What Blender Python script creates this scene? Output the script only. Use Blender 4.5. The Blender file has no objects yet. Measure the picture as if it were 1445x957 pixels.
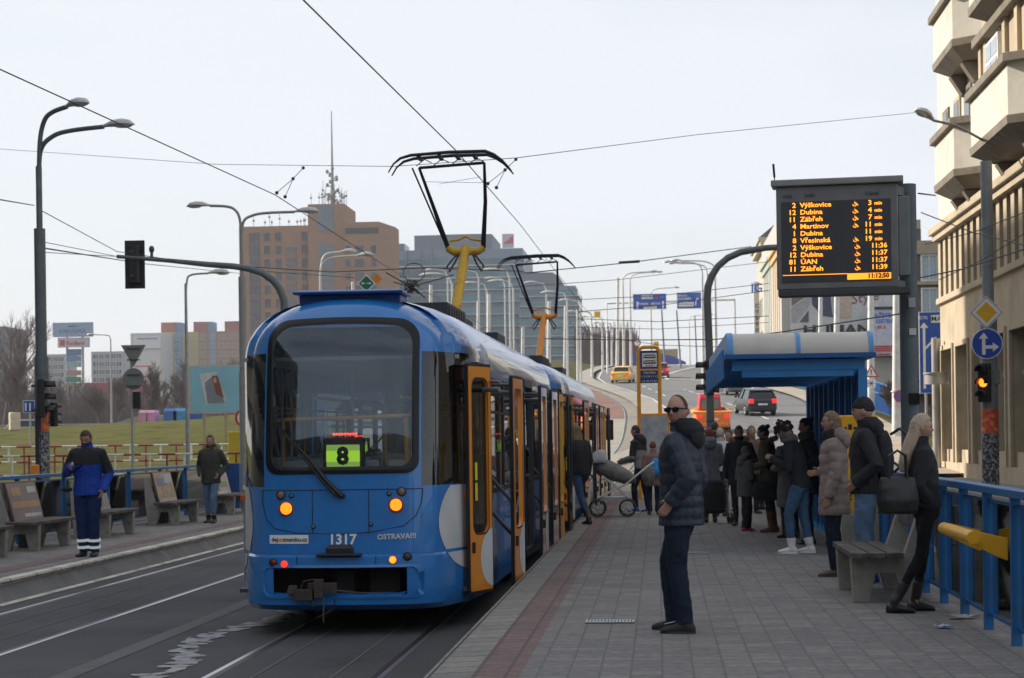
import bpy, bmesh, math, random
from mathutils import Vector, Matrix, noise
sc = bpy.context.scene
C = sc.collection
R = math.radians
PI = math.pi
random.seed(7)

# ---------------------------------------------------------------- camera
CAM = Vector((0, 0, 1.52)); FPX = 2700.0; PX0, PY0 = 722.5, 618.0
YAW = math.atan(207.5 / FPX); ROLL = R(0.8)
fw = Vector((-math.sin(YAW), math.cos(YAW), 0)); rg = Vector((math.cos(YAW), math.sin(YAW), 0)); up = Vector((0, 0, 1))
rr = rg * math.cos(ROLL) - up * math.sin(ROLL); uu = rg * math.sin(ROLL) + up * math.cos(ROLL)
cd = bpy.data.cameras.new('camera'); cam = bpy.data.objects.new('camera', cd); C.objects.link(cam)
M = Matrix((rr, uu, -fw)).transposed().to_4x4(); M.translation = CAM
cam.matrix_world = M
cd.sensor_width = 36; cd.lens = FPX / 1445 * 36; cd.shift_y = (PY0 - 478.5) / 1445
cd.clip_end = 6000; cd.clip_start = 0.1
cd.dof.use_dof = True; cd.dof.focus_distance = 18.5; cd.dof.aperture_fstop = 6.3
sc.camera = cam

# ---------------------------------------------------------------- light
SUN_EL, SUN_AZ = R(31), R(-72)          # azimuth from +Y, negative = towards -X (left of the street)
w = bpy.data.worlds.new('World'); sc.world = w; w.use_nodes = True
nt = w.node_tree; nt.nodes.clear()
out = nt.nodes.new('ShaderNodeOutputWorld'); bg = nt.nodes.new('ShaderNodeBackground'); bg.inputs[1].default_value = 0.1
sky = nt.nodes.new('ShaderNodeTexSky'); sky.sky_type = 'NISHITA'; sky.sun_disc = False
sky.sun_elevation = SUN_EL; sky.sun_rotation = SUN_AZ; sky.air_density = 1.2; sky.dust_density = 2.0
tc = nt.nodes.new('ShaderNodeTexCoord'); mp = nt.nodes.new('ShaderNodeMapping'); mp.inputs['Scale'].default_value = (1.0, 1.0, 3.2)
nz = nt.nodes.new('ShaderNodeTexNoise'); nz.inputs['Scale'].default_value = 1.6; nz.inputs['Detail'].default_value = 7; nz.inputs['Roughness'].default_value = .55
mr = nt.nodes.new('ShaderNodeMapRange'); mr.inputs[1].default_value = .30; mr.inputs[2].default_value = .62; mr.inputs[3].default_value = .30; mr.inputs[4].default_value = .92
mx = nt.nodes.new('ShaderNodeMix'); mx.data_type = 'RGBA'; mx.inputs[7].default_value = (6.1, 6.3, 6.7, 1)
nt.links.new(tc.outputs['Generated'], mp.inputs[0]); nt.links.new(mp.outputs[0], nz.inputs['Vector'])
nt.links.new(nz.outputs['Fac'], mr.inputs[0]); nt.links.new(mr.outputs[0], mx.inputs[0])
nt.links.new(sky.outputs[0], mx.inputs[6]); nt.links.new(mx.outputs[2], bg.inputs[0]); nt.links.new(bg.outputs[0], out.inputs[0])
sd = bpy.data.lights.new('sun', 'SUN'); sd.energy = 4.6; sd.angle = R(0.6); sd.color = (1, .93, .82)
sun = bpy.data.objects.new('sun', sd); C.objects.link(sun)
sdir = Vector((math.sin(SUN_AZ) * math.cos(SUN_EL), math.cos(SUN_AZ) * math.cos(SUN_EL), math.sin(SUN_EL)))
sun.rotation_euler = sdir.to_track_quat('Z', 'Y').to_euler(); sun.location = (0, 0, 60)
sc.view_settings.view_transform = 'Standard'; sc.view_settings.look = 'None'; sc.view_settings.gamma = 1
sc.view_settings.exposure = 0.6
sc.render.engine = 'CYCLES'
cy = sc.cycles; cy.max_bounces = 6; cy.diffuse_bounces = 3; cy.glossy_bounces = 3; cy.transparent_max_bounces = 12; cy.use_denoising = True
cy.volume_bounces = 0; cy.sample_clamp_indirect = 6

def ray(px, py):
    d = fw + rr * ((px - PX0) / FPX) + uu * ((PY0 - py) / FPX)
    return d
def P(px, py, Y):
    d = ray(px, py); return CAM + d * (Y / d.y)
def G(px, py, z=0.0):
    d = ray(px, py); return CAM + d * ((z - CAM.z) / d.z)
def XP(px, Y): return P(px, 618, Y).x

# ---------------------------------------------------------------- objects
ORG = {}
def tag(o, label=None, cat=None, group=None, kind=None):
    if label: o['label'] = label
    if cat: o['category'] = cat
    if group: o['group'] = group
    if kind: o['kind'] = kind
    return o
def thing(name, label, cat, loc=(0, 0, 0), rotz=0.0, group=None, world=False):
    o = bpy.data.objects.new(name, None); C.objects.link(o); o.empty_display_size = .2
    o.location = loc; o.rotation_euler = (0, 0, rotz)
    ORG[o.name] = Vector(loc) if world else Vector((0, 0, 0))
    return tag(o, label, cat, group)
def dup(o, loc=None, rotz=None, label=None, group=None, parent=None):
    c = o.copy(); C.objects.link(c)
    if parent is not None: c.parent = parent
    if loc is not None: c.location = loc
    if rotz is not None: c.rotation_euler = (0, 0, rotz)
    if label: c['label'] = label
    if group: c['group'] = group
    for ch in KIDS.get(o.name, []):
        KIDS.setdefault(c.name, []).append(dup(ch, parent=c))
    return c
KIDS = {}

class MB:
    def __init__(s): s.v = []; s.f = []; s.mi = []; s.sm = []
    def add(s, vs, fs, mi=0, smooth=False):
        b = len(s.v); s.v += [Vector(v) for v in vs]
        for f in fs: s.f.append([b + i for i in f]); s.mi.append(mi); s.sm.append(smooth)
        return s
    def box(s, x0, x1, y0, y1, z0, z1, mi=0):
        return s.add([(x0,y0,z0),(x1,y0,z0),(x1,y1,z0),(x0,y1,z0),(x0,y0,z1),(x1,y0,z1),(x1,y1,z1),(x0,y1,z1)],
              [(0,3,2,1),(4,5,6,7),(0,1,5,4),(1,2,6,5),(2,3,7,6),(3,0,4,7)], mi)
    def beam(s, a, b, wx, wz, mi=0, upv=(0, 0, 1)):
        a = Vector(a); b = Vector(b); d = (b - a).normalized(); u = Vector(upv)
        if abs(d.dot(u)) > .98: u = Vector((0, 1, 0))
        x = d.cross(u).normalized() * wx / 2; z = x.cross(d).normalized() * wz / 2
        return s.add([a-x-z, a+x-z, a+x+z, a-x+z, b-x-z, b+x-z, b+x+z, b-x+z], [(0,3,2,1),(4,5,6,7),(0,1,5,4),(1,2,6,5),(2,3,7,6),(3,0,4,7)], mi)
    def tube(s, pts, r, n=10, mi=0, cap=True, sx=1.0):
        pts = [Vector(p) for p in pts]; m = len(pts)
        rs = r if isinstance(r, (list, tuple)) else [r] * m
        b = len(s.v); prev = None
        for i, p in enumerate(pts):
            d = (pts[min(i+1, m-1)] - pts[max(i-1, 0)]).normalized()
            if prev is None:
                a = Vector((0, 0, 1)) if abs(d.z) < .9 else Vector((1, 0, 0))
                x = d.cross(a).normalized()
            else: x = (prev - d * prev.dot(d)).normalized()
            prev = x; y = d.cross(x)
            for k in range(n):
                t = 2 * PI * k / n; s.v.append(p + (x * math.cos(t) * sx + y * math.sin(t)) * rs[i])
        for i in range(m - 1):
            for k in range(n):
                s.f.append([b+i*n+k, b+i*n+(k+1)%n, b+(i+1)*n+(k+1)%n, b+(i+1)*n+k]); s.mi.append(mi); s.sm.append(True)
        if cap:
            s.f.append([b+k for k in range(n)][::-1]); s.mi.append(mi); s.sm.append(False)
            s.f.append([b+(m-1)*n+k for k in range(n)]); s.mi.append(mi); s.sm.append(False)
        return s
    def rings(s, rs, mi=0, cap=True, smooth=True, closed=True):
        b = len(s.v); n = len(rs[0])
        for r in rs: s.v += [Vector(p) for p in r]
        kk = n if closed else n - 1
        for i in range(len(rs) - 1):
            for k in range(kk):
                s.f.append([b+i*n+k, b+i*n+(k+1)%n, b+(i+1)*n+(k+1)%n, b+(i+1)*n+k]); s.mi.append(mi); s.sm.append(smooth)
        if cap:
            s.f.append([b+k for k in range(n)][::-1]); s.mi.append(mi); s.sm.append(False)
            s.f.append([b+(len(rs)-1)*n+k for k in range(n)]); s.mi.append(mi); s.sm.append(False)
        return s
    def ell(s, c, rx, ry, rz, n=12, m=8, mi=0, rot=None):
        c = Vector(c); rs = []
        for i in range(m + 1):
            a = -PI / 2 + PI * i / m; q = max(math.cos(a), .02)
            ring = [Vector((rx*q*math.cos(2*PI*k/n), ry*q*math.sin(2*PI*k/n), rz*math.sin(a))) for k in range(n)]
            if rot: ring = [rot @ p for p in ring]
            rs.append([c + p for p in ring])
        return s.rings(rs, mi)
    def lathe(s, prof, c=(0, 0, 0), n=20, mi=0):
        c = Vector(c)
        return s.rings([[c + Vector((r*math.cos(2*PI*k/n), r*math.sin(2*PI*k/n), z)) for k in range(n)] for r, z in prof], mi)
    def prism(s, outl, d, mi=0, smooth=False):
        """outl: list of 3D points of one face, d: extrusion vector"""
        d = Vector(d); a = [Vector(p) for p in outl]; n = len(a); b = len(s.v)
        s.v += a + [p + d for p in a]
        s.f.append([b+k for k in range(n)]); s.mi.append(mi); s.sm.append(False)
        s.f.append([b+n+k for k in range(n)][::-1]); s.mi.append(mi); s.sm.append(False)
        for k in range(n): s.f.append([b+k, b+n+k, b+n+(k+1)%n, b+(k+1)%n]); s.mi.append(mi); s.sm.append(smooth)
        return s
    def xf(s, M, start=0):
        for i in range(start, len(s.v)): s.v[i] = M @ s.v[i]
        return s
    def build(s, name, mats, parent=None, smooth=None, bevel=0, fix=True, sub=0):
        me = bpy.data.meshes.new(name); off = Vector((0, 0, 0))
        if parent is not None: off = ORG.get(parent.name, off)
        me.from_pydata([tuple(v - off) for v in s.v], [], s.f)
        if not isinstance(mats, (list, tuple)): mats = [mats]
        for m in mats: me.materials.append(m)
        me.polygons.foreach_set('material_index', s.mi)
        me.polygons.foreach_set('use_smooth', [bool(x) if smooth is None else smooth for x in s.sm])
        me.validate(); me.update()
        if fix:
            bm = bmesh.new(); bm.from_mesh(me); bmesh.ops.recalc_face_normals(bm, faces=bm.faces); bm.to_mesh(me); bm.free()
        if any(s.sm) or smooth: me.set_sharp_from_angle(angle=R(38))
        o = bpy.data.objects.new(name, me); C.objects.link(o)
        if parent is not None:
            o.parent = parent; ORG[o.name] = off; KIDS.setdefault(parent.name, []).append(o)
        else: ORG[o.name] = Vector((0, 0, 0))
        if bevel:
            md = o.modifiers.new('bevel', 'BEVEL'); md.width = bevel; md.segments = 2; md.limit_method = 'ANGLE'
        if sub:
            md = o.modifiers.new('sub', 'SUBSURF'); md.levels = md.render_levels = sub
        return o
    def single(s, name, mats, label, cat, loc=(0, 0, 0), group=None, **k):
        """a thing that is one mesh: vertices in world space, origin moved to loc"""
        L = Vector(loc); s.v = [v - L for v in s.v]
        o = s.build(name, mats, None, **k); o.location = L
        return tag(o, label, cat, group)
def cr(pts, n=5):
    T = [Vector(p) for p in pts]; o = []
    for i in range(len(T) - 1):
        a, b, c, d = T[max(i-1, 0)], T[i], T[i+1], T[min(i+2, len(T)-1)]
        for k in range(n): t = k / n; o.append(.5 * ((2*b) + (c-a)*t + (2*a-5*b+4*c-d)*t*t + (3*b-3*c+d-a)*t**3))
    return o + [T[-1]]
def box(x0, x1, y0, y1, z0, z1): return MB().box(x0, x1, y0, y1, z0, z1)
def struct(name, mb, m, **k): return tag(mb.build(name, m, **k), kind='structure')

# ---------------------------------------------------------------- materials
MC = {}
def pm(name, col, rough=.6, metal=0.0, var=.12, scale=4.0, bump=0.0, bscale=None, coat=0.0, emis=0.0, spec=.5, dirt=None, dscale=1.5, dlo=.5, dhi=.7, alpha=1):
    if name in MC: return MC[name]
    m = bpy.data.materials.new(name); m.use_nodes = True; n = m.node_tree; L = n.links
    b = n.nodes['Principled BSDF']; MC[name] = m
    b.inputs['Roughness'].default_value = rough; b.inputs['Metallic'].default_value = metal
    b.inputs['Coat Weight'].default_value = coat; b.inputs['Specular IOR Level'].default_value = spec
    t = n.nodes.new('ShaderNodeTexCoord')
    nz = n.nodes.new('ShaderNodeTexNoise'); nz.inputs['Scale'].default_value = scale; nz.inputs['Detail'].default_value = 5
    L.new(t.outputs['Object'], nz.inputs['Vector'])
    r = n.nodes.new('ShaderNodeMapRange'); r.inputs[1].default_value = .3; r.inputs[2].default_value = .7; r.inputs[3].default_value = 1 - var; r.inputs[4].default_value = 1 + var
    L.new(nz.outputs['Fac'], r.inputs[0])
    mxx = n.nodes.new('ShaderNodeMix'); mxx.data_type = 'RGBA'; mxx.blend_type = 'MULTIPLY'; mxx.inputs[0].default_value = 1
    mxx.inputs[6].default_value = (*col, 1); L.new(r.outputs[0], mxx.inputs[7])
    o = mxx.outputs[2]
    if dirt:
        n2 = n.nodes.new('ShaderNodeTexNoise'); n2.inputs['Scale'].default_value = dscale; n2.inputs['Detail'].default_value = 8; n2.inputs['Roughness'].default_value = .65
        L.new(t.outputs['Object'], n2.inputs['Vector'])
        r2 = n.nodes.new('ShaderNodeMapRange'); r2.inputs[1].default_value = dlo; r2.inputs[2].default_value = dhi; L.new(n2.outputs['Fac'], r2.inputs[0])
        m2 = n.nodes.new('ShaderNodeMix'); m2.data_type = 'RGBA'; L.new(r2.outputs[0], m2.inputs[0]); L.new(o, m2.inputs[6]); m2.inputs[7].default_value = (*dirt, 1); o = m2.outputs[2]
    L.new(o, b.inputs['Base Color'])
    if emis: b.inputs['Emission Color'].default_value = (*col, 1); b.inputs['Emission Strength'].default_value = emis
    if bump:
        n3 = n.nodes.new('ShaderNodeTexNoise'); n3.inputs['Scale'].default_value = bscale or scale * 6; n3.inputs['Detail'].default_value = 4
        L.new(t.outputs['Object'], n3.inputs['Vector'])
        bp = n.nodes.new('ShaderNodeBump'); bp.inputs['Strength'].default_value = bump; bp.inputs['Distance'].default_value = .02
        L.new(n3.outputs['Fac'], bp.inputs['Height']); L.new(bp.outputs[0], b.inputs['Normal'])
    return m
def glass(name, tint=(.45, .5, .5), rough=.02, base=.04, refl=(1, 1, 1)):
    if name in MC: return MC[name]
    m = bpy.data.materials.new(name); m.use_nodes = True; n = m.node_tree; L = n.links; n.nodes.clear(); MC[name] = m
    o = n.nodes.new('ShaderNodeOutputMaterial'); tr = n.nodes.new('ShaderNodeBsdfTransparent'); tr.inputs[0].default_value = (*tint, 1)
    gl = n.nodes.new('ShaderNodeBsdfGlossy'); gl.inputs['Roughness'].default_value = rough; gl.inputs[0].default_value = (*refl, 1)
    fr = n.nodes.new('ShaderNodeFresnel'); fr.inputs[0].default_value = 1.5
    ad = n.nodes.new('ShaderNodeMath'); ad.operation = 'ADD'; ad.inputs[1].default_value = base; ad.use_clamp = True
    mi = n.nodes.new('ShaderNodeMixShader')
    L.new(fr.outputs[0], ad.inputs[0]); L.new(ad.outputs[0], mi.inputs[0]); L.new(tr.outputs[0], mi.inputs[1]); L.new(gl.outputs[0], mi.inputs[2]); L.new(mi.outputs[0], o.inputs[0])
    return m
def brick(name, c1, c2, mortar, bw, bh, ms=.008, rough=.85, rot=0.0, stain=(.05, .05, .05), samt=.5, bump=.3, axis='XY', offset=.5):
    if name in MC: return MC[name]
    m = bpy.data.materials.new(name); m.use_nodes = True; n = m.node_tree; L = n.links; b = n.nodes['Principled BSDF']; MC[name] = m
    b.inputs['Roughness'].default_value = rough; b.inputs['Specular IOR Level'].default_value = .2
    t = n.nodes.new('ShaderNodeTexCoord'); mp = n.nodes.new('ShaderNodeMapping')
    if axis == 'XZ': mp.inputs['Rotation'].default_value = (R(90), 0, 0)
    elif axis == 'YZ': mp.inputs['Rotation'].default_value = (R(90), 0, R(90))
    else: mp.inputs['Rotation'].default_value = (0, 0, rot)
    if axis == 'YZ': mp.vector_type = 'TEXTURE'
    L.new(t.outputs['Object'], mp.inputs[0])
    bt = n.nodes.new('ShaderNodeTexBrick'); bt.inputs['Scale'].default_value = 1; bt.offset = offset
    bt.inputs['Brick Width'].default_value = bw; bt.inputs['Row Height'].default_value = bh; bt.inputs['Mortar Size'].default_value = ms
    bt.inputs['Color1'].default_value = (*c1, 1); bt.inputs['Color2'].default_value = (*c2, 1); bt.inputs['Mortar'].default_value = (*mortar, 1)
    L.new(mp.outputs[0], bt.inputs['Vector'])
    nz = n.nodes.new('ShaderNodeTexNoise'); nz.inputs['Scale'].default_value = .8; nz.inputs['Detail'].default_value = 8; nz.inputs['Roughness'].default_value = .7
    L.new(t.outputs['Object'], nz.inputs['Vector'])
    r = n.nodes.new('ShaderNodeMapRange'); r.inputs[1].default_value = .48; r.inputs[2].default_value = .75; r.inputs[4].default_value = samt; L.new(nz.outputs['Fac'], r.inputs[0])
    m2 = n.nodes.new('ShaderNodeMix'); m2.data_type = 'RGBA'; L.new(r.outputs[0], m2.inputs[0]); L.new(bt.outputs['Color'], m2.inputs[6]); m2.inputs[7].default_value = (*stain, 1)
    n4 = n.nodes.new('ShaderNodeTexNoise'); n4.inputs['Scale'].default_value = 14; n4.inputs['Detail'].default_value = 3; L.new(t.outputs['Object'], n4.inputs['Vector'])
    r4 = n.nodes.new('ShaderNodeMapRange'); r4.inputs[1].default_value = .3; r4.inputs[2].default_value = .7; r4.inputs[3].default_value = .82; r4.inputs[4].default_value = 1.15; L.new(n4.outputs['Fac'], r4.inputs[0])
    m3 = n.nodes.new('ShaderNodeMix'); m3.data_type = 'RGBA'; m3.blend_type = 'MULTIPLY'; m3.inputs[0].default_value = 1; L.new(m2.outputs[2], m3.inputs[6]); L.new(r4.outputs[0], m3.inputs[7])
    L.new(m3.outputs[2], b.inputs['Base Color'])
    bp = n.nodes.new('ShaderNodeBump'); bp.inputs['Strength'].default_value = bump; bp.inputs['Distance'].default_value = .01; bp.invert = True
    L.new(bt.outputs['Fac'], bp.inputs['Height']); L.new(bp.outputs[0], b.inputs['Normal'])
    return m
def emit(name, col, st):
    if name in MC: return MC[name]
    m = bpy.data.materials.new(name); m.use_nodes = True; b = m.node_tree.nodes['Principled BSDF']; MC[name] = m
    b.inputs['Base Color'].default_value = (*[c * .2 for c in col], 1); b.inputs['Emission Color'].default_value = (*col, 1); b.inputs['Emission Strength'].default_value = st
    return m
BLUE = pm('tram_blue_paint', (.016, .175, .50), .25, 0, .05, 2, coat=.5, dirt=(.03, .12, .30), dscale=2.2, dlo=.5, dhi=.85)
BLUED = pm('dark_blue_paint', (.012, .07, .26), .35, 0, .08, 2)
FBLUE = pm('fence_blue_paint', (.012, .13, .36), .45, 0, .15, 3, dirt=(.03, .1, .2), dscale=5, dlo=.5, dhi=.75)
SBLUE = pm('shelter_blue_paint', (.03, .22, .54), .45, 0, .12, 3)
ORANGE = pm('door_orange_paint', (.72, .24, .015), .35, 0, .08, 3, coat=.3)
YEL = pm('grab_rail_yellow', (.75, .38, .02), .35, 0, .06, 3)
MUST = pm('mustard_paint', (.62, .36, .02), .45, 0, .15, 6, dirt=(.25, .13, .03), dscale=6, dlo=.5, dhi=.7)
BLK = pm('black_rubber', (.012, .012, .013), .5)
BLKG = pm('gloss_black', (.008, .009, .01), .3, spec=.3)
DGREY = pm('dark_grey_metal', (.05, .052, .055), .5)
MGREY = pm('mid_grey_metal', (.17, .18, .185), .45, .3)
GALV = pm('galvanised_steel', (.34, .36, .37), .5, .4, .15, 6)
POLEG = pm('pole_grey_paint', (.1, .125, .14), .5, .1, .15, 4, dirt=(.16, .16, .15), dscale=5)
WPOLE = pm('pale_pole_paint', (.62, .62, .6), .5, .1, .15, 3)
LGREY = pm('light_grey', (.42, .43, .44), .5)
WHITE = pm('white_paint', (.78, .78, .76), .5, 0, .06)
OFFW = pm('off_white_panel', (.55, .56, .55), .5, 0, .08)
CONC = pm('concrete', (.28, .27, .25), .9, 0, .2, 3, .4, 30, dirt=(.14, .13, .12), dscale=2.5)
RAILM = pm('polished_rail', (.42, .42, .43), .3, .8, .1, 3)
RUST = pm('rusty_steel', (.07, .055, .045), .8, .2, .3, 10)
SKIN = pm('skin', (.42, .235, .165), .5, 0, .08, 10)
RED = pm('red_paint', (.5, .03, .02), .4)
GLT = glass('tram_glass', (.66, .72, .72), .01, .05)
GLD = glass('dark_tram_glass', (.12, .14, .14), .01, .03)
GLC = glass('clear_panel', (.7, .76, .76), .05, .02)

def text(s, h, mat, parent, M, name='lettering', ext=.002, bold=0.0, align='CENTER', fn=None, sx=1.0):
    cu = bpy.data.curves.new('t', 'FONT'); cu.body = s; cu.size = h * 1.38; cu.align_x = align; cu.align_y = 'CENTER'; cu.extrude = ext; cu.offset = bold; cu.resolution_u = 2
    ob = bpy.data.objects.new('t', cu); C.objects.link(ob)
    bpy.context.view_layer.update()
    me = bpy.data.meshes.new_from_object(ob.evaluated_get(bpy.context.evaluated_depsgraph_get()))
    bpy.data.objects.remove(ob); bpy.data.curves.remove(cu)
    me.name = name
    if sx != 1: me.transform(Matrix.Diagonal((sx, 1, 1, 1)))
    me.transform(M)
    if fn:
        for v in me.vertices: v.co = fn(v.co)
    if parent is not None: me.transform(Matrix.Translation(-ORG.get(parent.name, Vector((0, 0, 0)))))
    me.materials.clear(); me.materials.append(mat)
    o = bpy.data.objects.new(name, me); C.objects.link(o)
    if parent is not None: o.parent = parent; ORG[o.name] = ORG.get(parent.name, Vector((0, 0, 0))); KIDS.setdefault(parent.name, []).append(o)
    return o
def face(o, right=(1, 0, 0), upv=(0, 0, 1)):
    """matrix that lays text (xy) on a plane at o with the given right/up; default faces the camera (-Y)"""
    r = Vector(right).normalized(); u = Vector(upv).normalized(); n = r.cross(u)
    M = Matrix((r, u, n)).transposed().to_4x4(); M.translation = Vector(o); return M

def HZ(Y):                                  # height of the street and its ramp
    if Y < 50: return 0.0
    if Y < 74: return .058 * (Y - 50) ** 2 / 48
    if Y < 235: return .058 * (Y - 62)
    if Y < 300: 
        t = Y - 235; return .058 * 173 + .058 * t - .00075 * t * t
    return .058 * 173 + .058 * 65 - .00075 * 65 * 65 - .03 * (Y - 300)
def LZ(Y):
    if Y < 62: return -.12
    if Y < 112: 
        t = (Y - 62) / 50; return -.12 + 2.5 * t * t * (3 - 2 * t)
    return 2.38
def sm(t): t = max(0, min(1, t)); return t * t * (3 - 2 * t)
def TZ(X, Y):
    r = HZ(min(Y, 420)) if Y > 50 else 0
    if Y < 62: r = r if X > -11 else -.12
    k = sm((-X - 12) / 40) if Y > 100 else sm((-X - 11) / 4)
    if Y >= 62: r = r * (1 - k) + LZ(Y) * k
    # right of the ramp the land falls away a little
    if Y > 60: r -= sm((X - 12) / 12) * r * .8
    return r
# ================================================================= ground
GRASS = pm('grass_ground', (.064, .068, .014), .95, 0, .45, .9, .9, 14, dirt=(.095, .085, .028), dscale=.5, dlo=.42, dhi=.62, spec=.05)
ASPH = pm('asphalt', (.078, .078, .082), .82, 0, .22, 1.2, .35, 60, spec=.25, dirt=(.04, .04, .043), dscale=.6, dlo=.45, dhi=.7)
ASPHL = pm('worn_asphalt', (.165, .163, .16), .85, 0, .14, .5, .3, 40, spec=.2, dirt=(.11, .11, .11), dscale=.25, dlo=.45, dhi=.7)
PAVE = brick('paving_blocks', (.235, .222, .212), (.180, .172, .168), (.150, .144, .140), .2, .2, .009, .9, 0, (.13, .125, .122), .7, .12, offset=0.0)
PAVR = brick('red_paving_blocks', (.22, .155, .148), (.18, .13, .125), (.13, .10, .095), .2, .2, .012, .9, 0, (.09, .07, .07), .5, .25, offset=0.0)
PAVL = brick('kerb_paving', (.27, .255, .235), (.22, .21, .195), (.06, .06, .06), .5, .31, .01, .9, 0, (.1, .1, .1), .4, .3, offset=0.0)
ROADP = pm('road_paint', (.55, .55, .52), .7, 0, .2, 8, dirt=(.2, .2, .2), dscale=6, dlo=.5, dhi=.65)
DARKC = pm('dark_concrete', (.16, .155, .15), .9, 0, .15, 2, .3, 30, dirt=(.1, .1, .1), dscale=1.5)

xs = [-1200, -800, -500, -300, -200, -140, -100, -80, -64, -52, -44, -36, -30, -25, -21, -18, -15.5, -13.5, -12, -11, -9, -6, -3, 0, 3, 6, 9, 12, 14, 17, 20, 24, 30, 40, 60, 90, 140, 220, 400, 800, 1200]
ys = [-60, -20, 10, 40, 50, 56, 62, 68, 74, 80, 88, 96, 104, 112, 125, 140, 160, 180, 200, 220, 235, 245, 255, 265, 275, 285, 300, 320, 350, 400, 450, 550, 750, 1100, 1600, 2200]
mb = MB(); nx = len(xs)
for Y in ys:
    for X in xs:
        z = TZ(X, Y)
        if Y < 50 or X > -11: z -= .55 if Y < 56 else .22
        if Y > 400: z = max(z, -2)
        if X > -11 and Y < 60: z = min(z, -.5)
        mb.v.append(Vector((X, Y, z + (0.12 * noise.noise(Vector((X * .06, Y * .06, 0))) if X < -16 and Y > 70 else 0))))
for j in range(len(ys) - 1):
    for i in range(nx - 1):
        mb.f.append([j*nx+i, j*nx+i+1, (j+1)*nx+i+1, (j+1)*nx+i]); mb.mi.append(0); mb.sm.append(True)
struct('ground', mb, GRASS)

def strip(name, L, Rr, zoff, mat, n=1, ystep=4.0, zf=None, struct_=True):
    """L, Rr: lists of (Y, X) ; surface follows the ramp"""
    def ip(T, Y):
        for a, b in zip(T, T[1:]):
            if Y <= b[0]:
                t = (Y - a[0]) / (b[0] - a[0]); return a[1] + (b[1] - a[1]) * t
        return T[-1][1]
    def ips(T, Y, s=5):   # smoothed
        return sum(ip(T, max(T[0][0], min(T[-1][0], Y + d))) for d in (-s, -s / 2, 0, s / 2, s)) / 5
    mb = MB(); Y = L[0][0]; rows = []
    while Y < L[-1][0] - .01: rows.append(Y); Y += ystep
    rows.append(L[-1][0])
    for Y in rows:
        s = 5 if Y > 50 else 0
        xl, xr = ips(L, Y, s), ips(Rr, Y, s); z = (zf or HZ)(Y) + zoff
        for k in range(n + 1): mb.v.append(Vector((xl + (xr - xl) * k / n, Y, z)))
    for j in range(len(rows) - 1):
        for k in range(n):
            a = j * (n + 1) + k; mb.f.append([a, a+1, a+n+2, a+n+1]); mb.mi.append(0); mb.sm.append(True)
    return struct(name, mb, mat)
# track bed between the platforms
struct('track_bed', MB().add([(-8.1,-20,-.385),(-1.3,-20,-.385),(-1.3,52,-.385),(-8.1,52,-.385)], [(0,1,2,3)]), ASPH)
struct('track_ramp', MB().add([(-8.1,52,-.385),(-1.3,52,-.385),(-1.3,62.2,.15),(-8.1,62.2,.15)], [(0,1,2,3)]), DARKC)
struct('crossing', MB().add([(-1.3,53,-.0),(2.75,53,-.0),(3.2,62.2,.155),(-1.3,62.2,.155)], [(0,1,2,3)]).add([(-1.3,53,-.4),(-1.3,62.2,-.4),(-1.3,62.2,.155),(-1.3,53,-.0)], [(0,1,2,3)]), pm('track_slabs', (.27, .24, .195), .9, 0, .15, .7, .2, 20))
def bedz(y): return -.382 if y < 52 else (-.382 + (y - 52) * .0525 if y < 62.2 else HZ(y) + .012)
# driving lanes right and hill road
strip('road', [(40,2.75),(55,2.8),(80,2.4),(100,1.4),(118,.5),(132,-.6),(150,-2.6),(170,-5.0),(186,-6.1),(210,-6.6),(230,-6.0),(250,-4.6),(268,-3.4),(285,-2.2),(340,3)],
      [(40,7.2),(55,7.6),(80,8.9),(100,9.5),(132,9.4),(162,7.6),(186,6.4),(210,6.1),(230,6.8),(250,8.0),(268,9.4),(285,11),(340,17)], -.03, ASPHL, 4)
struct('side_road', MB().add([(2.75,-20,-.1),(7.2,-20,-.1),(7.2,44,-.05),(2.75,44,-.05)], [(0,1,2,3)]), ASPHL)
LEFTE = [(56,-5.2),(80,.6),(100,.4),(118,-.2),(132,-1.1),(150,-3.2),(170,-5.6),(186,-6.9),(210,-7.4),(230,-6.8),(250,-5.4),(268,-4.1),(285,-2.8)]
# side street at the corner and cross road left
struct('cross_street', MB().add([(7.2,66,.12),(60,60,.02),(60,92,.05),(9,92,.5)], [(0,1,2,3)]), ASPHL)
mb = MB().add([(-75,28,-.115),(-10.9,28,-.115),(-10.9,61,-.10),(-75,56,-.10)], [(0,1,2,3)])
struct('left_road', mb, ASPHL)
mb = MB().add([(-46,60.6,-.06),(-8.3,60.8,-.06),(-8.3,61.1,.06),(-46,60.9,.06),(-46,61.6,.09),(-8.3,61.8,.09)], [(0,1,2,3),(3,2,5,4)])
struct('left_kerb', mb, CONC)
for i, (a, b) in enumerate([((-24, 56.5), (-11.2, 57.5)), ((-22, 52.5), (-11.2, 53.2)), ((-40, 46.5), (-12, 48))]):
    struct('road_marking', MB().add([(a[0], a[1], -.104), (b[0], b[1], -.098), (b[0], b[1] + .35, -.094), (a[0], a[1] + .35, -.100)], [(0,1,2,3)]), ROADP)
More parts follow.
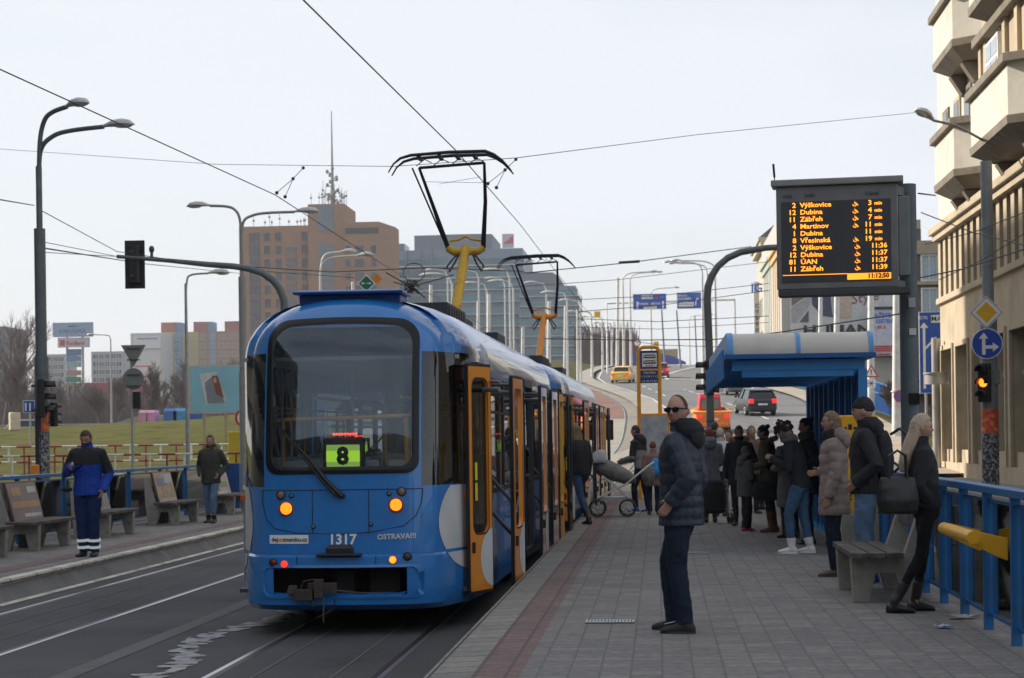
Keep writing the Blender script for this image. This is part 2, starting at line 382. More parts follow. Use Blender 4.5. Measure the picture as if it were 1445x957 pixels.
# kerbs and verge of the ramp road
strip('left_pavement', [(y, x - 1.1) for y, x in LEFTE], [(y, x + .45) for y, x in LEFTE], .09, pm('verge_concrete', (.26, .235, .2), .9, 0, .15, 1))
RK = [(60,8.1),(80,8.9),(100,9.5),(132,9.4),(162,7.6),(186,6.4),(210,6.1),(230,6.8),(250,8.0),(268,9.4),(285,11)]
strip('right_pavement', RK, [(y, x + 1.9) for y, x in RK], .11, pm('sandy_pavement', (.33, .27, .2), .9, 0, .15, .8))
strip('right_kerb', [(y, x - .2) for y, x in RK], [(y, x + .02) for y, x in RK], .115, CONC)
# markings on the ramp
def line(pts, wd, name='road_marking', z=.008, dash=None, mat=ROADP):
    mb = MB(); run = 0
    for (y0, x0), (y1, x1) in zip(pts, pts[1:]):
        n = max(1, int((y1 - y0) / (1.5 if dash else 4)))
        for k in range(n):
            ya = y0 + (y1 - y0) * k / n; yb = y0 + (y1 - y0) * (k + 1) / n
            run += yb - ya
            if dash and (run % (dash[0] + dash[1])) > dash[0]: continue
            xa = x0 + (x1 - x0) * k / n; xb = x0 + (x1 - x0) * (k + 1) / n
            b = len(mb.v); mb.v += [Vector((xa - wd/2, ya, HZ(ya) + z)), Vector((xa + wd/2, ya, HZ(ya) + z)), Vector((xb + wd/2, yb, HZ(yb) + z)), Vector((xb - wd/2, yb, HZ(yb) + z))]
            mb.f.append([b, b+1, b+2, b+3]); mb.mi.append(0); mb.sm.append(False)
    struct(name, mb, mat)
def hp(px, Y): return (Y, XP(px, Y))
# (positions measured on the ramp)
line([(60,5.6),(82,5.9),(97,6.0),(105,5.6),(118,4.7),(132,3.6),(150,2.0)], .16, dash=(3, 3))
line([(60,3.9),(84,2.9),(100,2.4),(120,1.6),(140,.3),(160,-1.3),(180,-2.5),(205,-2.6),(230,-1.4)], .16, dash=(3, 4))
line([(82,.9),(118,.4),(132,-.4),(150,-2.3),(170,-4.7),(186,-5.8),(210,-6.2),(230,-5.6),(250,-4.2),(268,-3.0)], .16)
line([(178,.9),(186,.6),(196,.9),(210,2.2),(225,4.0),(240,6.0)], .35)
line([(172,3.9),(178,2.0),(181,.9)], .3)

# platforms
def platform():
    mb = MB(); mb.add([(-1.10,-20,0),(2.75,-20,0),(2.75,52,0),(-1.10,52,0)], [(0,1,2,3)])
    return mb
struct('platform_paving', MB().add([(-.91,-20,0),(2.75,-20,0),(2.75,53,0),(-.91,53,0)], [(0,1,2,3)]), PAVE)
struct('red_paving_strip', MB().add([(-1.22,-20,0),(-.91,-20,0),(-.91,53,0),(-1.22,53,0)], [(0,1,2,3)]), PAVR)
struct('platform_edge', MB().add([(-1.53,-20,-.012),(-1.22,-20,0),(-1.22,53,0),(-1.53,53,-.012),(-1.56,-20,-.40),(-1.56,53,-.40),(-1.22,53,-.4),(2.75,53,-.4),(2.75,53,0)], [(0,1,2,3),(4,0,3,5),(3,2,6,5),(2,8,7,6)]), PAVL)
struct('platform_side', MB().add([(2.75,-20,0),(2.75,-20,-.14),(2.75,53,-.14),(2.75,53,0)], [(0,1,2,3)]), CONC)
for (x0, x1, y0, y1) in [(-.62, -.22, 15.55, 15.8), (.0, .62, 24.7, 24.86), (.1, .7, 29.6, 29.7)]:
    mb = MB(); n = 14
    mb.box(x0, x1, y0, y0 + .03, .001, .012); mb.box(x0, x1, y1 - .03, y1, .001, .012)
    for k in range(n + 1):
        x = x0 + (x1 - x0 - .02) * k / n; mb.box(x, x + .018, y0, y1, .002, .011)
    mb.single('drain_grate', [GALV], ['steel drain grate nearest the camera in the paving', 'middle steel drain grate set in the platform', 'farthest steel drain grate in the platform'][[15.55, 24.7, 29.6].index(y0)], 'drain grate', ((x0+x1)/2, y0, 0), 'platform drain grates')
# left platform with concave kerb
LPZ = -.12
struct('left_platform', MB().add([(-10.95,-20,LPZ),(-8.12,-20,LPZ),(-8.12,50,LPZ),(-10.95,50,LPZ)], [(0,1,2,3)]), PAVE)
struct('left_red_strip', MB().add([(-8.75,-20,LPZ+.004),(-8.45,-20,LPZ+.004),(-8.45,50,LPZ+.004),(-8.75,50,LPZ+.004)], [(0,1,2,3)]), PAVR)
prof = [(-8.12, LPZ), (-7.98, LPZ - .004), (-7.97, LPZ - .03), (-8.0, LPZ - .05), (-8.0, LPZ - .11), (-7.96, LPZ - .19), (-7.87, LPZ - .235), (-7.74, LPZ - .258)]
mb = MB()
y = 6.0; rnd = random.Random(3)
while y < 50:
    L = 1.0
    mb.rings([[(x, y, z) for x, z in prof], [(x, y + L - .03, z) for x, z in prof]], cap=False, closed=False)
    y += L
struct('left_kerb_blocks', mb, pm('kerb_concrete', (.6, .56, .48), .9, 0, .18, 1.5, .4, 30, dirt=(.27, .22, .16), dscale=2))
struct('kerb_backing', MB().add([(-8.13,5,LPZ-.03),(-8.02,5,LPZ-.05),(-7.8,5,LPZ-.262),(-7.8,50,LPZ-.262),(-8.02,50,LPZ-.05),(-8.13,50,LPZ-.03)], [(0,1,4,5),(1,2,3,4)]), DARKC)
# rails
def rail(pts, w_=.048):
    mb = MB()
    L = [Vector((x - w_/2, y, z)) for x, y, z in pts]; Rr_ = [Vector((x + w_/2, y, z)) for x, y, z in pts]
    n = len(pts); mb.v = L + Rr_
    for i in range(n - 1): mb.f.append([i, n+i, n+i+1, i+1]); mb.mi.append(0); mb.sm.append(True)
    return mb
def track(cl, name='rail'):
    for sgn in (-1, 1):
        pts = [(x + sgn * .7175, y, z + .003) for x, y, z in cl]
        struct(name, rail(pts), RAILM)
        gp = [(x + sgn * .7175 - sgn * .055, y, z + .0015) for x, y, z in cl]
        struct('rail_groove', rail(gp, .05), BLK)
        for dx in (-.075, .075):
            pass
cl1 = [(-2.97, y, -.385) for y in range(-20, 53, 4)] + [0]
def bez(T, n):
    out_ = []
    for i in range(len(T) - 1):
        p0 = T[max(i-1, 0)]; p1 = T[i]; p2 = T[i+1]; p3 = T[min(i+2, len(T)-1)]
        for k in range(n):
            t = k / n
            out_.append(tuple(.5 * ((2*p1[j]) + (-p0[j]+p2[j])*t + (2*p0[j]-5*p1[j]+4*p2[j]-p3[j])*t*t + (-p0[j]+3*p1[j]-3*p2[j]+p3[j])*t**3) for j in range(2)))
    out_.append(tuple(T[-1])); return out_
far = [(58, -2.35), (66, -1.7), (80, -1.02), (98, -1.05), (111, -1.25), (120, -1.6), (130, -2.35), (140, -3.2), (152, -4.5), (165, -6.3), (180, -9)]
cl1 = cl1[:-1] + [(x, y, bedz(y)) for y, x in bez(far, 6)]
track(cl1); track([(-6.7, y, -.385) for y in range(-20, 54, 4)] + [(x - 3.6, y, bedz(y)) for y, x in bez(far, 6)])
strip('rail_zone', [(y, x - .55) for y, x in far][1:], [(y, x + .55) for y, x in far][1:], .004, pm('track_dark_paving', (.2, .175, .14), .9, 0, .2, 1.5))
strip('pale_track_slabs', [(62,-9.5),(80,-9),(106,-9.5)], [(62,2.4),(80,.7),(106,.3)], -.02, pm('track_slabs', (.27, .24, .195), .9, 0, .15, .7, .2, 20))
strip('red_track_paving', [(106,-12),(150,-14),(180,-16)], [(106,-.9),(120,-1.3),(140,-3),(165,-5.4),(180,-6.6)], -.016, pm('red_track_paving', (.17, .085, .06), .9, 0, .15, .8))
strip('track_edge_joint', [(105.7,-9.5),(106.5,-9.5)], [(105.7,.2),(106.5,.2)], .01, DARKC, ystep=.8)
# bits on the track bed: concrete strip, spilt paint, drip lines
struct('bed_strip', MB().add([(-4.98,-20,-.381),(-4.78,-20,-.381),(-4.78,52,-.381),(-4.98,52,-.381)], [(0,1,2,3)]), pm('pale_strip', (.11, .11, .108), .9, 0, .2, 3, dirt=(.08,.08,.08), dscale=3))
for x in (-6.95, -6.45, -3.3, -2.65):
    struct('tar_line', MB().add([(x-.012,-20,-.3805),(x+.012,-20,-.3805),(x+.012,52,-.3805),(x-.012,52,-.3805)], [(0,1,2,3)]), pm('tar_joint', (.10, .10, .10), .8))
mb = MB(); rnd = random.Random(11)
y = 12.2
cx = -4.25
def blotch(mb, cx, cy, a, b, ang, sd):
    n = 22; pts = []
    for k in range(n):
        t = 2 * PI * k / n; r = 1 + .5 * noise.noise(Vector((math.cos(t) * 1.6 + sd, math.sin(t) * 1.6, sd * 3.1)))
        x = a * r * math.cos(t); yy = b * r * math.sin(t)
        pts.append(Vector((cx + x * math.cos(ang) - yy * math.sin(ang), cy + x * math.sin(ang) + yy * math.cos(ang), -.379 + .0004 * (sd % 7))))
    b0 = len(mb.v); mb.v += pts; mb.f.append(list(range(b0, b0 + n))); mb.mi.append(0); mb.sm.append(False)
k = 0
while y < 21:
    k += 1; cx = -4.27 + .16 * math.sin(y * 1.3) + rnd.uniform(-.04, .04)
    blotch(mb, cx, y, rnd.uniform(.05, .15), rnd.uniform(.14, .3), rnd.uniform(-.6, .6), k * 1.7)
    if rnd.random() < .6: blotch(mb, cx + rnd.uniform(-.14, .14), y + rnd.uniform(0, .2), rnd.uniform(.02, .05), rnd.uniform(.05, .15), rnd.uniform(-.6, .6), k * 2.9)
    y += rnd.uniform(.16, .26)
SPP = pm('spilt_white_paint', (.30, .30, .30), .8, 0, .2, 6)
n_ = SPP.node_tree; b_n = n_.nodes['Principled BSDF']; no_ = n_.nodes.new('ShaderNodeTexNoise'); no_.inputs['Scale'].default_value = 5; no_.inputs['Detail'].default_value = 5; tq = n_.nodes.new('ShaderNodeTexCoord'); mq = n_.nodes.new('ShaderNodeMapRange'); mq.inputs[1].default_value = .36; mq.inputs[2].default_value = .50
n_.links.new(tq.outputs['Object'], no_.inputs['Vector']); n_.links.new(no_.outputs['Fac'], mq.inputs[0]); n_.links.new(mq.outputs[0], b_n.inputs['Alpha'])
struct('spilt_paint', mb, SPP)
# sidewalk by the corner building
struct('pavement', MB().add([(7.2,-20,.1),(14,-20,.1),(14,66,.1),(7.2,66,.1),(7.2,-20,-.1),(7.2,66,-.1),(14,66,-.1)], [(0,1,2,3),(4,0,3,5),(5,3,2,6)]), pm('pavement_slabs', (.22, .205, .18), .9, 0, .15, 1.2))
# grass bank left of the ramp
mb = MB(); pts = []
for j, Y in enumerate(range(176, 262, 6)):
    xe = -7.9 if Y < 225 else -7.9 + (Y - 225) * .07
    hgt = 2.4 * sm((Y - 176) / 30) * (1 if Y < 240 else max(.25, 1 - (Y - 240) / 30))
    for k in range(9):
        t = k / 8; pts.append(Vector((xe - t * 22, Y, HZ(Y) - .1 + hgt * math.sin(min(t * 3, 1) * PI / 2) * .45 + .15 * noise.noise(Vector((Y * .2, t * 5, 0))))))
mb.v = pts
for j in range(len(pts) // 9 - 1):
    for k in range(8): mb.f.append([j*9+k, j*9+k+1, (j+1)*9+k+1, (j+1)*9+k]); mb.mi.append(0); mb.sm.append(True)
struct('grass_bank', mb, GRASS)
# ================================================================= trams (rail level z = 0, rear at y = 0, driving towards +y)
TL = 15.1
def k_top(z): return 1.0 if z < 2.66 else max(.0, 1 - ((z - 2.66) / .70) ** 2.6) ** (1 / 2.6)
def y0(z):
    if z < .25: return .05
    if z < .79: return -.10 + .02 * ((z - .5) / .3) ** 2
    if z < 1.5: return .0 + .05 * (z - .79) / .7
    return .05 + .20 * ((z - 1.5) / 1.4) ** 1.3
def yb(x): return .10 * x * x + .34 * abs(x) ** 8
def S(x, z):
    k = max(k_top(z), .05)
    return y0(z) + yb(min(abs(x) / k, 1.04)) + (1 - k) * .55
LV = [.24, .30, .37, .40, .47, .54, .61, .66, .70, .765, .79, .80, .9, 1.05, 1.2, 1.35, 1.45, 1.6, 1.75, 1.95, 2.15, 2.35, 2.52, 2.62, 2.72, 2.78, 2.86, 2.94, 3.03, 3.12, 3.20, 3.26, 3.31, 3.335, 3.350]
XS = [0, .12, .24, .36, .48, .58, .66, .70, .76, .785, .86, .92, .96, 1.0]
YS = [(1.055, .60), (1.125, .82), (1.175, 1.05), (1.205, 1.30), (1.24, 1.90), (1.25, 2.30)]
YL = [2.5, 3.25, 4.0, 4.15, 4.9, 5.6, 5.75, 6.4, 7.1, 7.3, 8.0, 8.7, 8.9, 9.9, 10.9, 11.1, 11.8, 12.5, 12.7, 12.8]
def side_pt(xo, y, z):
    k = k_top(z); ins = 0.0
    if z < .4: ins = .03 * (.4 - z) / .16
    return (xo * k - ins, y + max(0, (1 - k)) * .25 * max(0, 1 - y / 2.3) + y0(z) * max(0, 1 - y / 1.3))
def row(z):
    """right half outline, from the middle of the rear round the corner to y = 12.8"""
    k = k_top(z); pts = []
    for x in XS: pts.append((x * k, y0(z) + yb(x) + (1 - k) * .55))
    for (xo, y) in YS: pts.append(side_pt(xo, y, z))
    for y in YL: pts.append((1.25 * k - (.03 * (.4 - z) / .16 if z < .4 else 0), y))
    return pts
def full_row(z):
    r = row(z)[:-1]; ny = len(r)
    # front end mirrored
    fr = [(x, TL - y) for x, y in reversed(row(z)) if y < 2.4]
    right = r + fr
    return right
def make_tram(rear=True):
    t = thing('articulated_tram', 'x', 'tram')
    cols = full_row(1.0); nC = len(cols); nR = len(XS); 
    rows = [full_row(z) for z in LV]
    ncl = nR + len(YS)
    # region of each (level, column) cell, side sgn
    doors = [(1.30, 2.30), (7.3, 8.7), (11.1, 12.5)]
    wins = [(2.5, 4.0), (4.15, 5.6), (5.75, 7.1), (8.9, 10.9), (12.8, 14.0)]
    def cell(i, j, sgn):
        z0, z1 = LV[i], LV[i+1]; zc = (z0 + z1) / 2
        x0, ya = cols[j]; x1, ybb = cols[j+1]; yc = (ya + ybb) / 2
        back = j < nR - 1; front = j >= nC - nR
        if back or front:
            xc = (abs(x0) + abs(x1)) / 2
            if xc < .70 and 1.6 < zc < 3.03: return 'hole'
            if xc > .785 and 1.45 < zc < 2.78: return 'corner'
            if xc < .66 and .40 < zc < .66: return 'hole'
            return 'paint'
        if (yc < 1.05 or yc > TL - 1.05) and 1.45 < zc < 2.78: return 'corner'
        if sgn > 0:
            for a, b in doors:
                if a < yc < b and .37 < zc < 2.62: return 'hole'
        elif yc > 1.05 and yc < 12.9 and 1.35 < zc < 2.52: return 'glass'
        for a, b in wins:
            if a < yc < b and 1.35 < zc < 2.52: return 'glass'
        if .9 < yc < TL and 2.62 < zc < 2.86 and sgn > 0: return 'band'
        return 'paint'
    shell = MB(); idx = {}
    def vid(mb, store, i, j, sgn):
        key = (i, j, sgn if j > 0 and j < nC - 1 else 1)
        if key not in store:
            x, y = rows[i][j]; store[key] = len(mb.v); mb.v.append(Vector((x * sgn, y, LV[i])))
        return store[key]
    groups = {'paint': (shell, idx)}
    parts = {}
    for sgn in (1, -1):
        for i in range(len(LV) - 1):
            for j in range(nC - 1):
                c = cell(i, j, sgn)
                if c == 'hole': continue
                if c in ('paint', 'band'):
                    mb, st = shell, idx
                else:
                    endk = 0 if j < ncl else 1
                    if c == 'glass':
                        yc = (cols[j][1] + cols[j+1][1]) / 2
                        key = ('glass', sgn, next((q for q, (a, b) in enumerate(wins) if a < yc < b), 9 if sgn < 0 else 8))
                        if sgn < 0: key = ('glass', sgn, int(yc / 2.4))
                    else: key = ('corner', sgn, endk)
                    mb, st = parts.setdefault(key, (MB(), {}))
                q = [vid(mb, st, i, j, sgn), vid(mb, st, i, j+1, sgn), vid(mb, st, i+1, j+1, sgn), vid(mb, st, i+1, j, sgn)]
                if sgn < 0: q.reverse()
                mb.f.append(q); mb.sm.append(True)
                mb.mi.append(0 if c != 'band' else 1)
    # roof cap
    rtop = rows[-1]; loop = [idx[(len(LV)-1, j, 1)] for j in range(nC)] + [idx[(len(LV)-1, j, -1)] for j in range(nC - 2, 0, -1)]
    shell.f.append(loop); shell.mi.append(0); shell.sm.append(True)
    band = pm('tram_band_blue', (.03, .09, .2), .15, 0, .05, 2, coat=.6)
    body = shell.build('body', [BLUE, band], t, fix=False)
    for (kind, sgn, q), (mb, st) in parts.items():
        mb.build('corner_window' if kind == 'corner' else 'side_window', GLD if kind == 'corner' else GLT, t, fix=False)
    # black frames round side windows and door mouths (right side), set proud
    fr = MB()
    for a, b in wins[:-1] + [(12.7, 14.0)]:
        z0, z1 = 1.35, 2.52
        for (ya, yb_, za, zb) in [(a-.06, a, z0-.06, z1+.06), (b, b+.06, z0-.06, z1+.06), (a, b, z0-.06, z0), (a, b, z1, z1+.06), (a, b, 2.18, 2.21)]:
            fr.box(1.235, 1.262, ya, yb_, za, zb)
        fr.build('window_frame', BLK, t); fr = MB()
    for a, b in doors:
        m = MB(); off = -.05 if a < 2 else 0
        def xs_(y): return 1.205 + .035 * min(max((y - 1.3) / .6, 0), 1) + .01 * min(max((y - 1.9) / .4, 0), 1)
        for (ya, yb_, za, zb) in [(a-.05, a+.03, .30, 2.66), (b-.03, b+.05, .30, 2.66), (a, b, 2.6, 2.70), (a, b, .30, .385)]:
            x = xs_((ya + yb_) / 2); m.box(x - .06, x + .015, ya, yb_, za, zb)
        m.build('door_frame', DGREY, t)
    # door leaves: plug doors swung out and parallel to the side
    def leaf(p0, p1, z0, z1, mat, oval=True, name='door'):
        p0 = Vector((*p0, 0)); p1 = Vector((*p1, 0)); d = (p1 - p0); L = d.length; d.normalize(); nrm = Vector((d.y, -d.x, 0))
        def Q(u, z, o): return p0 + d * (u * L) + nrm * o + Vector((0, 0, z))
        n = 10; H_ = z1 - z0
        # outer outline and rounded window outline, matched by angle
        def rrect(u0, u1, za, zb, r, m=6):
            out_ = []
            for (cu, cz, a0) in [(u1 - r/L, zb - r, 0), (u0 + r/L, zb - r, 90), (u0 + r/L, za + r, 180), (u1 - r/L, za + r, 270)]:
                for k in range(m + 1):
                    a = R(a0 + 90 * k / m); out_.append((cu + r / L * math.cos(a), cz + r * math.sin(a)))
            return out_
        ow = rrect(.03, .97, z0 + .03, z1 - .03, .02); iw = rrect(.17, .83, z0 + .62, z1 - .16, .10)
        ob = rrect(0, 1, z0, z1, .02)
        m = MB(); N = len(ow)
        for off in (.022, -.022):
            b0 = len(m.v); m.v += [Q(u, z, off) for u, z in ow] + [Q(u, z, off) for u, z in iw]
            for k in range(N): m.f.append([b0+k, b0+(k+1)%N, b0+N+(k+1)%N, b0+N+k]); m.mi.append(0); m.sm.append(False)
        b0 = 0
        for k in range(N):
            m.f.append([N+k, N+(k+1)%N, 3*N+(k+1)%N, 3*N+k]); m.mi.append(0); m.sm.append(False)
        dd = m.build(name, mat, t)
        m = MB(); b0 = len(m.v)
        m.v += [Q(u, z, .018) for u, z in ob] + [Q(u, z, .018) for u, z in ow] + [Q(u, z, -.018) for u, z in ob] + [Q(u, z, -.018) for u, z in ow]
        for k in range(N):
            k2 = (k + 1) % N
            m.f += [[k, k2, N+k2, N+k], [2*N+k, 2*N+k2, 3*N+k2, 3*N+k], [k, k2, 2*N+k2, 2*N+k]]; m.mi += [0]*3; m.sm += [False]*3
        ow2 = [(a * 1.0, b) for a, b in rrect(.15, .85, z0 + .60, z1 - .14, .11)]
        b0 = len(m.v); m.v += [Q(u, z, .026) for u, z in ow2] + [Q(u, z, .026) for u, z in iw]
        for k in range(N): m.f.append([b0+k, b0+(k+1)%N, b0+N+(k+1)%N, b0+N+k]); m.mi.append(0); m.sm.append(False)
        m.box
        m.build('seal', BLK, dd)
        m = MB(); m.v = [Q(u, z, 0) for u, z in iw]; m.f.append(list(range(N))); m.mi.append(0); m.sm.append(False)
        m.build('pane', GLT if p0.y > 2 else GLD, dd)
        if p0.y < 1:
            for za in (.95, 1.16):
                m = MB(); m.beam(Q(.36, z0 + za, .008), Q(.36, z0 + za + .18, .008), .05, .004, upv=nrm); m.build('sticker', pm('sticker_yellow', (.65, .55, .03), .5), dd)
        # small recessed handle
        a_ = Q(.14, z0 + .48, .03); m = MB(); m.beam(Q(.12, z0 + .42, .028), Q(.12, z0 + .53, .028), .05, .02); m.build('handle', BLK, dd)
        if oval:
            m = MB(); pts = []
            for k in range(25):
                a = PI / 2 + PI * k / 24
                pts.append((1.0 + .55 * math.cos(a), z0 + .36 + .30 * math.sin(a)))
            pts = [(max(u, .0), max(z, z0 + .05)) for u, z in pts if u < .975]
            pts = [(.965, z0 + .66)] + pts + [(.965, z0 + .07)]
            m.v = [Q(u, z, .0245) for u, z in pts]; m.f.append(list(range(len(pts)))); m.mi.append(0); m.sm.append(False)
            m.build('white_patch', OFFW, dd)
        return dd
    lo, hi = .30, 2.64
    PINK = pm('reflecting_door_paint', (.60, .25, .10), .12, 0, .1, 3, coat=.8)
    l1 = leaf((1.175, .74), (1.365, 1.24), lo + .02, hi + .03, ORANGE)
    leaf((1.50, 2.28), (1.545, 3.15), lo, hi - .05, ORANGE)
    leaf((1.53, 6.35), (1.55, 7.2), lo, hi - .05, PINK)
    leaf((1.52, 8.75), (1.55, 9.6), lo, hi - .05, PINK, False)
    leaf((1.53, 10.3), (1.55, 11.05), lo, hi - .05, YEL, False)
    leaf((1.55, 12.55), (1.56, 13.3), lo, hi - .05, BLK, False)
    # swing arms and grab rails at each door
    for a, b in doors:
        m = MB()
        for yy in (a + .08, b - .08):
            s_ = -1 if yy < (a + b) / 2 else 1
            m.tube([(1.02, yy, 2.5), (1.3, yy + .02 * s_, 2.5), (1.50, yy + .35 * s_, 2.48)], .018, 8)
            m.tube([(1.02, yy, 2.42), (1.5, yy + .45 * s_, 2.40)], .026, 8)
            m.build('door_arm', MGREY, t); m = MB()
        m = MB()
        for z in (1.45, 1.08):
            m.tube([(1.20, b - .15, z + .3), (1.24, b + .25, z + .02), (1.48, b + .75, z - .32)], .022, 8); m.build('grab_rail', MGREY, t); m = MB()
    # dark gap line and skirt
    # interior
    m = MB(); m.box(-1.18, 1.18, .75, TL - .75, .36, .40); m.box(-.8, .8, .45, .9, .70, .74)
    m.build('floor', DGREY, t)
    m = MB(); m.box(-1.1, 1.1, .75, TL - .75, 2.72, 2.76); m.build('ceiling', pm('tram_ceiling', (.3, .31, .31), .6), t)
    m = MB()
    for a, b in [(2.35, 7.25), (8.75, 11.05), (12.55, 14.2)]: m.box(1.16, 1.185, a, b, .4, 1.34)
    m.box(-1.19, -1.165, 1.0, TL - 1, .4, 1.34); m.box(.98, 1.0, .75, 1.3, .4, 1.4); m.box(-.85, .85, .40, .42, .70, 1.45)
    m.build('inner_panel', pm('tram_inner_grey', (.25, .27, .28), .6), t)
    seatm = pm('tram_seat_grey', (.50, .55, .57), .6)
    for y in [.75, 3.0, 3.8, 4.6, 5.4, 6.2, 9.2, 10.0, 10.7, 13.1]:
        for x in ((-.9, -.44) if y > 1 else (-.62, .12, .55)) + ((.55, .95) if 2.7 < y < 7 else ()):
            m = MB(); zb = .85
            m.rings([[(x - .2, y - .02, zb), (x + .2, y - .02, zb), (x + .2, y + .02, zb), (x - .2, y + .02, zb)],
                     [(x - .2, y - .06, zb + .45), (x + .2, y - .06, zb + .45), (x + .2, y - .02, zb + .45), (x - .2, y - .02, zb + .45)],
                     [(x - .16, y - .08, zb + .85), (x + .16, y - .08, zb + .85), (x + .16, y - .05, zb + .85), (x - .16, y - .05, zb + .85)]])
            m.box(x - .2, x + .2, y, y + .42, zb - .05, zb + .02); m.box(x - .05, x + .05, y + .1, y + .3, .4, zb - .05)
            m.build('seat', seatm, t, bevel=.02)
    m = MB()
    for x, y in [(-.3, 2.6), (.9, 2.45), (-.3, 5.0), (.5, 7.2), (.5, 8.8), (-.3, 9.6), (.5, 11.0), (.5, 12.6), (.95, 1.27)]: m.tube([(x, y, .4), (x, y, 2.72)], .019, 8)
    for x in (-.45, .45): m.tube([(x, 1.2, 2.35), (x, TL - 1.5, 2.35)], .016, 6)
    m.build('pole', YEL, t)
    # rear grab bar with uprights inside the rear window
    m = MB(); m.tube([(-.86, .52, 2.10), (-.55, .30, 2.12), (.2, .25, 2.13), (.80, .36, 2.15)], .021, 10)
    m.tube([(.62, .32, 2.12), (.64, .3, 1.50)], .028, 10); m.tube([(-.62, .34, 2.10), (-.62, .3, 1.5)], .018, 8)
    m.tube([(.90, 1.15, 2.14), (1.04, .85, 2.14)], .018, 8); m.tube([(.95, 1.1, 2.14), (.97, 1.1, .8)], .018, 8)
    m.build('grab_bar', YEL, t)
    # rear and front windscreen: surround and glass
    def outline(x0_, x1_, z0_, z1_, r, top=0.0, n=9):
        o_ = []
        for (cx, cz, a0) in [(x1_ - r, z1_ - r, 0), (x0_ + r, z1_ - r, 90), (x0_ + r * .6, z0_ + r * .6, 180), (x1_ - r * .6, z0_ + r * .6, 270)]:
            q = r if a0 < 180 else r * .6
            for k in range(n): 
                a = R(a0 + 90 * k / (n - 1)); o_.append((cx + q * math.cos(a), cz + q * math.sin(a)))
            # add points along straight runs
        res = []
        for k in range(len(o_)):
            p = o_[k]; q = o_[(k + 1) % len(o_)]; L = math.hypot(q[0] - p[0], q[1] - p[1]); m_ = max(1, int(L / .08))
            for u in range(m_): res.append((p[0] + (q[0] - p[0]) * u / m_, p[1] + (q[1] - p[1]) * u / m_))
        return [(x, z + (top * (1 - (x / .78) ** 2) if z > 2 else 0)) for x, z in res]
    def inner(o_, d):   # shrink towards the middle
        cx, cz = 0, 2.33
        xs_ = max(p[0] for p in o_); 
        return [(x * (1 - d / xs_), cz + (z - cz) * (1 - d / .75)) for x, z in o_]
    def end_parts(flip):
        F = (lambda x, y, z: Vector((x, TL - y, z))) if flip else (lambda x, y, z: Vector((x, y, z)))
        oo = outline(-.765, .765, 1.575, 3.10, .21, .035); o1 = inner(oo, .06)
        # ring
        m = MB(); N = len(oo)
        loops = [(oo, .001), (oo, .010), (inner(oo, .03), .012), (inner(oo, .055), .012), (inner(oo, .07), .004)]
        for o_, off in loops: m.v += [F(x, S(x, z) - off, z) for x, z in o_]
        for q in range(len(loops) - 1):
            for k in range(N): m.f.append([q*N+k, q*N+(k+1)%N, (q+1)*N+(k+1)%N, (q+1)*N+k]); m.mi.append(0); m.sm.append(True)
        m.build('windscreen_seal', BLKG, t)
        # glass by shrinking loops
        gi = inner(oo, .05); m = MB(); steps = [1, .93, .82, .68, .52, .36, .2, .08]
        for s_ in steps:
            for x, z in gi:
                xx, zz = x * s_, 2.34 + (z - 2.34) * s_; m.v.append(F(xx, S(xx, zz) - .006, zz))
        for q in range(len(steps) - 1):
            for k in range(N): m.f.append([q*N+k, q*N+(k+1)%N, (q+1)*N+(k+1)%N, (q+1)*N+k]); m.mi.append(0); m.sm.append(True)
        b0 = (len(steps) - 1) * N; m.f.append(list(range(b0, b0 + N))); m.mi.append(0); m.sm.append(True)
        m.build('windscreen', glass('rear_glass', (.75, .80, .84), .015, .05, (.75, .88, 1)), t)
        # bumper recess
        m = MB(); x1_ = .74
        def rr2(x1_, za, zb, r, n=6):
            o_ = []
            for (cx, cz, a0) in [(x1_ - r, zb - r, 0), (-x1_ + r, zb - r, 90), (-x1_ + r, za + r, 180), (x1_ - r, za + r, 270)]:
                for k in range(n): a = R(a0 + 90 * k / (n - 1)); o_.append((cx + r * math.cos(a), cz + r * math.sin(a)))
            res = []
            for k in range(len(o_)):
                p = o_[k]; q = o_[(k + 1) % len(o_)]; m_ = max(1, int(abs(q[0] - p[0]) / .1))
                for u in range(m_): res.append((p[0] + (q[0] - p[0]) * u / m_, p[1] + (q[1] - p[1]) * u / m_))
            return res
        a_, b_, c_ = rr2(.82, .36, .69, .07), rr2(.765, .385, .665, .06), rr2(.70, .41, .65, .05)
        N = len(a_)
        for o_, off in [(a_, .001), (a_, .012), (b_, .015), (c_, -.09)]: m.v += [F(x, S(x, z) - off, z) for x, z in o_]
        for q in range(3):
            for k in range(N): m.f.append([q*N+k, q*N+(k+1)%N, (q+1)*N+(k+1)%N, (q+1)*N+k]); m.mi.append(0); m.sm.append(True)
        m.build('bumper_frame', BLUE, t)
        m = MB(); yy = .35
        for xx0, xx1 in [(-.72, .72)]:
            a = F(xx0, .5, .35); b = F(xx1, .3, .7)
            m.add([F(-.75, .5, .33), F(.75, .5, .33), F(.75, .5, .72), F(-.75, .5, .72), F(-.75, .05, .33), F(.75, .05, .33), F(.75, .05, .72), F(-.75, .05, .72)], [(0,1,2,3),(4,0,3,7),(1,5,6,2),(3,2,6,7),(0,4,5,1)])
        m.box(-.1, .1, *( (.2, .5) if not flip else (TL - .5, TL - .2)), .40, .6); m.box(.25, .55, *((.25, .5) if not flip else (TL - .5, TL - .25)), .36, .62)
        m.build('undercarriage', pm('underframe_black', (.02, .019, .018), .8), t)
        # panel seam at the top of the bumper, and bumper vertical seams
        m = MB(); pts = []
        for k in range(-20, 21):
            x = k / 20 * 1.0; pts.append(F(x, S(x, .79) - .004, .785))
        m.tube(pts, .006, 5); 
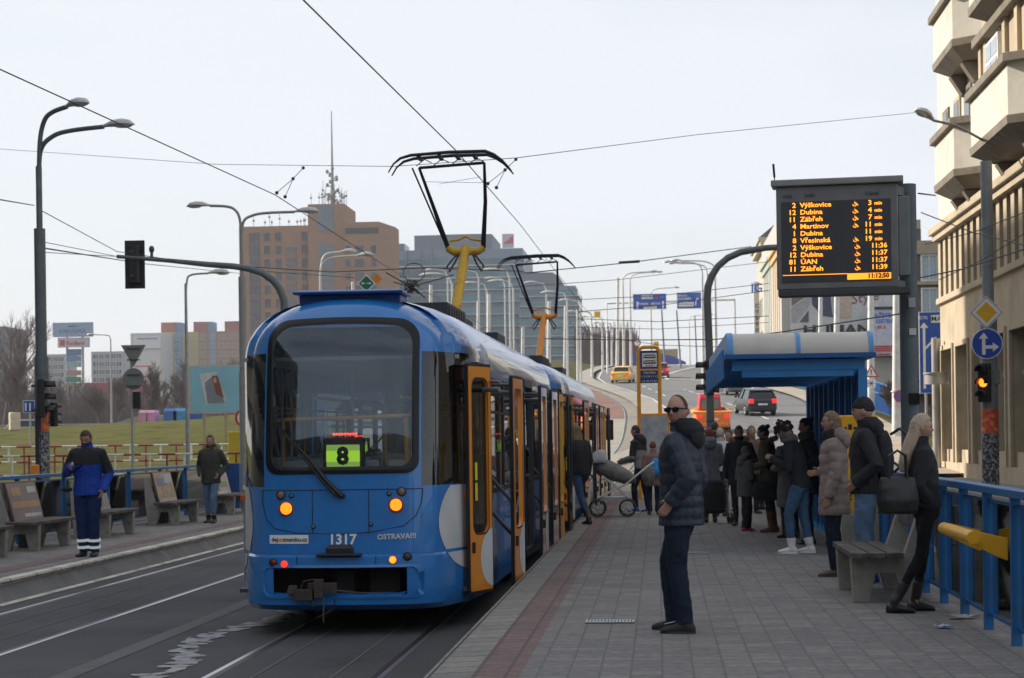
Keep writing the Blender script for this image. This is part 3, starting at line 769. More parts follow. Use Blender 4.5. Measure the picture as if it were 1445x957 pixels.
        for x in (-.42, .36): m.tube([F(x, S(x, z) - .003, z) for z in (.70, .73, .765, .785)], .004, 5)
        m.tube([F(-.05, S(-.05, z) - .003, z) for z in (.26, .30, .36)], .004, 5)
        m.build('panel_seam', BLK, t)
    end_parts(False); end_parts(True)
    # service hatch seam above the bumper
    m = MB(); hp_ = []
    L = [(-.80, 1.42), (-.80, 1.30), (-.76, 1.14), (-.66, 1.04), (-.45, 1.0), (0, .985), (.3, 1.0), (.62, 1.06), (.74, 1.16), (.79, 1.30), (.80, 1.42)]
    m.tube([(x, S(x, z) - .003, z) for x, z in L], .0045, 5); 
    m.tube([(x, S(x, 1.42) - .003, 1.42) for x in [-.8 + .1 * k for k in range(17)]], .0045, 5)
    for x in (-.28, .28): m.tube([(x, S(x, z) - .003, z) for z in (1.0, 1.15, 1.3, 1.42)], .004, 5)
    m.build('panel_seam', BLK, t)
    # pale ovals on the rear corners
    for sgn in (1, -1):
        for z_lo, z_hi in ((.805, 1.44), (.58, .775)):
            m = MB(); nz_, nu = 14, 6
            rowsv = []
            for a in range(nz_ + 1):
                z = z_lo + (z_hi - z_lo) * a / nz_
                tt = (z - 1.08) / .5
                if abs(tt) >= 1: tt = math.copysign(.999, tt)
                s0 = 1.0 - .42 * math.sqrt(1 - tt * tt)     # 0..1 along the corner path
                rowsv.append([(s0 + (1.0 - s0) * q / nu, z) for q in range(nu + 1)])
            # path along corner columns: from x=.80 to y=1.25
            path = [.76, .82, .87, .92, .96, 1.0]
            def cp(s_, z):
                full = row(z); seg = full[8:18]      # x=.76 .. y=1.30
                ln = [0]
                for p, q in zip(seg, seg[1:]): ln.append(ln[-1] + math.hypot(q[0]-p[0], q[1]-p[1]))
                d = s_ * ln[-1]
                for q in range(len(seg) - 1):
                    if d <= ln[q+1] + 1e-6:
                        u = (d - ln[q]) / max(ln[q+1] - ln[q], 1e-6); x = seg[q][0] + (seg[q+1][0]-seg[q][0]) * u; y = seg[q][1] + (seg[q+1][1]-seg[q][1]) * u
                        return Vector(((x + .004) * sgn, y - .004, z))
                return Vector((seg[-1][0] * sgn, seg[-1][1], z))
            for rw in rowsv:
                for s_, z in rw: m.v.append(cp(.20 + .62 * (s_ - .58) / .42, z))
            for a in range(nz_):
                for q in range(nu): b0 = a * (nu + 1) + q; m.f.append([b0, b0+1, b0+nu+2, b0+nu+1]); m.mi.append(0); m.sm.append(True)
            m.build('white_patch', OFFW, t)
    # lights
    LEDM = emit('tail_light_glow', (1, .22, .01), 2.2)
    def disc(x, z, r, mat, rim=None, name='tail_light', d=.02, rimr=1.3):
        y = S(x, z); m = MB()
        m.lathe([(r * .99, 0), (r, d * .6), (r * .7, d), (.001, d * 1.15)], n=22)
        Mx = Matrix.Translation((x, y - .001, z)) @ Matrix.Rotation(R(90), 4, 'X')
        m.xf(Mx); o = m.build(name, mat, t)
        if rim:
            m = MB(); m.lathe([(r * rimr, 0), (r * rimr, d * .7), (r * 1.02, d * .9), (r * 1.0, 0)], n=22); m.xf(Mx); m.build('rim', rim, o)
        return o
    for x, z in ((-.545, 1.24), (.545, 1.265)):
        o = disc(x, z, .058, LEDM, pm('deep_red_lens', (.35, .01, .005), .3), rimr=1.28)
        m = MB()
        for q in range(-4, 5):
            h_ = math.sqrt(max(0, .055 ** 2 - (q * .0125) ** 2))
            m.box(x + q * .0125 - .0012, x + q * .0125 + .0012, S(x, z) - .0255, S(x, z) - .023, z - h_, z + h_)
            m.box(x - h_, x + h_, S(x, z) - .0258, S(x, z) - .0232, z + q * .0125 - .0012, z + q * .0125 + .0012)
        m.build('lens_grid', pm('lens_grid_red', (.5, .05, .01), .5), o)
    for x, z, r in ((-.60, 1.375, .036), (.60, 1.395, .036)): disc(x, z, r, pm('lamp_glass_brown', (.22, .16, .13), .2), BLK, 'indicator')
    for x, z, r in ((-.49, 1.365, .018), (.48, 1.375, .018), (-.27, 1.06, .016), (.30, 1.08, .016)): disc(x, z, r, MGREY, BLK, 'socket')
    disc(-.66, .715, .032, pm('dull_red_lens', (.2, .01, .01), .2), BLK, 'fog_light'); disc(-.545, .70, .034, emit('red_lamp', (1, .03, .01), 1.3), RED, 'fog_light', rimr=1.12)
    disc(.525, .735, .034, emit('orange_lamp', (1, .2, .01), 2.0), RED, 'fog_light', rimr=1.12); disc(.665, .765, .034, DGREY, BLK, 'socket')
    # lettering
    fn = lambda co: Vector((co.x, S(co.x, co.z) - .006 + co.y, co.z))
    if rear: text('1317', .10, WHITE, t, Matrix.Translation((.02, 0, .93)) @ Matrix.Rotation(R(90), 4, 'X'), 'fleet_number', .001, .004, fn=fn)
    text('OSTRAVA!!!', .052, OFFW, t, Matrix.Translation((.55, 0, .955)) @ Matrix.Rotation(R(90), 4, 'X') @ Matrix.Rotation(R(1.5), 4, 'Z'), 'lettering', .001, .0025, fn=fn)
    m = MB(); n = 6
    for k in range(n + 1):
        x = -.72 + .40 * k / n; m.v += [Vector((x, S(x, .91) - .004, .895)), Vector((x, S(x, .98) - .004, .98))]
    for k in range(n): m.f.append([2*k, 2*k+2, 2*k+3, 2*k+1]); m.mi.append(0); m.sm.append(True)
    st = m.build('sticker', WHITE, t)
    fn2 = lambda co: Vector((co.x, S(co.x, co.z) - .007 + co.y, co.z))
    BR = Matrix.Rotation(R(90), 4, 'X')
    text('dej', .042, DGREY, st, Matrix.Translation((-.70, 0, .935)) @ BR, 'lettering', .0005, .0015, 'LEFT', fn=fn2)
    text('mi', .042, ORANGE, st, Matrix.Translation((-.625, 0, .935)) @ BR, 'lettering', .0005, .0015, 'LEFT', fn=fn2)
    text('znamku.cz', .042, DGREY, st, Matrix.Translation((-.575, 0, .935)) @ BR, 'lettering', .0005, .0015, 'LEFT', fn=fn2)
    # wiper: arm from pivot on the hatch up to the left across the glass
    m = MB(); pv = Vector((.02, S(0, 1.38) - .05, 1.36))
    m.tube([pv + Vector((0, .05, 0)), pv + Vector((0, -.01, 0))], .028, 10); m.tube([pv + Vector((-.06, .05, .02)), pv + Vector((-.06, -.01, .02))], .022, 10)
    m.tube([pv, (-.12, S(-.1, 1.55) - .06, 1.50), (-.32, S(-.3, 1.72) - .04, 1.74), (-.56, S(-.56, 2.0) - .03, 1.98)], [.028, .022, .013, .009], 8)
    m.tube([pv + Vector((-.07, 0, .02)), (-.2, S(-.2, 1.6) - .05, 1.54), (-.4, S(-.4, 1.8) - .035, 1.78), (-.585, S(-.58, 2.0) - .03, 2.0)], [.02, .014, .009, .008], 8)
    wp = m.build('wiper', BLK, t)
    m = MB(); m.tube([(-.585, S(-.585, z) - .028, z) for z in (1.62, 1.8, 2.0, 2.2, 2.4)], [.008, .011, .014, .011, .006], 6); m.box(-.62, -.55, .02 + S(-.58, 2.0) - .07, S(-.58, 2.0) - .02, 1.96, 2.02)
    m.build('blade', BLK, wp)
    # coupler cover and little step
    m = MB(); m.rings([[( -.13 * a, S(0, .9) - .005 - b, z) for a, b in ((1, 0), (-1, 0), (-1, .09), (1, .09))] for z in (.79, .85)] + [[(-.10 * a, S(0, .9) - .005 - b * .8, .885) for a, b in ((1, 0), (-1, 0), (-1, .09), (1, .09))]], smooth=False)
    m.box(-.22, .22, S(0, .8) - .15, S(0, .8) - .02, .775, .80)
    m.build('coupler_cover', BLK, t, bevel=.008)
    m = MB(); yq = -.16
    m.box(-.44, -.24, yq - .08, yq + .05, .36, .46); m.box(-.30, -.02, yq - .02, yq + .06, .42, .52); m.box(-.48, -.40, yq - .06, yq + .02, .40, .50)
    m.tube([(-.36, yq - .05, .47), (-.33, yq - .06, .54), (-.24, yq - .05, .56), (-.16, yq - .04, .54), (-.15, yq - .03, .47)], .008, 6)
    m.box(-.22, -.14, yq - .1, yq, .38, .56); m.tube([(-.05, yq, .45), (.2, yq + .1, .41), (.5, yq + .3, .40)], .012, 6)
    m.tube([(-.14, yq - .03, .38), (-.14, yq - .05, .14)], .009, 6); m.tube([(-.25, yq - .03, .38), (-.25, yq - .03, .30)], .015, 6)
    m.tube([(-.45, yq - .10, .45), (-.45, yq + .02, .45)], .035, 10)
    m.build('coupler', RUST, t, bevel=.006)
    # roof visor
    m = MB()
    def vis(hw, ya, z, d): return [(-hw, ya, z), (hw, ya, z), (hw, ya + d, z), (-hw, ya + d, z)]
    m.rings([vis(.52, .75, 3.26, .5), vis(.52, .74, 3.385, .5)], smooth=False)
    m.rings([vis(.56, .60, 3.385, .65), vis(.565, .59, 3.41, .66), vis(.5, .66, 3.43, .55)], smooth=False)
    m.build('roof_box', BLUED, t, bevel=.01)
    # side marker lights
    for sgn in (1, -1):
        m = MB(); xq, yq = side_pt(1.13, .85, 1.32); m.box(sgn * (xq - .01), sgn * (xq + .05), yq - .04, yq + .03, 1.29, 1.36); m.build('side_marker', pm('amber_lens', (.55, .12, .02), .3), t, bevel=.006)
    # number board inside the rear window
    m = MB(); m.box(-.24, .18, .42, .50, 1.57, 1.93); nb = m.build('number_board', BLK, t, bevel=.02)
    m = MB(); m.box(-.20, .135, .405, .418, 1.615, 1.86); m.build('screen', emit('board_green_yellow', (.30, .50, .10), .5), nb)
    m = MB(); m.box(-.202, .137, .402, .404, 1.69, 1.80); m.build('screen', emit('board_green', (.42, .75, .04), .62), nb)
    text('8', .17, BLK, nb, face((-.035, .397, 1.74)), 'lettering', .001, .012)
    m = MB()
    for q in range(9): m.ell((-.115 + q * .028, .36, 1.965), .012, .012, .013, 8, 6)
    m.build('led_strip', emit('led_red', (1, .04, .03), 3.0), t)
    # roof equipment
    m = MB()
    for b_ in ((-.5, .5, 6.9, 8.0, 3.33, 3.53), (-.55, .55, 11.2, 12.6, 3.33, 3.56)): m.box(*b_); m.build('roof_equipment', pm('roof_unit_black', (.03, .032, .035), .6), t, bevel=.01); m = MB()
    m.box(-.55, .55, 4.6, 6.6, 3.33, 3.57)
    for k in range(7): m.box(.55, .565, 4.7 + k * .27, 4.86 + k * .27, 3.38, 3.54)
    m.build('roof_equipment', pm('roof_unit_black', (.03, .032, .035), .6), t, bevel=.01)
    m = MB(); 
    for s_ in (-1, 1): m.tube([(s_*1.14, 2.2, 3.0), (s_*1.14, 13, 3.0)], .012, 6); m.build('rain_gutter', pm('gutter', (.1, .2, .35), .4), t); m = MB()
    # bogies and wheels
    for yc in (3.1, 12.0):
        m = MB(); m.box(-.95, .95, yc - .95, yc + .95, .22, .5)
        bo = m.build('bogie', pm('underframe_black', (.02, .019, .018), .8), t)
        for dy in (-.9, .9):
            for x in (-.72, .72):
                m = MB(); m.lathe([(.02, -.05), (.31, -.05), (.33, .03), (.31, .05), (.02, .05)], n=20); m.xf(Matrix.Translation((x, yc + dy, .315)) @ Matrix.Rotation(R(90), 4, 'Y')); m.build('wheel', RUST, bo)
    # pantograph: single arm with V-shaped upper frame
    m = MB(); y0_ = 7.6
    m.box(-.35, .35, y0_ - .1, y0_ + .9, 3.30, 3.42)
    base = m.build('pantograph', DGREY, t)
    J = Vector((.25, 9.55, 4.72)); yh = 8.75
    m = MB(); m.tube([(.14, 8.5, 3.35), J], [.08, .068], 12)
    m.tube([J + Vector((-.26, 0, .0)), J + Vector((-.18, -.02, -.06)), J + Vector((.18, -.02, -.06)), J + Vector((.26, 0, 0))], .06, 10)
    m.tube([J + Vector((-.24, 0, .10)), J + Vector((-.10, 0, .12)), J + Vector((0, 0, .17)), J + Vector((.10, 0, .12)), J + Vector((.24, 0, .10))], .018, 8)
    m.build('lower_arm', MUST if rear else ORANGE, base)
    m = MB(); 
    LA, RA = Vector((-.32, yh, 5.80)), Vector((.62, yh, 5.85))
    m.tube([J + Vector((-.26, 0, .0)), J * .45 + LA * .55 + Vector((-.115, 0, 0)), LA], [.038, .028, .02], 8); m.tube([J + Vector((.26, 0, 0)), J * .45 + RA * .55 + Vector((.14, 0, 0)), RA], [.038, .028, .02], 8)
    m.tube([LA, RA], .022, 8); m.tube([J + Vector((-.32, 0, .1)), LA + Vector((-.1, 0, .0))], .014, 6)
    m.tube([LA - Vector((-.05, 0, .2)), J + Vector((.32, 0, .95))], .003, 4); m.tube([RA - Vector((.05, 0, .2)), J + Vector((-.38, 0, .95))], .003, 4)
    for s_ in (-1, 1):
        m.tube([J + Vector((s_ * .10, 0, -.1)), J + Vector((s_ * .17, -.1, -.25)), J + Vector((s_ * .24, -.1, -.36)), J + Vector((s_ * .27, -.1, -.28)), J + Vector((s_ * .18, -.05, -.16)), J + Vector((s_ * .10, 0, -.08))], .014, 6)
    m.build('upper_arm', BLK, base)
    m = MB()
    for dy in (-.17, .17):
        pts = [(-.95, 5.66), (-.87, 5.78), (-.76, 5.86), (-.6, 5.90), (0, 5.93), (.55, 5.93), (.68, 5.88), (.80, 5.80), (.90, 5.70), (.95, 5.64)]
        m.tube([(x * .93 + .14, yh + dy, z + .06) for x, z in pts], [.010, .013, .02, .023, .025, .025, .023, .018, .013, .010], 8)
    for x in (-.45, -.15, .1, .35): m.beam((x + .14, yh - .17, 5.94), (x + .14, yh + .17, 5.94), .05, .045)
    for x in (-.5, -.25, 0, .25): m.tube([(x + .14, yh, 5.83), (x + .26, yh, 5.92), (x + .36, yh, 5.87)], .008, 5)
    m.build('collector_head', BLK, base)
    return t
tram = make_tram()
TX = -3.125
tram['label'] = 'blue tram 1317 with open orange doors and yellow pantograph pole'; tram['group'] = 'two coupled trams at the stop'
def fin_tram(o, loc, rot): o.location = loc; o.rotation_euler = (0, 0, rot)
fin_tram(tram, (TX, 18.55, -.385), -R(.42))
tram2 = dup(tram, (TX + .15, 18.55 + 15.85, -.37), -R(.8), 'second blue tram coupled ahead, with orange pantograph pole and black mirror', 'two coupled trams at the stop')
# repaint / adjust what differs on the second tram
for ch in list(KIDS[tram2.name]):
    if ch.name.startswith('fleet_number'):
        bpy.data.objects.remove(ch)
    elif ch.name.startswith('pantograph'):
        for g in KIDS[ch.name]:
            if g.name.startswith('lower_arm'):
                g.data = g.data.copy(); g.data.materials.clear(); g.data.materials.append(ORANGE)
m = MB(); m.tube([(1.05, 14.6, 2.75), (1.25, 14.75, 2.68), (1.40, 14.85, 2.45), (1.47, 14.85, 2.28)], .03, 8)
m.rings([[(1.36, 14.78, z), (1.60, 14.78, z), (1.60, 14.92, z), (1.36, 14.92, z)] for z in (1.80, 2.32)], smooth=False)
o = m.build('mirror', BLK, tram2, bevel=.03)
# ================================================================= people
def cloth(name, col, rough=.85, var=.18, bump=.35, bscale=60): return pm(name, col, rough, 0, var, 9, bump, bscale, spec=.25)
_tex = bpy.data.textures.new('wrinkles', 'CLOUDS'); _tex.noise_scale = .085; _tex.noise_depth = 3
_texf = bpy.data.textures.new('fine_wrinkles', 'CLOUDS'); _texf.noise_scale = .035; _texf.noise_depth = 2
def soft(o, vox, wr=0.0, tex=None, it=3):
    md = o.modifiers.new('remesh', 'REMESH'); md.mode = 'VOXEL'; md.voxel_size = vox; md.use_smooth_shade = True
    md = o.modifiers.new('smooth', 'SMOOTH'); md.iterations = it; md.factor = .5
    if wr:
        md = o.modifiers.new('wrinkle', 'DISPLACE'); md.texture = tex or _tex; md.strength = wr; md.mid_level = .5
    return o
SH = {'down': ((.055, -.03, -.29), (.06, .05, -.55)), 'pocket': ((.11, -.12, -.27), (.015, .08, -.44)), 'phone': ((.05, .0, -.29), (-.09, .25, -.17)),
      'push': ((.05, .02, -.29), (.0, .29, -.36)), 'front': ((.09, -.02, -.28), (-.10, .20, -.33)), 'carry': ((.07, -.03, -.29), (.09, .0, -.56)), 'bent': ((.10, -.08, -.27), (.02, .17, -.30)),
      'reach': ((.06, .16, -.22), (.04, .42, -.14)), 'hip': ((.13, -.13, -.26), (.03, .06, -.46))}
def head_r(d):
    """radius of the head in direction d (unit, face = +y)"""
    x, y, z = d
    e = 1 / math.sqrt((x / .076) ** 2 + (y / .096) ** 2 + (z / .120) ** 2)
    p = Vector(d) * e
    if p.z < -.02: 
        t = min((-.02 - p.z) / .09, 1); p.x *= 1 - .26 * t; p.y = p.y * (1 - .10 * t) + .012 * t
    g = lambda cx, cz, sx, sz: math.exp(-((p.x - cx) / sx) ** 2 - ((p.z - cz) / sz) ** 2) if p.y > 0 else 0
    q = p.y
    q += .012 * g(0, .0, .010, .022) + .022 * g(0, -.018, .013, .014) - .010 * (g(.032, .012, .018, .012) + g(-.032, .012, .018, .012))
    q += .005 * (g(.03, .034, .024, .008) + g(-.03, .034, .024, .008)) + .007 * g(0, -.052, .022, .009) - .004 * g(0, -.066, .03, .005) + .009 * g(0, -.092, .022, .014)
    p.y = q
    return p
def sphere_pts(f, n=28, m=22):
    rs = []
    for i in range(m + 1):
        a = -PI/2 + PI * i / m; q = max(math.cos(a), .01)
        rs.append([f(Vector((q * math.cos(2*PI*k/n), q * math.sin(2*PI*k/n), math.sin(a)))) for k in range(n)])
    return rs
def hand(mb, w, d, side, curl=.5, pn=None, s=1.0):
    d = Vector(d).normalized(); inw = Vector((-side, .15, 0))
    if pn is not None: inw = Vector(pn)
    n = (inw - d * inw.dot(d)).normalized(); ac = d.cross(n).normalized()         # across the palm
    if ac.y * 1 < 0: ac = -ac                                                    # thumb side points forward
    w = Vector(w)
    mb.rings([[w + d * t + ac * (hw * math.cos(a)) + n * (th * math.sin(a)) for a in [2*PI*k/12 for k in range(12)]] for t, hw, th in ((-.03, .026, .022), (.0, .026, .019), (.03, .035, .017), (.06, .039, .015), (.083, .036, .012))])
    for i, (o, L) in enumerate(((.029, .066), (.010, .074), (-.009, .069), (-.027, .053))):
        p = w + d * .076 + ac * o; dd = d.copy(); pts = [p - d * .02]; a = curl * .45
        for k, f in enumerate((.45, .32, .25)):
            pts.append(p); p = p + dd * (L * f); ang = curl * (.75 + .15 * i) 
            dd = (dd * math.cos(ang) + n * math.sin(ang)).normalized()
        pts.append(p); mb.tube(pts, [.0095, .0095, .009, .0085, .0065], 8)
    p = w + d * .015 + ac * .028; td = (d * .65 + ac * .65 + n * .35).normalized()
    mb.tube([p - td * .02, p + td * .02, p + td * .045 + n * .006, p + td * .045 + d * .028 + n * .012], [.014, .013, .011, .008], 8)

def person(label, loc, rot, H=1.75, top=None, hem=.92, bulk=1.0, quilt=0, trousers=None, tw=1.0, shoes=None, boot=0.0, hair='short', hairc=None,
           arms=('down', 'down'), stance='stand', headyaw=0, headpitch=0, lean=0.0, vox=.010, female=False, skirt=None, hood=None, fur=None, scarf=None,
           group=None, glasses=False, yoke=None, face=True, wr=.019, flare=0.0, curl=(.5, .5), sleeve=None, beard=False, collar=True, bands=None, cat='person', shoes_sole=None, headdy=0.0, side=0.0):
    t = thing('person', label, cat, loc, R(rot), group)
    s = H / 1.78; t.scale = (s, s, s)
    top = top or cloth('dark_coat', (.02, .02, .022)); trousers = trousers or cloth('dark_trousers', (.02, .022, .03))
    shoes = shoes or pm('black_leather', (.015, .014, .014), .4); hairc = hairc or pm('dark_hair', (.02, .013, .01), .6, 0, .3, 40, .6, 120)
    f = .93 if female else 1.0
    def LN(z):      # forward / sideways lean of the spine
        k = max(0, (z - .95) / .55); return Vector((side * k, lean * k * (1 + .35 * k), 0))
    shx = .178 * f
    HC = Vector((0, .018 + headdy, 1.655 - (.03 if abs(headpitch) > 20 else 0))) + LN(1.6)
    RH = Matrix.Rotation(R(headyaw), 4, 'Z') @ Matrix.Rotation(R(headpitch), 4, 'X')
    def hp_(p): return HC + (RH @ Vector(p))
    # ---- legs
    st = {'stand': ((-.09, .02), (.09, -.01)), 'walk': ((-.08, .30), (.08, -.26)), 'wide': ((-.14, .04), (.14, -.03)), 'stagger': ((-.08, .13), (.09, -.07)), 'hero': ((-.09, -.02), (.10, .13)), 'close': ((-.07, .0), (.07, .02)), 'lean': ((-.08, -.06), (.08, -.28)), 'step': ((-.08, -.42), (.08, .10))}[stance]
    legs = []
    for sx, (fx, fy) in zip((-1, 1), st):
        hip = Vector((sx * .092, -.0, .90)); ank = Vector((fx, fy - .03, .085))
        if stance == 'walk' and fy < 0: ank.z = .13
        if stance == 'step' and fy > 0: ank.z = .30
        kn = (hip + ank) / 2 + Vector((sx * .005, .035 + (.05 if abs(fy) > .1 else 0), .02))
        if stance == 'step' and fy > 0: kn = Vector((fx, .26, .62))
        legs.append((hip, kn, ank, sx))
    # ---- body: one continuous figure
    b = MB()
    b.rings([[hp_(q) for q in r] for r in sphere_pts(lambda d: head_r(d))])
    for sx in (-1, 1): b.ell(hp_((sx * .077, -.012, -.005)), .012, .022, .032, 8, 8)
    b.tube([Vector((0, -.01, 1.44)) + LN(1.44), HC + RH @ Vector((0, -.018, -.07))], [.062, .055], 12)
    def tor(z, rx, ry, oy=0): return [Vector((rx * math.cos(a), ry * math.sin(a) + oy, z)) + LN(z) for a in [2*PI*k/18 for k in range(18)]]
    b.rings([tor(.84, .09, .07), tor(.90, .125*f, .085), tor(1.05, .12*f, .08), tor(1.25, .155*f, .105), tor(1.38, .165*f, .095), tor(1.45, .12*f, .07), tor(1.49, .06, .055)])
    sho = []; H_ = []
    for i, (sx, ar) in enumerate(zip((-1, 1), arms)):
        sh = Vector((sx * shx, -.005, 1.415)) + LN(1.415); e, w_ = ar if not isinstance(ar, str) else SH[ar]
        e = sh + Vector((sx * e[0], e[1], e[2])); w_ = sh + Vector((sx * w_[0], w_[1], w_[2]))
        sho.append((sh, e, w_)); b.tube([sh - Vector((sx * .06, 0, -.01)), sh, e, w_], [.05, .05, .04, .028], 10); hand(b, w_, w_ - e, sx, curl[i])
    for hip, kn, ank, sx in legs:
        lt = min(tw, 1.0); b.tube([hip, hip * .5 + kn * .5, kn, kn * .5 + ank * .5, ank], [.078 * lt, .066 * lt, .050 * lt, .045 * lt, .030], 12)
        b.tube([ank, ank + Vector((sx * .004, .03, -.045)), ank + Vector((sx * .008, .08, -.056))], [.028, .026, .018], 10)
    o = b.build('body', SKIN, t); soft(o, vox, 0, it=2)
    if face:
        dk = pm('eye_dark', (.03, .02, .015), .2)
        for sx in (-1, 1):
            m = MB(); m.ell(hp_((sx * .032, .088, .010)), .012, .008, .005, 10, 6); m.build('eye', dk, t)
            m = MB(); m.tube([hp_((sx * .014, .096, .028)), hp_((sx * .032, .096, .033)), hp_((sx * .052, .082, .027))], [.002, .0035, .002], 5); m.build('eyebrow', hairc, t)
        m = MB(); m.tube([hp_((-.024, .097, -.056)), hp_((0, .107, -.055)), hp_((.024, .097, -.056))], [.002, .0045, .002], 6); m.build('lips', pm('lips', (.32, .12, .10), .5), t)
    if beard:
        m = MB(); m.rings([[hp_(head_r(d) * (1.03 if (d.y > -.15 and d.z < -.35) else .9)) for d in r] for r in sphere_pts(lambda d: d, 20, 16)]); m.build('beard', hairc, t)
    # ---- trousers
    if trousers is not False:
        b = MB()
        b.rings([tor(.80, .06, .07), tor(.86, .145, .115), tor(.92, .165 * (1 if not female else 1.04), .122), tor(1.03, .150, .112)])
        for hip, kn, ank, sx in legs:
            a2 = ank + Vector((0, 0, -.015)) if not boot else kn * .25 + ank * .75
            b.tube([hip + Vector((0, 0, -.01)), hip * .5 + kn * .5, kn, kn * .5 + a2 * .5, a2], [.098 * min(tw, 1.1), .086 * tw, .068 * tw, .062 * tw, .056 * tw], 14)
        o = b.build('trousers', trousers, t); soft(o, vox, max(wr, .018) * 1.2)
        if bands:
            for hip, kn, ank, sx in legs:
                for u in (.62, .84):
                    p = kn * (1 - u) + ank * u; q = kn * (1 - u - .09) + ank * (u + .09); m = MB(); m.tube([p, q], .0745 * tw, 16, cap=False); m.build('reflective_band', bands, t)
    if skirt:
        b = MB(); b.rings([tor(.92, .17, .125), tor(.78, .20, .15), tor(skirt[0], .215, .17), tor(skirt[0] + .002, .19, .15), tor(.9, .14, .10)]); b.build('skirt', skirt[1], t)
    # ---- shoes
    for hip, kn, ank, sx in legs:
        m = MB(); c = ank + Vector((sx * .012, 0, 0)); base = ank.z - .085
        yaw = sx * .10
        def ft(y, hw, zt, n=12): return [Vector((c.x + y * math.sin(yaw) + hw * math.cos(a), c.y + y, base + max(.0, (zt / 2) + (zt / 2) * math.sin(a)))) for a in [2*PI*k/n for k in range(n)]]
        m.rings([ft(-.075, .018, .05), ft(-.06, .036, .085), ft(-.02, .042, .10), ft(.04, .043, .085), ft(.10, .050, .065), ft(.15, .046, .052), ft(.185, .024, .035)])
        if boot: 
            tp = ank * (1 - boot) + kn * boot; m.tube([c + Vector((0, -.01, -.05)), c + Vector((0, 0, .02)), ank * .6 + tp * .4, tp], [.050 * min(1, tw + .1), .048 * min(1, tw + .1), .055 * min(1, tw + .08), .064 * min(1, tw + .05)], 14)
        else: m.tube([c + Vector((0, -.01, -.03)), c + Vector((0, -.005, .02))], [.046, .044], 12)
        so = m.build('boot' if boot else 'shoe', shoes, t); soft(so, min(vox, .009), 0, it=1)
        if shoes_sole: 
            m = MB(); m.rings([[Vector((c.x + q[0], c.y + q[1], base + z)) for q in [(.047 * math.cos(a) + (.13*math.sin(a)+.055)*math.sin(yaw), .135 * math.sin(a) + .055) for a in [2*PI*k/16 for k in range(16)]]] for z in (.0, .018)]); m.build('sole', shoes_sole, so)
    # ---- coat
    def Q(z): return 1.0 if not quilt else 1 + .06 * abs(math.sin(PI * z / quilt)) ** .6
    zs = [hem + i * (1.50 - hem) / (48 if quilt else 16) for i in range((49 if quilt else 17))]
    keyz = [hem, .92, 1.06, 1.28, 1.37, 1.43, 1.47, 1.50]
    def interp(z, T):
        for (a, va), (b_, vb) in zip(T, T[1:]):
            if z <= b_: u = (z - a) / (b_ - a) if b_ > a else 0; return va + (vb - va) * u
        return T[-1][1]
    bx = bulk
    TX_ = [(-1, .185 * bx + flare), (.80, .180 * bx + flare * .7), (.95, .176 * bx), (1.08, .168 * bx), (1.28, .188 * f * bx), (1.37, .192 * f * bx), (1.43, .172 * f * bx), (1.47, .125 * bx), (1.50, .088)]
    TY_ = [(-1, .145 * bx + flare), (.80, .142 * bx + flare * .6), (.95, .138 * bx), (1.08, .13 * bx), (1.28, .135 * bx), (1.37, .125 * bx), (1.43, .108 * bx), (1.47, .09 * bx), (1.50, .072)]
    b = MB(); b.rings([tor(z, interp(z, TX_) * Q(z), interp(z, TY_) * Q(z)) for z in zs] + ([tor(1.545, .076, .072, .005), tor(1.575, .078, .076, .01)] if collar else []))
    for sh, e, w_ in sho:
        n = 18 if quilt else 6; pts = []; rad = []
        pts.append(sh - Vector(((sh.x > 0) * .14 - .07, 0, -.018))); rad.append(.062 * bx)
        for k in range(n + 1):
            u = k / n; p = sh * (1 - u * 2) + e * (u * 2) if u < .5 else e * (2 - u * 2) + (w_ + (w_ - e).normalized() * .02) * (u * 2 - 1)
            pts.append(p); r_ = .073 * (1 - u) + .050 * u
            rad.append(r_ * bx * (1 + (.10 * abs(math.sin(PI * u * n / 3)) if quilt else 0)))
        b.tube(pts, rad, 14)
    mats = [top]
    o = b.build('coat' if hem < .85 else 'jacket', top, t); soft(o, min(vox, .0085) if quilt else vox, wr)
    jk = o
    if sleeve:      # upper sleeves and shoulder yoke in another colour
        b = MB(); b.rings([tor(1.24, .05, .04)] + [tor(z, interp(z, TX_) + .007, interp(z, TY_) + .007) for z in (1.27, 1.28, 1.34, 1.40, 1.44, 1.47, 1.50)])
        for sh, e, w_ in sho: b.tube([sh - Vector(((sh.x > 0) * .14 - .07, 0, -.02)), sh, sh * .5 + e * .5, e * .95 + sh * .05], [.067 * bx, .079 * bx, .071 * bx, .066 * bx], 14)
        o = b.build('shoulder_panel', sleeve, jk); soft(o, vox, wr)
    m = MB()
    if hood:
        m.rings([[Vector((.115 * math.cos(a) * q, -.02 + .10 * math.sin(a) * q - (.05 if z < 1.53 else .03), z)) + LN(z) for a in [2*PI*k/16 for k in range(16)]] for z, q in ((1.43, .7), (1.47, 1.05), (1.52, 1.12), (1.57, 1.0), (1.60, .7))])
        m.ell(Vector((0, -.125, 1.45)) + LN(1.45), .11, .06, .09)
        o = m.build('hood', hood, t); soft(o, min(vox, .009), wr)
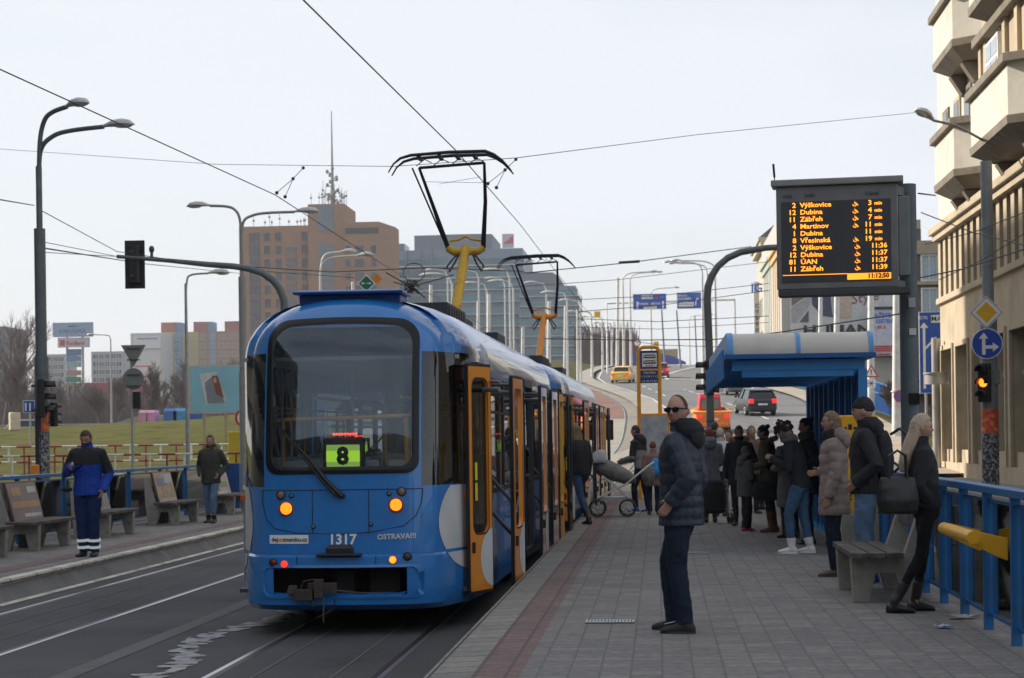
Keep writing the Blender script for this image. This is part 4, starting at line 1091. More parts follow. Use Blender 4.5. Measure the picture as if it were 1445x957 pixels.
    if fur:
        m = MB(); rnd = random.Random(5)
        for k in range(420):
            a = rnd.uniform(0, 2*PI); p = Vector((.125 * math.cos(a), -.06 + .10 * math.sin(a), 1.52 + .05 * -math.sin(a))) + LN(1.5) + Vector([rnd.uniform(-.03, .03) for _ in range(3)])
            d = Vector([rnd.uniform(-1, 1) for _ in range(3)]) * .03 + Vector((math.cos(a), math.sin(a), .2)) * .03
            m.tube([p, p + d], [.008, .001], 4, cap=False)
        m.tube([Vector((.12 * math.cos(a), -.06 + .10 * math.sin(a), 1.52 - .05 * math.sin(a))) + LN(1.5) for a in [2*PI*k/16 for k in range(17)]], .035, 8)
        m.build('fur_trim', fur, jk)
    if scarf:
        m = MB()
        for q, zz in ((0, 1.50), (1, 1.54)): m.tube([Vector((.085 * math.cos(a), .015 + .085 * math.sin(a), zz + .012 * math.sin(a * 2 + q))) + LN(zz) for a in [2*PI*k/16 for k in range(17)]], .036, 10)
        o = m.build('scarf', scarf, t); soft(o, .011, .02, _texf)
    # ---- hair or hat
    def cap(fun, mat, name, n=30, mm=24):
        m = MB(); m.rings([[hp_(fun(d)) for d in r] for r in sphere_pts(lambda d: d, n, mm)]); return m.build(name, mat, t)
    nz3 = lambda d, k: noise.noise(d * k)
    if hair in ('short', 'long', 'bun', 'pony', 'bob'):
        def fn(d):
            h = head_r(d); inr = (d.z > .62 - .25 * (d.y < 0)) or (d.y < .05 and d.z > -.45 - .2 * (hair != 'short')) or (d.y < .45 and d.z > .1)
            return h * ((1.07 + .05 * nz3(d, 4)) if inr else .88)
        ho = cap(fn, hairc, 'hair')
        if hair == 'long':
            m = MB(); m.rings([[hp_((.085 * q * math.cos(a), -.045 + yo + .055 * q * math.sin(a), z)) for a in [2*PI*k/18 for k in range(18)]] for z, q, yo in ((.05, 1.0, 0), (-.05, 1.08, -.005), (-.15, 1.12, -.03), (-.25, 1.12, -.05), (-.34, 1.0, -.06), (-.42, .65, -.06))])
            o = m.build('hair_length', hairc, ho); soft(o, .009, .004)
        if hair == 'bob':
            m = MB(); m.rings([[hp_((.088 * q * math.cos(a), -.035 + yo + .07 * q * math.sin(a), z)) for a in [2*PI*k/18 for k in range(18)]] for z, q, yo in ((.05, 1.0, 0), (-.05, 1.05, -.005), (-.12, 1.05, -.01), (-.17, .8, -.01))])
            o = m.build('hair_length', hairc, ho); soft(o, .009, .014, _texf)
        if hair == 'bun': m = MB(); m.ell(hp_((0, -.10, .085)), .045, .042, .04); o = m.build('hair_bun', hairc, ho)
        if hair == 'pony': m = MB(); m.tube([hp_((0, -.09, .05)), hp_((0, -.14, .0)), hp_((0, -.14, -.12)), hp_((0, -.12, -.2))], [.02, .03, .028, .01], 10); m.build('ponytail', hairc, ho)
    elif hair == 'curly':
        m = MB(); rnd = random.Random(9)
        for k in range(170):
            d = Vector([rnd.gauss(0, 1) for _ in range(3)]).normalized()
            if d.z < .15 and not (d.y < .1 and d.z > -.35): continue
            p = head_r(d) * rnd.uniform(1.05, 1.32); m.ell(hp_(p), .022, .022, .02, 6, 5)
        m.build('hair', hairc, t)
    elif hair == 'buzz':
        cap(lambda d: head_r(d) * ((1.025) if ((d.y < .12 and d.z > -.35 and abs(d.x) > .3 - (d.y < -.1)) and True) or (d.z > .3 and d.y < .28 - .0) else .93), hairc, 'hair', 40, 30)
    elif hair in ('beanie', 'knit'):
        def fn(d):
            h = head_r(d); q = d.z > (.22 if d.y > 0 else -.12)
            return h * ((1.13 + .02 * (abs(math.sin(d.z * 22)) if hair == 'knit' else 0)) if q else .86) + Vector((0, -.006, .012 if q else 0))
        cap(fn, hairc, 'knitted_hat' if hair == 'knit' else 'beanie')
    if glasses:
        m = MB(); g = BLKG
        for sx in (-1, 1):
            m.rings([[hp_((sx * (.034 + .027 * math.cos(a)), .100 + yy, .014 + .019 * math.sin(a) * (1.1 if math.sin(a) < 0 else .8))) for a in [2*PI*k/16 for k in range(16)]] for yy in (-.004, .004)], smooth=False)
            m.beam(hp_((sx * .062, .096, .022)), hp_((sx * .082, -.005, .018)), .006, .010)
        m.beam(hp_((-.06, .100, .024)), hp_((.06, .100, .024)), .006, .007)
        m.build('sunglasses', g, t)
    return t
NAVY = cloth('navy_nylon', (.030, .040, .058), .42, .12, .25, 25); BLACKC = cloth('black_cloth', (.026, .026, .029)); JEAN = cloth('blue_jeans', (.035, .075, .15)); JEANL = cloth('light_jeans', (.10, .17, .28))
JEAND = cloth('dark_jeans', (.012, .02, .04)); TAUPE = cloth('taupe_quilt', (.27, .205, .185), .7); OLIVE = cloth('olive_parka', (.075, .075, .042)); GREYC = cloth('grey_wool', (.14, .145, .165)); LGC = cloth('light_grey_knit', (.2, .2, .2))
HB = pm('black_hair', (.010, .008, .008), .5, 0, .3, 40, .6, 120); HBR = pm('brown_hair', (.05, .028, .016), .6, 0, .3, 40, .6, 120); HRED = pm('red_hair', (.16, .035, .015), .6, 0, .3, 40, .6, 120); HBL = pm('blonde_hair', (.40, .31, .22), .45, 0, .2, 50, .4, 140)
HDB = pm('dark_blonde_hair', (.20, .13, .07), .6, 0, .3, 40, .6, 120); CHAR = pm('charcoal_shoe', (.03, .032, .03), .8)
def at(px, Y, z=0.0): 
    p = P(px, 618, Y); return (p.x, Y, z)
# the man in sunglasses, side on, looking at the camera
person('man in dark sunglasses and quilted navy jacket with a hand in his pocket', at(960, 14.85), 72, 1.84, NAVY, .80, 1.14, .085, JEAND, 1.10, CHAR, hair='buzz', hairc=HBR,
       arms=(((.075, -.13, -.27), (.075, -.0, -.43)), ((.02, -.08, -.28), (-.02, .09, -.46))), stance='hero', headyaw=80, headpitch=-3, vox=.0065, glasses=True, hood=BLACKC, wr=.012, curl=(.6, .35), shoes_sole=DGREY, face=True)
person('woman in black coat and blue jeans stepping up into the tram door', at(819, 33.6), 30, 1.76, BLACKC, .86, 1.05, 0, JEAN, .95, None, .4, 'long', HDB, ('reach', 'down'), 'step', vox=.012, female=True, lean=.10, face=False)
person('man in grey and black hooded sweatshirt pushing the pram', at(905, 38.2), 62, 1.74, LGC, .90, 1.05, 0, cloth('track_pants', (.012, .013, .018)), 1.0, pm('bright_blue_shoe', (.02, .08, .4), .5), 0, 'short', HB, ('push', 'push'), 'stagger', vox=.012, hood=BLACKC, lean=.07, sleeve=BLACKC, shoes_sole=WHITE)
person('red haired woman seen from behind in grey coat over a dark red skirt', at(1001, 33.4), 4, 1.66, GREYC, .78, 1.06, 0, cloth('blue_tights', (.02, .06, .11)), .82, None, .55, 'bob', HRED, ('bent', 'push'), 'close', vox=.011, female=True, hood=GREYC, skirt=(.60, cloth('dark_red_cloth', (.16, .012, .018))), flare=.01, face=False)
person('smiling dark haired woman in black coat with brown fur collar', at(1043, 32.2), 172, 1.68, BLACKC, .72, 1.08, 0, BLACKC, .85, None, .6, 'pony', HB, ('bent', 'carry'), 'close', headpitch=-16, headyaw=10, vox=.011, female=True, fur=pm('tan_fur', (.30, .19, .09), .9, 0, .3, 20))
person('boy in grey knitted hat and grey jacket with red and white trainers', at(1051, 30.1), -62, 1.33, cloth('grey_green_jacket', (.10, .11, .10)), .74, 1.22, 0, BLACKC, 1.12, pm('red_trainer', (.4, .03, .06), .6), 0, 'knit', cloth('grey_knit', (.11, .115, .12)), ('front', 'front'), 'stagger', vox=.011, hood=cloth('grey_green_jacket', (.10, .11, .10)), shoes_sole=WHITE)
person('woman in olive parka with fur hood and brown suede boots', at(1087, 30.0), 78, 1.66, OLIVE, .64, 1.2, 0, BLACKC, .95, pm('brown_suede', (.15, .06, .025), .9), .62, 'bun', HB, ('front', 'carry'), 'stand', headpitch=-14, vox=.011, female=True, fur=pm('grey_fur', (.24, .2, .15), .9, 0, .3, 20), flare=.03, lean=.06)
person('curly haired young man in black coat reading a phone, white high top trainers', at(1128, 24.6), 72, 1.72, cloth('charcoal_coat', (.022, .024, .03)), .86, 1.02, 0, cloth('washed_jeans', (.05, .11, .19)), 1.0, pm('white_leather', (.7, .69, .68), .5), .28, 'curly', HB, ('phone', 'phone'), 'stagger', headpitch=-32, vox=.009, lean=.09, headdy=.03, scarf=cloth('grey_scarf', (.12, .12, .12)), shoes_sole=WHITE)
person('woman with glasses in long taupe quilted coat and black scarf', at(1176, 20.6), 82, 1.76, TAUPE, .66, 1.10, .11, JEAND, 1.08, pm('brown_shoe', (.10, .07, .05), .6), 0, 'bob', HDB, ('down', 'bent'), 'stand', headyaw=0, vox=.0085, female=True, scarf=BLACKC, flare=.015, hood=TAUPE, glasses=False, shoes_sole=DGREY)
person('tall young man in black beanie and black hooded jacket with light jeans', at(1221, 19.6), 80, 1.87, BLACKC, .86, 1.14, 0, JEANL, 1.15, pm('blue_shoe', (.02, .05, .25), .6), 0, 'beanie', BLACKC, ('pocket', 'pocket'), 'stand', headyaw=-2, vox=.009, hood=BLACKC, side=.0)
person('blonde woman in black jacket, leggings and heeled ankle boots leaning by the bench', at(1305, 16.4), -86, 1.68, BLACKC, .94, 1.0, 0, cloth('black_leggings', (.008, .008, .009)), .74, pm('black_leather', (.015, .014, .014), .4), .42, 'long', HBL, (((.05, -.07, -.28), (-.04, .05, -.42)), ((.05, -.07, -.28), (-.04, .05, -.44))), 'lean', headpitch=-8, vox=.0085, female=True, lean=-.03, collar=True)
# more of the waiting crowd
person('person in dark cap and blue top behind the man in sunglasses', at(975, 40), 185, 1.70, cloth('denim_blue', (.05, .09, .19)), .9, 1.05, 0, JEAND, 1, None, 0, 'beanie', HB, vox=.013)
person('person in white and grey sports jacket turned away, beside the red haired woman', at(1016, 36), -20, 1.66, cloth('white_sport', (.42, .42, .42)), .9, 1.06, 0, BLACKC, 1, None, 0, 'short', cloth('pale_cap', (.4, .33, .3)), vox=.013, sleeve=cloth('white_sport2', (.5, .5, .5)), face=False)
person('dark haired man in black jacket farther back between two women', at(1008, 41), -35, 1.80, BLACKC, .9, 1.1, 0, BLACKC, 1, None, 0, 'short', HB, vox=.013, face=False)
person('girl in pale grey jacket facing the camera in the crowd', at(1029, 38.5), 150, 1.62, cloth('pale_jacket', (.18, .18, .19)), .9, 1.06, 0, BLACKC, .9, pm('tan_shoe', (.25, .12, .06), .6), 0, 'short', HBR, ('bent', 'bent'), vox=.013, female=True)
person('fair haired woman behind the smiling woman in black', at(1060, 37), -160, 1.70, cloth('brown_coat', (.14, .09, .07)), .8, 1.06, 0, BLACKC, .9, None, 0, 'bob', HDB, vox=.013, female=True)
person('person with short brown hair at the back beside the shelter', at(1078, 39), 40, 1.72, BLACKC, .85, 1.08, 0, BLACKC, 1, None, 0, 'short', HBR, vox=.013, face=False)
person('person in long grey coat with teal sleeve behind the curly haired man', at(1113, 28.2), 30, 1.62, cloth('stone_grey_coat', (.15, .15, .14)), .50, 1.10, 0, BLACKC, .9, None, .5, 'short', cloth('teal_hood', (.01, .18, .16)), ('bent', 'bent'), 'stand', vox=.012, female=True, face=False, sleeve=None, flare=.02)
person('woman with hair in a bun and grey scarf at the shelter wall', at(1139, 26.6), 100, 1.74, BLACKC, .70, 1.08, 0, BLACKC, .9, None, .5, 'bun', pm('auburn_hair', (.06, .022, .015), .6, 0, .3, 40, .6, 120), ('bent', 'bent'), 'stand', vox=.012, female=True, scarf=cloth('grey_scarf', (.12, .12, .12)), headpitch=-10)
person('small child in pink brown jacket near the map board', at(921, 37), 0, 1.42, cloth('dusty_pink', (.22, .13, .12)), .7, 1.1, 0, JEAND, 1, None, 0, 'short', HRED, vox=.013, face=False)
# left platform
person('stocky worker in blue and black work jacket reading a phone, reflective trouser bands', at(123, 27.3, LPZ), 176, 1.88, cloth('royal_blue_jacket', (.012, .055, .34), .7), .84, 1.15, 0, cloth('work_navy', (.012, .028, .10)), 1.18, pm('black_leather', (.015, .014, .014), .4), 0, 'short', HBR,
       (((.10, -.08, -.27), (.06, .06, -.50)), ((.14, -.02, -.27), (-.02, .24, -.17))), 'close', headpitch=-26, vox=.009, sleeve=BLACKC, beard=True, bands=emit('glowing_tape', (.75, .8, .78), .25), headdy=.02)  # trouser bands glow by themselves, standing in for light the tape throws back
person('young man in green parka with fur hood and torn jeans walking on the far platform', at(297, 38.2, LPZ), 174, 1.79, cloth('green_parka', (.045, .05, .038)), .80, 1.12, 0, JEANL, .95, None, .2, 'short', HB, ('pocket', 'pocket'), 'stagger', vox=.011, fur=pm('tan_fur', (.30, .19, .09), .9, 0, .3, 20), hood=cloth('green_parka', (.045, .05, .038)))
# small details on the man in front
hero = [o for o in C.objects if o.get('label', '').startswith('man in dark sunglasses')][0]
m = MB(); m.box(-.15, -.13, .045, .075, 1.475, 1.487); m.build('collar_tag', pm('orange_tag', (.8, .15, .02), .5), hero)
for sx in (-1, 1):
    for q in range(4): m = MB(); m.tube([(sx * .11 - .028, .10 + q * .022 + (.08 if sx > 0 else -.07), .088 - q * .005), (sx * .11 + .028, .10 + q * .022 + (.08 if sx > 0 else -.07), .088 - q * .005)], .004, 5); m.build('shoelace', WHITE, hero)
m = MB(); m.tube([(-.205, .03, 1.12), (-.212, .05, 1.0), (-.205, .08, .90)], .004, 5); m.build('pocket_zip', BLK, hero)
# things they carry
def bag(label, c, w_, d_, h_, mat, rot=0, handles=True, name='handbag', strap=.0, cat='bag', group=None):
    t = thing(name, label, cat, c, R(rot), group); m = MB()
    m.rings([[(w_/2*q*math.cos(a), d_/2*q2*math.sin(a), z*h_) for a in [2*PI*k/20 for k in range(20)]] for z, q, q2 in ((0, .78, .8), (.06, .98, 1.05), (.35, 1.06, 1.12), (.7, .98, .8), (.95, .90, .4), (1.0, .86, .25))])
    o = m.build('bag_body', mat, t); soft(o, .010, .008)
    if handles:
        for s_ in (-1, 1):
            m = MB(); m.tube([(-w_*.22, s_*d_*.12, h_*.93), (-w_*.20, s_*.02, h_+strap*.8), (0, 0, h_+strap), (w_*.20, s_*.02, h_+strap*.8), (w_*.22, s_*d_*.12, h_*.93)], .011, 8); m.build('handle', BLK, t)
    return t
bag('large black handbag held by the woman in the olive parka', at(1081, 29.7, .50), .44, .2, .30, BLACKC, 15, True, strap=.2)
bag('big black shoulder bag with gold zip on the blonde woman', at(1266, 16.15, .84), .34, .16, .31, pm('black_leather_bag', (.012, .012, .013), .45), 4, True, strap=.22)
def backpack(label, loc, rot, mat, s=1.0):
    t = thing('backpack', label, 'backpack', loc, R(rot)); m = MB(); L = lambda v: Vector(v) * s
    m.rings([[L((.15*q*math.cos(a), .09*q2*math.sin(a), z)) for a in [2*PI*k/20 for k in range(20)]] for z, q, q2 in ((0, .7, .6), (.04, 1, 1), (.2, 1.02, 1.15), (.36, .95, .9), (.45, .7, .6), (.48, .3, .3))])
    soft(m.build('pack', mat, t), .012, .015, _texf)
    m = MB(); m.rings([[L((.10*q*math.cos(a), -.085 + .05*q*math.sin(a), z)) for a in [2*PI*k/16 for k in range(16)]] for z, q in ((.05, .6), (.08, 1), (.22, 1), (.25, .6))]); m.build('pocket', mat, t)
    for sx in (-1, 1): m = MB(); m.tube([L((sx*.09, .07, .44)), L((sx*.11, .16, .50)), L((sx*.13, .26, .42)), L((sx*.12, .26, .2)), L((sx*.1, .10, .06))], .014, 6); m.build('strap', BLK, t)
    return t
backpack('black backpack on the young man in the beanie', at(1247, 19.55, 1.06), -270 + 170, BLACKC)
backpack('dark backpack worn by the man in green parka', at(297, 38.4, .92), 0 + 180, BLACKC, .8)
backpack('small bright blue backpack on the child by the map board', at(925, 36.85, .75), 0, pm('sky_blue_cloth', (.02, .25, .6), .7), .7)
for lab, p in (('phone held by the curly haired young man', at(1112, 24.65, 1.19)), ('phone in the hand of the blue worker', at(110, 27.05, 1.17))):
    m = MB(); m.box(-.036, .036, -.07, .07, -.004, .004); m.xf(Matrix.Translation(p) @ Matrix.Rotation(R(80), 4, 'Z') @ Matrix.Rotation(R(-35), 4, 'X')); m.single('phone', BLKG if 'worker' in lab else pm('pale_phone', (.5, .5, .5), .3), lab, 'phone', p)
m = MB(); m.ell((0, 0, 0), .09, .06, .04, 12, 8); m.xf(Matrix.Translation(at(93, 27.2, .86))); m.single('pouch', BLACKC, 'small black pouch sticking out at the hip of the blue worker', 'pouch', at(93, 27.2, .86))
# ================================================================= platform furniture
def uprism(pts, z0, z1): return MB().prism([(x, y, z0) for x, y in pts], (0, 0, z1 - z0))
# right fence: blue posts and handrail, clear panels
def fence(label, X, ys_, z0, h, thick=.08, side=1, name='railing', panel=True, group=None):
    t = thing(name, label, 'railing', (X, ys_[0], z0), 0, group, world=True)
    m = MB(); m.beam((X, ys_[0] - .3, z0 + h), (X, ys_[-1] + .3, z0 + h), .11, .06); m.build('top_rail', FBLUE, t, bevel=.008)
    for y in ys_:
        m = MB(); m.box(X - .035, X + .035, y - .03, y + .03, z0 - .02, z0 + h - .031); m.build('post', FBLUE, t, bevel=.004)
    if panel:
        for a, b in zip(ys_, ys_[1:]):
            m = MB(); m.box(X + side * .02, X + side * .03, a + .06, b - .06, z0 + .10, z0 + h - .08); m.build('clear_panel', GLC, t)
        m = MB()
        for z in (.12, h - .09): m.beam((X + side * .025, ys_[0], z0 + z), (X + side * .025, ys_[-1], z0 + z), .03, .025)
        m.build('lower_rail', FBLUE, t)
    return t
fence('long blue railing with clear panels on the right edge of the platform', 2.50, [8.0 + 1.15 * k for k in range(10)] + [19.5, 20.65, 21.8, 22.9], 0, 1.08)
fence('blue railing continuing behind the shelter towards the tram stop sign', 2.50, [33, 34.6, 36.2, 37.8, 39.4, 41, 43, 45, 47, 49, 51], 0, 1.08)
fence('blue railing with wire panels along the back of the left platform', -10.62, [25.6, 27.2, 29, 31, 33.5, 36.2, 37.7, 40.1, 42.3, 44.6, 46.2], LPZ, 1.10, side=-1)
# yellow padded leaning bar bolted to the fence
t = thing('leaning_bar', 'yellow leaning bar bolted to the blue railing posts', 'leaning bar', (2.3, 14.5, 0), 0, None, True)
m = MB(); m.tube([(2.2, 13.7, .77), (2.2, 15.1, .77)], .047, 18); m.build('bar', pm('bright_yellow_paint', (.78, .40, .01), .4, 0, .08, 6), t)
for y in (13.8, 14.92):
    m = MB(); m.prism([(2.2, y, .72), (2.2, y, .82), (2.455, y, .76), (2.455, y, .60), (2.40, y, .62)], (0, .03, 0)); m.build('bracket', pm('bright_yellow_paint', (.78, .40, .01)), t, bevel=.004)
# benches
WOOD = pm('weathered_wood', (.075, .062, .055), .85, 0, .35, 6, .5, 40, dirt=(.16, .15, .14), dscale=5)
BCONC = pm('bench_concrete', (.30, .285, .25), .95, 0, .2, 3, .5, 25, dirt=(.15, .14, .11), dscale=3)
def bench(label, loc, rot, L=1.5, ad=None, group='benches', name='bench'):
    """seat along local y, back towards -x... sitting person faces +x"""
    t = thing(name, label, 'bench', loc, rot, group)
    for y in (-L * .36, L * .36):
        m = MB(); d = .12
        pts = [(-.30, 0), (-.14, 0), (-.07, .26), (.10, .26), (.16, 0), (.30, 0), (.32, .40), (-.06, .40), (-.16, .44), (-.30, .95 if ad else .86), (-.38, .95 if ad else .86), (-.36, .40)]
        m.prism([(x, y - d/2, z) for x, z in pts], (0, d, 0)); m.build('support', BCONC, t, bevel=.008)
    for k, x in enumerate((-.06, .10, .26)):
        m = MB(); m.box(x - .07, x + .07, -L/2, L/2, .403, .455); m.build('slat', WOOD, t, bevel=.008)
    if ad:
        M_ = Matrix.Translation((-.175, 0, .71)) @ Matrix.Rotation(R(-14), 4, 'Y')
        m = MB(); m.box(-.02, .02, -.74, .70, -.34, .36); m.xf(M_); bd = m.build('advert_board', pm('board_frame', (.08, .045, .035), .5), t, bevel=.004)
        m = MB(); m.box(.0205, .0235, -.70, .66, -.31, .33); m.xf(M_); m.build('poster', ad[0], bd)
        for k, (c, y0_, y1_, z0_, z1_) in enumerate(ad[1]):
            m = MB(); m.box(.024, .0262 + k * .0004, y0_ * 1.55, y1_ * 1.55, z0_ * 1.1, z1_ * 1.1); m.xf(M_); m.build('print', c, bd)
    else:
        m = MB(); m.box(-.33, -.28, -L/2, L/2, .66, .84); m.build('backrest', WOOD, t, bevel=.008)
    return t
b_ = bench('wooden bench on concrete legs behind the blonde woman', (2.02, 18.1, 0), R(180), 1.9)
p1 = pm('poster_mauve', (.20, .15, .145), .5); p2 = pm('poster_ochre', (.40, .27, .14), .5, 0, .3, 6, dirt=(.2, .2, .22), dscale=4); p3 = pm('poster_pale', (.38, .33, .30), .5, 0, .2, 6, dirt=(.45, .12, .15), dscale=5)
pw, po, pr = pm('poster_white', (.5, .48, .46)), pm('poster_orange', (.42, .26, .12)), pm('poster_rose', (.45, .10, .14))
ads = [(p1, [(po, -.42, .42, -.06, .03), (pw, -.12, .38, -.2, -.15), (po, -.35, -.1, .12, .24), (pw, .12, .38, .15, .24)]),
       (pm('poster_grey_mauve', (.27, .24, .23), .5), [(pw, -.3, .3, .05, .12), (p1, -.3, .2, -.2, -.05)]),
       (p2, [(pm('poster_blue_grey', (.2, .22, .28)), -.38, .1, .05, .2), (pm('poster_tan', (.5, .4, .3)), -.4, .4, -.26, -.18), (pw, .0, .4, .1, .27)]),
       (p3, [(pr, -.43, -.25, -.27, .29), (pm('poster_green', (.2, .3, .15)), -.2, .3, -.1, .02), (pw, -.4, .2, -.24, -.18)])]
spec = [(46, 29.6, 'concrete bench with a dark mauve advert board with orange stripe', 0), (130, 33.4, 'concrete bench with a grey advert board, partly behind the blue worker', 1), (205, 38.2, 'concrete bench with an ochre yellow advert board', 2), (258, 43.2, 'concrete bench with a pale and red advert board, farthest along', 3)]
for px, Y, lab, k in spec:
    X_ = -9.85
    bench(lab, (X_, Y, LPZ), 0, 2.1, ads[k], 'advert benches on the left platform')
bench('plain concrete bench cut by the left edge of the photo', (-9.85, 26.6, LPZ), 0, 2.1, ads[1], 'advert benches on the left platform')
for i, (x, y, h, lab) in enumerate([(-10.1, 29.9, .36, 'dark litter tub under the mauve advert bench'), (-10.15, 38.4, .36, 'dark round litter tub under the ochre advert bench'), (-10.1, 43.3, .4, 'grey litter tub under the farthest advert bench')]):
    m = MB(); m.lathe([(.13, 0), (.17, h), (.155, h), (.12, .03), (.001, .03)]); m.xf(Matrix.Translation((x, y, LPZ))); m.single('litter_tub', DGREY if i < 2 else MGREY, lab, 'litter bin', (x, y, LPZ), 'litter tubs under the benches')
# yellow bin with concrete base behind the taupe coat
t = thing('ticket_machine', 'yellow box with black signs on a concrete base behind the woman in taupe', 'ticket machine', (2.22, 21.9, 0), 0, None, True)
m = MB(); m.box(2.03, 2.45, 21.7, 22.1, .06, .62); m.build('base', BCONC, t, bevel=.02); m = MB(); m.box(2.02, 2.46, 21.69, 22.11, 0, .06); m.build('foot', DGREY, t)
m = MB(); m.box(2.02, 2.44, 21.72, 22.08, .621, 1.72); bb = m.build('cabinet', pm('bright_yellow_paint', (.78, .40, .01)), t, bevel=.015)
for zz in (1.56, 1.40, 1.24):
    for k in range(6):
        m = MB(); m.box(2.06 + k * .06, 2.10 + k * .06, 21.712, 21.719, zz, zz + .03 + .03 * (k % 2)); m.build('pictogram', BLK, bb)
text('?', .12, BLK, bb, face((2.14, 21.714, .82)), 'pictogram')
m = MB(); m.box(2.2, 2.38, 21.712, 21.719, .8, .83); m.box(2.2, 2.23, 21.712, 21.719, .83, .9); m.build('pictogram', BLK, bb)
# litter on the ground
def scrap(label, p, w_, d_, mat, rot, name='crumpled_paper', cat='litter'):
    m = MB(); n = 5
    for i in range(n + 1):
        for j in range(n + 1):
            m.v.append(Vector(((i/n-.5)*w_, (j/n-.5)*d_, .012 + .022 * abs(noise.noise(Vector((i*1.1, j*1.3, w_*90)))) * 2)))
    for i in range(n):
        for j in range(n): a = i*(n+1)+j; m.f.append([a, a+n+1, a+n+2, a+1]); m.mi.append(0); m.sm.append(False)
    m.xf(Matrix.Rotation(rot, 4, 'Z')); m.v = [v + Vector(p) for v in m.v]
    o = m.single(name, mat, label, cat, p); md = o.modifiers.new('thick', 'SOLIDIFY'); md.thickness = .004; return o
scrap('crushed white and blue packet lying on the paving by the railing', (2.17, 15.0, 0), .13, .09, pm('packet_white', (.55, .6, .68), .4, 0, .1, 5, dirt=(.05, .15, .5), dscale=9, dlo=.5, dhi=.55), .3, 'packet')
scrap('flat torn cardboard scrap between the railing posts', (2.44, 15.75, 0), .25, .12, pm('card_scrap', (.36, .34, .3), .8), .1)
scrap('blue crisp packet under the bench', (1.93, 18.9, 0), .14, .1, pm('blue_foil', (.02, .06, .3), .3), .9, 'packet')
scrap('blue and white newspaper stuffed behind the bench seat', (2.38, 17.5, .47), .22, .16, pm('newspaper', (.5, .54, .62), .6, 0, .1, 5, dirt=(.06, .12, .4), dscale=8, dlo=.5, dhi=.55), .2)
# shelter
SX0, SX1, SY0, SY1, SZ = .88, 2.58, 24.0, 32.4, 2.42
t = thing('tram_shelter', 'blue open fronted tram shelter with curved pale roof over the crowd', 'shelter', (2.58, SY0, 0), 0, None, True)
for k in range(11):
    y = SY0 + (SY1 - SY0) * k / 10
    m = MB(); m.beam((SX0 + .04, y + .03, SZ - .04), (SX1 - .02, y + .03, SZ - .04), .07, .13); m.build('roof_beam', SBLUE, t)
    m = MB(); m.beam((SX1 - .05, y + .03, 0), (SX1 - .05, y + .03, SZ - .10), .11, .08); m.build('post', SBLUE, t)
RA_ = pm('roof_acrylic', (.50, .47, .42), .4, 0, .10, 2, dirt=(.36, .33, .29), dscale=1); LB_ = pm('light_blue_paint', (.07, .26, .55), .4)
def arc(x, r, lift=0): return [(x, SY0 - .14 + .34 * (1 - math.cos(a)) - lift * math.cos(a), SZ + .097 + .27 * math.sin(a) + lift * math.sin(a)) for a in [PI / 2 * q / 10 for q in range(11)]]
for x0, x1 in ((SX0 + .05, 1.71), (1.76, SX1 + .02)):
    m = MB(); m.rings([arc(x0, 0) + [(x0, SY1 + .1, SZ + .367), (x0, SY1 + .1, SZ + .097)], arc(x1, 0) + [(x1, SY1 + .1, SZ + .367), (x1, SY1 + .1, SZ + .097)]]); m.build('roof_panel', RA_, t)
for x0, x1 in ((SX0 - .02, SX0 + .05), (1.71, 1.76), (SX1 + .02, SX1 + .08)):
    m = MB(); m.rings([arc(x0, 0, .012) + [(x0, SY1 + .11, SZ + .379), (x0, SY1 + .11, SZ + .097)], arc(x1, 0, .012) + [(x1, SY1 + .11, SZ + .379), (x1, SY1 + .11, SZ + .097)]], smooth=False); m.build('roof_rib', LB_, t)
m = MB(); m.box(SX0 - .05, SX1 + .10, SY0 - .16, SY1 + .12, SZ + .035, SZ + .095); m.build('gutter', pm('shelter_navy', (.012, .09, .28), .45), t, bevel=.006)
for k in range(34):
    y = SY0 + .12 + (SY1 - SY0 - .2) * k / 33
    m = MB(); m.box(SX0 - .08, SX0 - .055, y, y + .07, SZ - .2, SZ + .16); m.build('eave_slat', SBLUE, t)
m = MB(); m.box(SX0 + .16, SX1 - .16, SY0 + .005, SY0 + .07, SZ - .19, SZ - .105); m.build('front_lintel', SBLUE, t, bevel=.004)
m = MB(); m.box(SX1 - .03, SX1 - .01, SY0 + .1, SY1, .12, SZ - .12); m.build('back_wall', pm('shelter_wall_blue', (.02, .16, .42), .5), t)
for k in range(26):
    y = SY0 + .2 + (SY1 - SY0 - .3) * k / 25
    m = MB(); m.box(SX1 - .075, SX1 - .031, y, y + .05, .12, SZ - .12); m.build('wall_rib', pm('shelter_wall_blue', (.02, .16, .42), .5), t)
m = MB(); m.box(SX0 + .1, SX1 - .1, SY0 + .1, SY1 - .05, SZ + .012, SZ + .03); m.build('ceiling', pm('shelter_navy', (.012, .09, .28), .45), t)
m = MB(); m.box(SX1 - .10, SX1 - .0, SY1 - .08, SY1 - .02, 0, SZ); m.build('end_post', SBLUE, t)
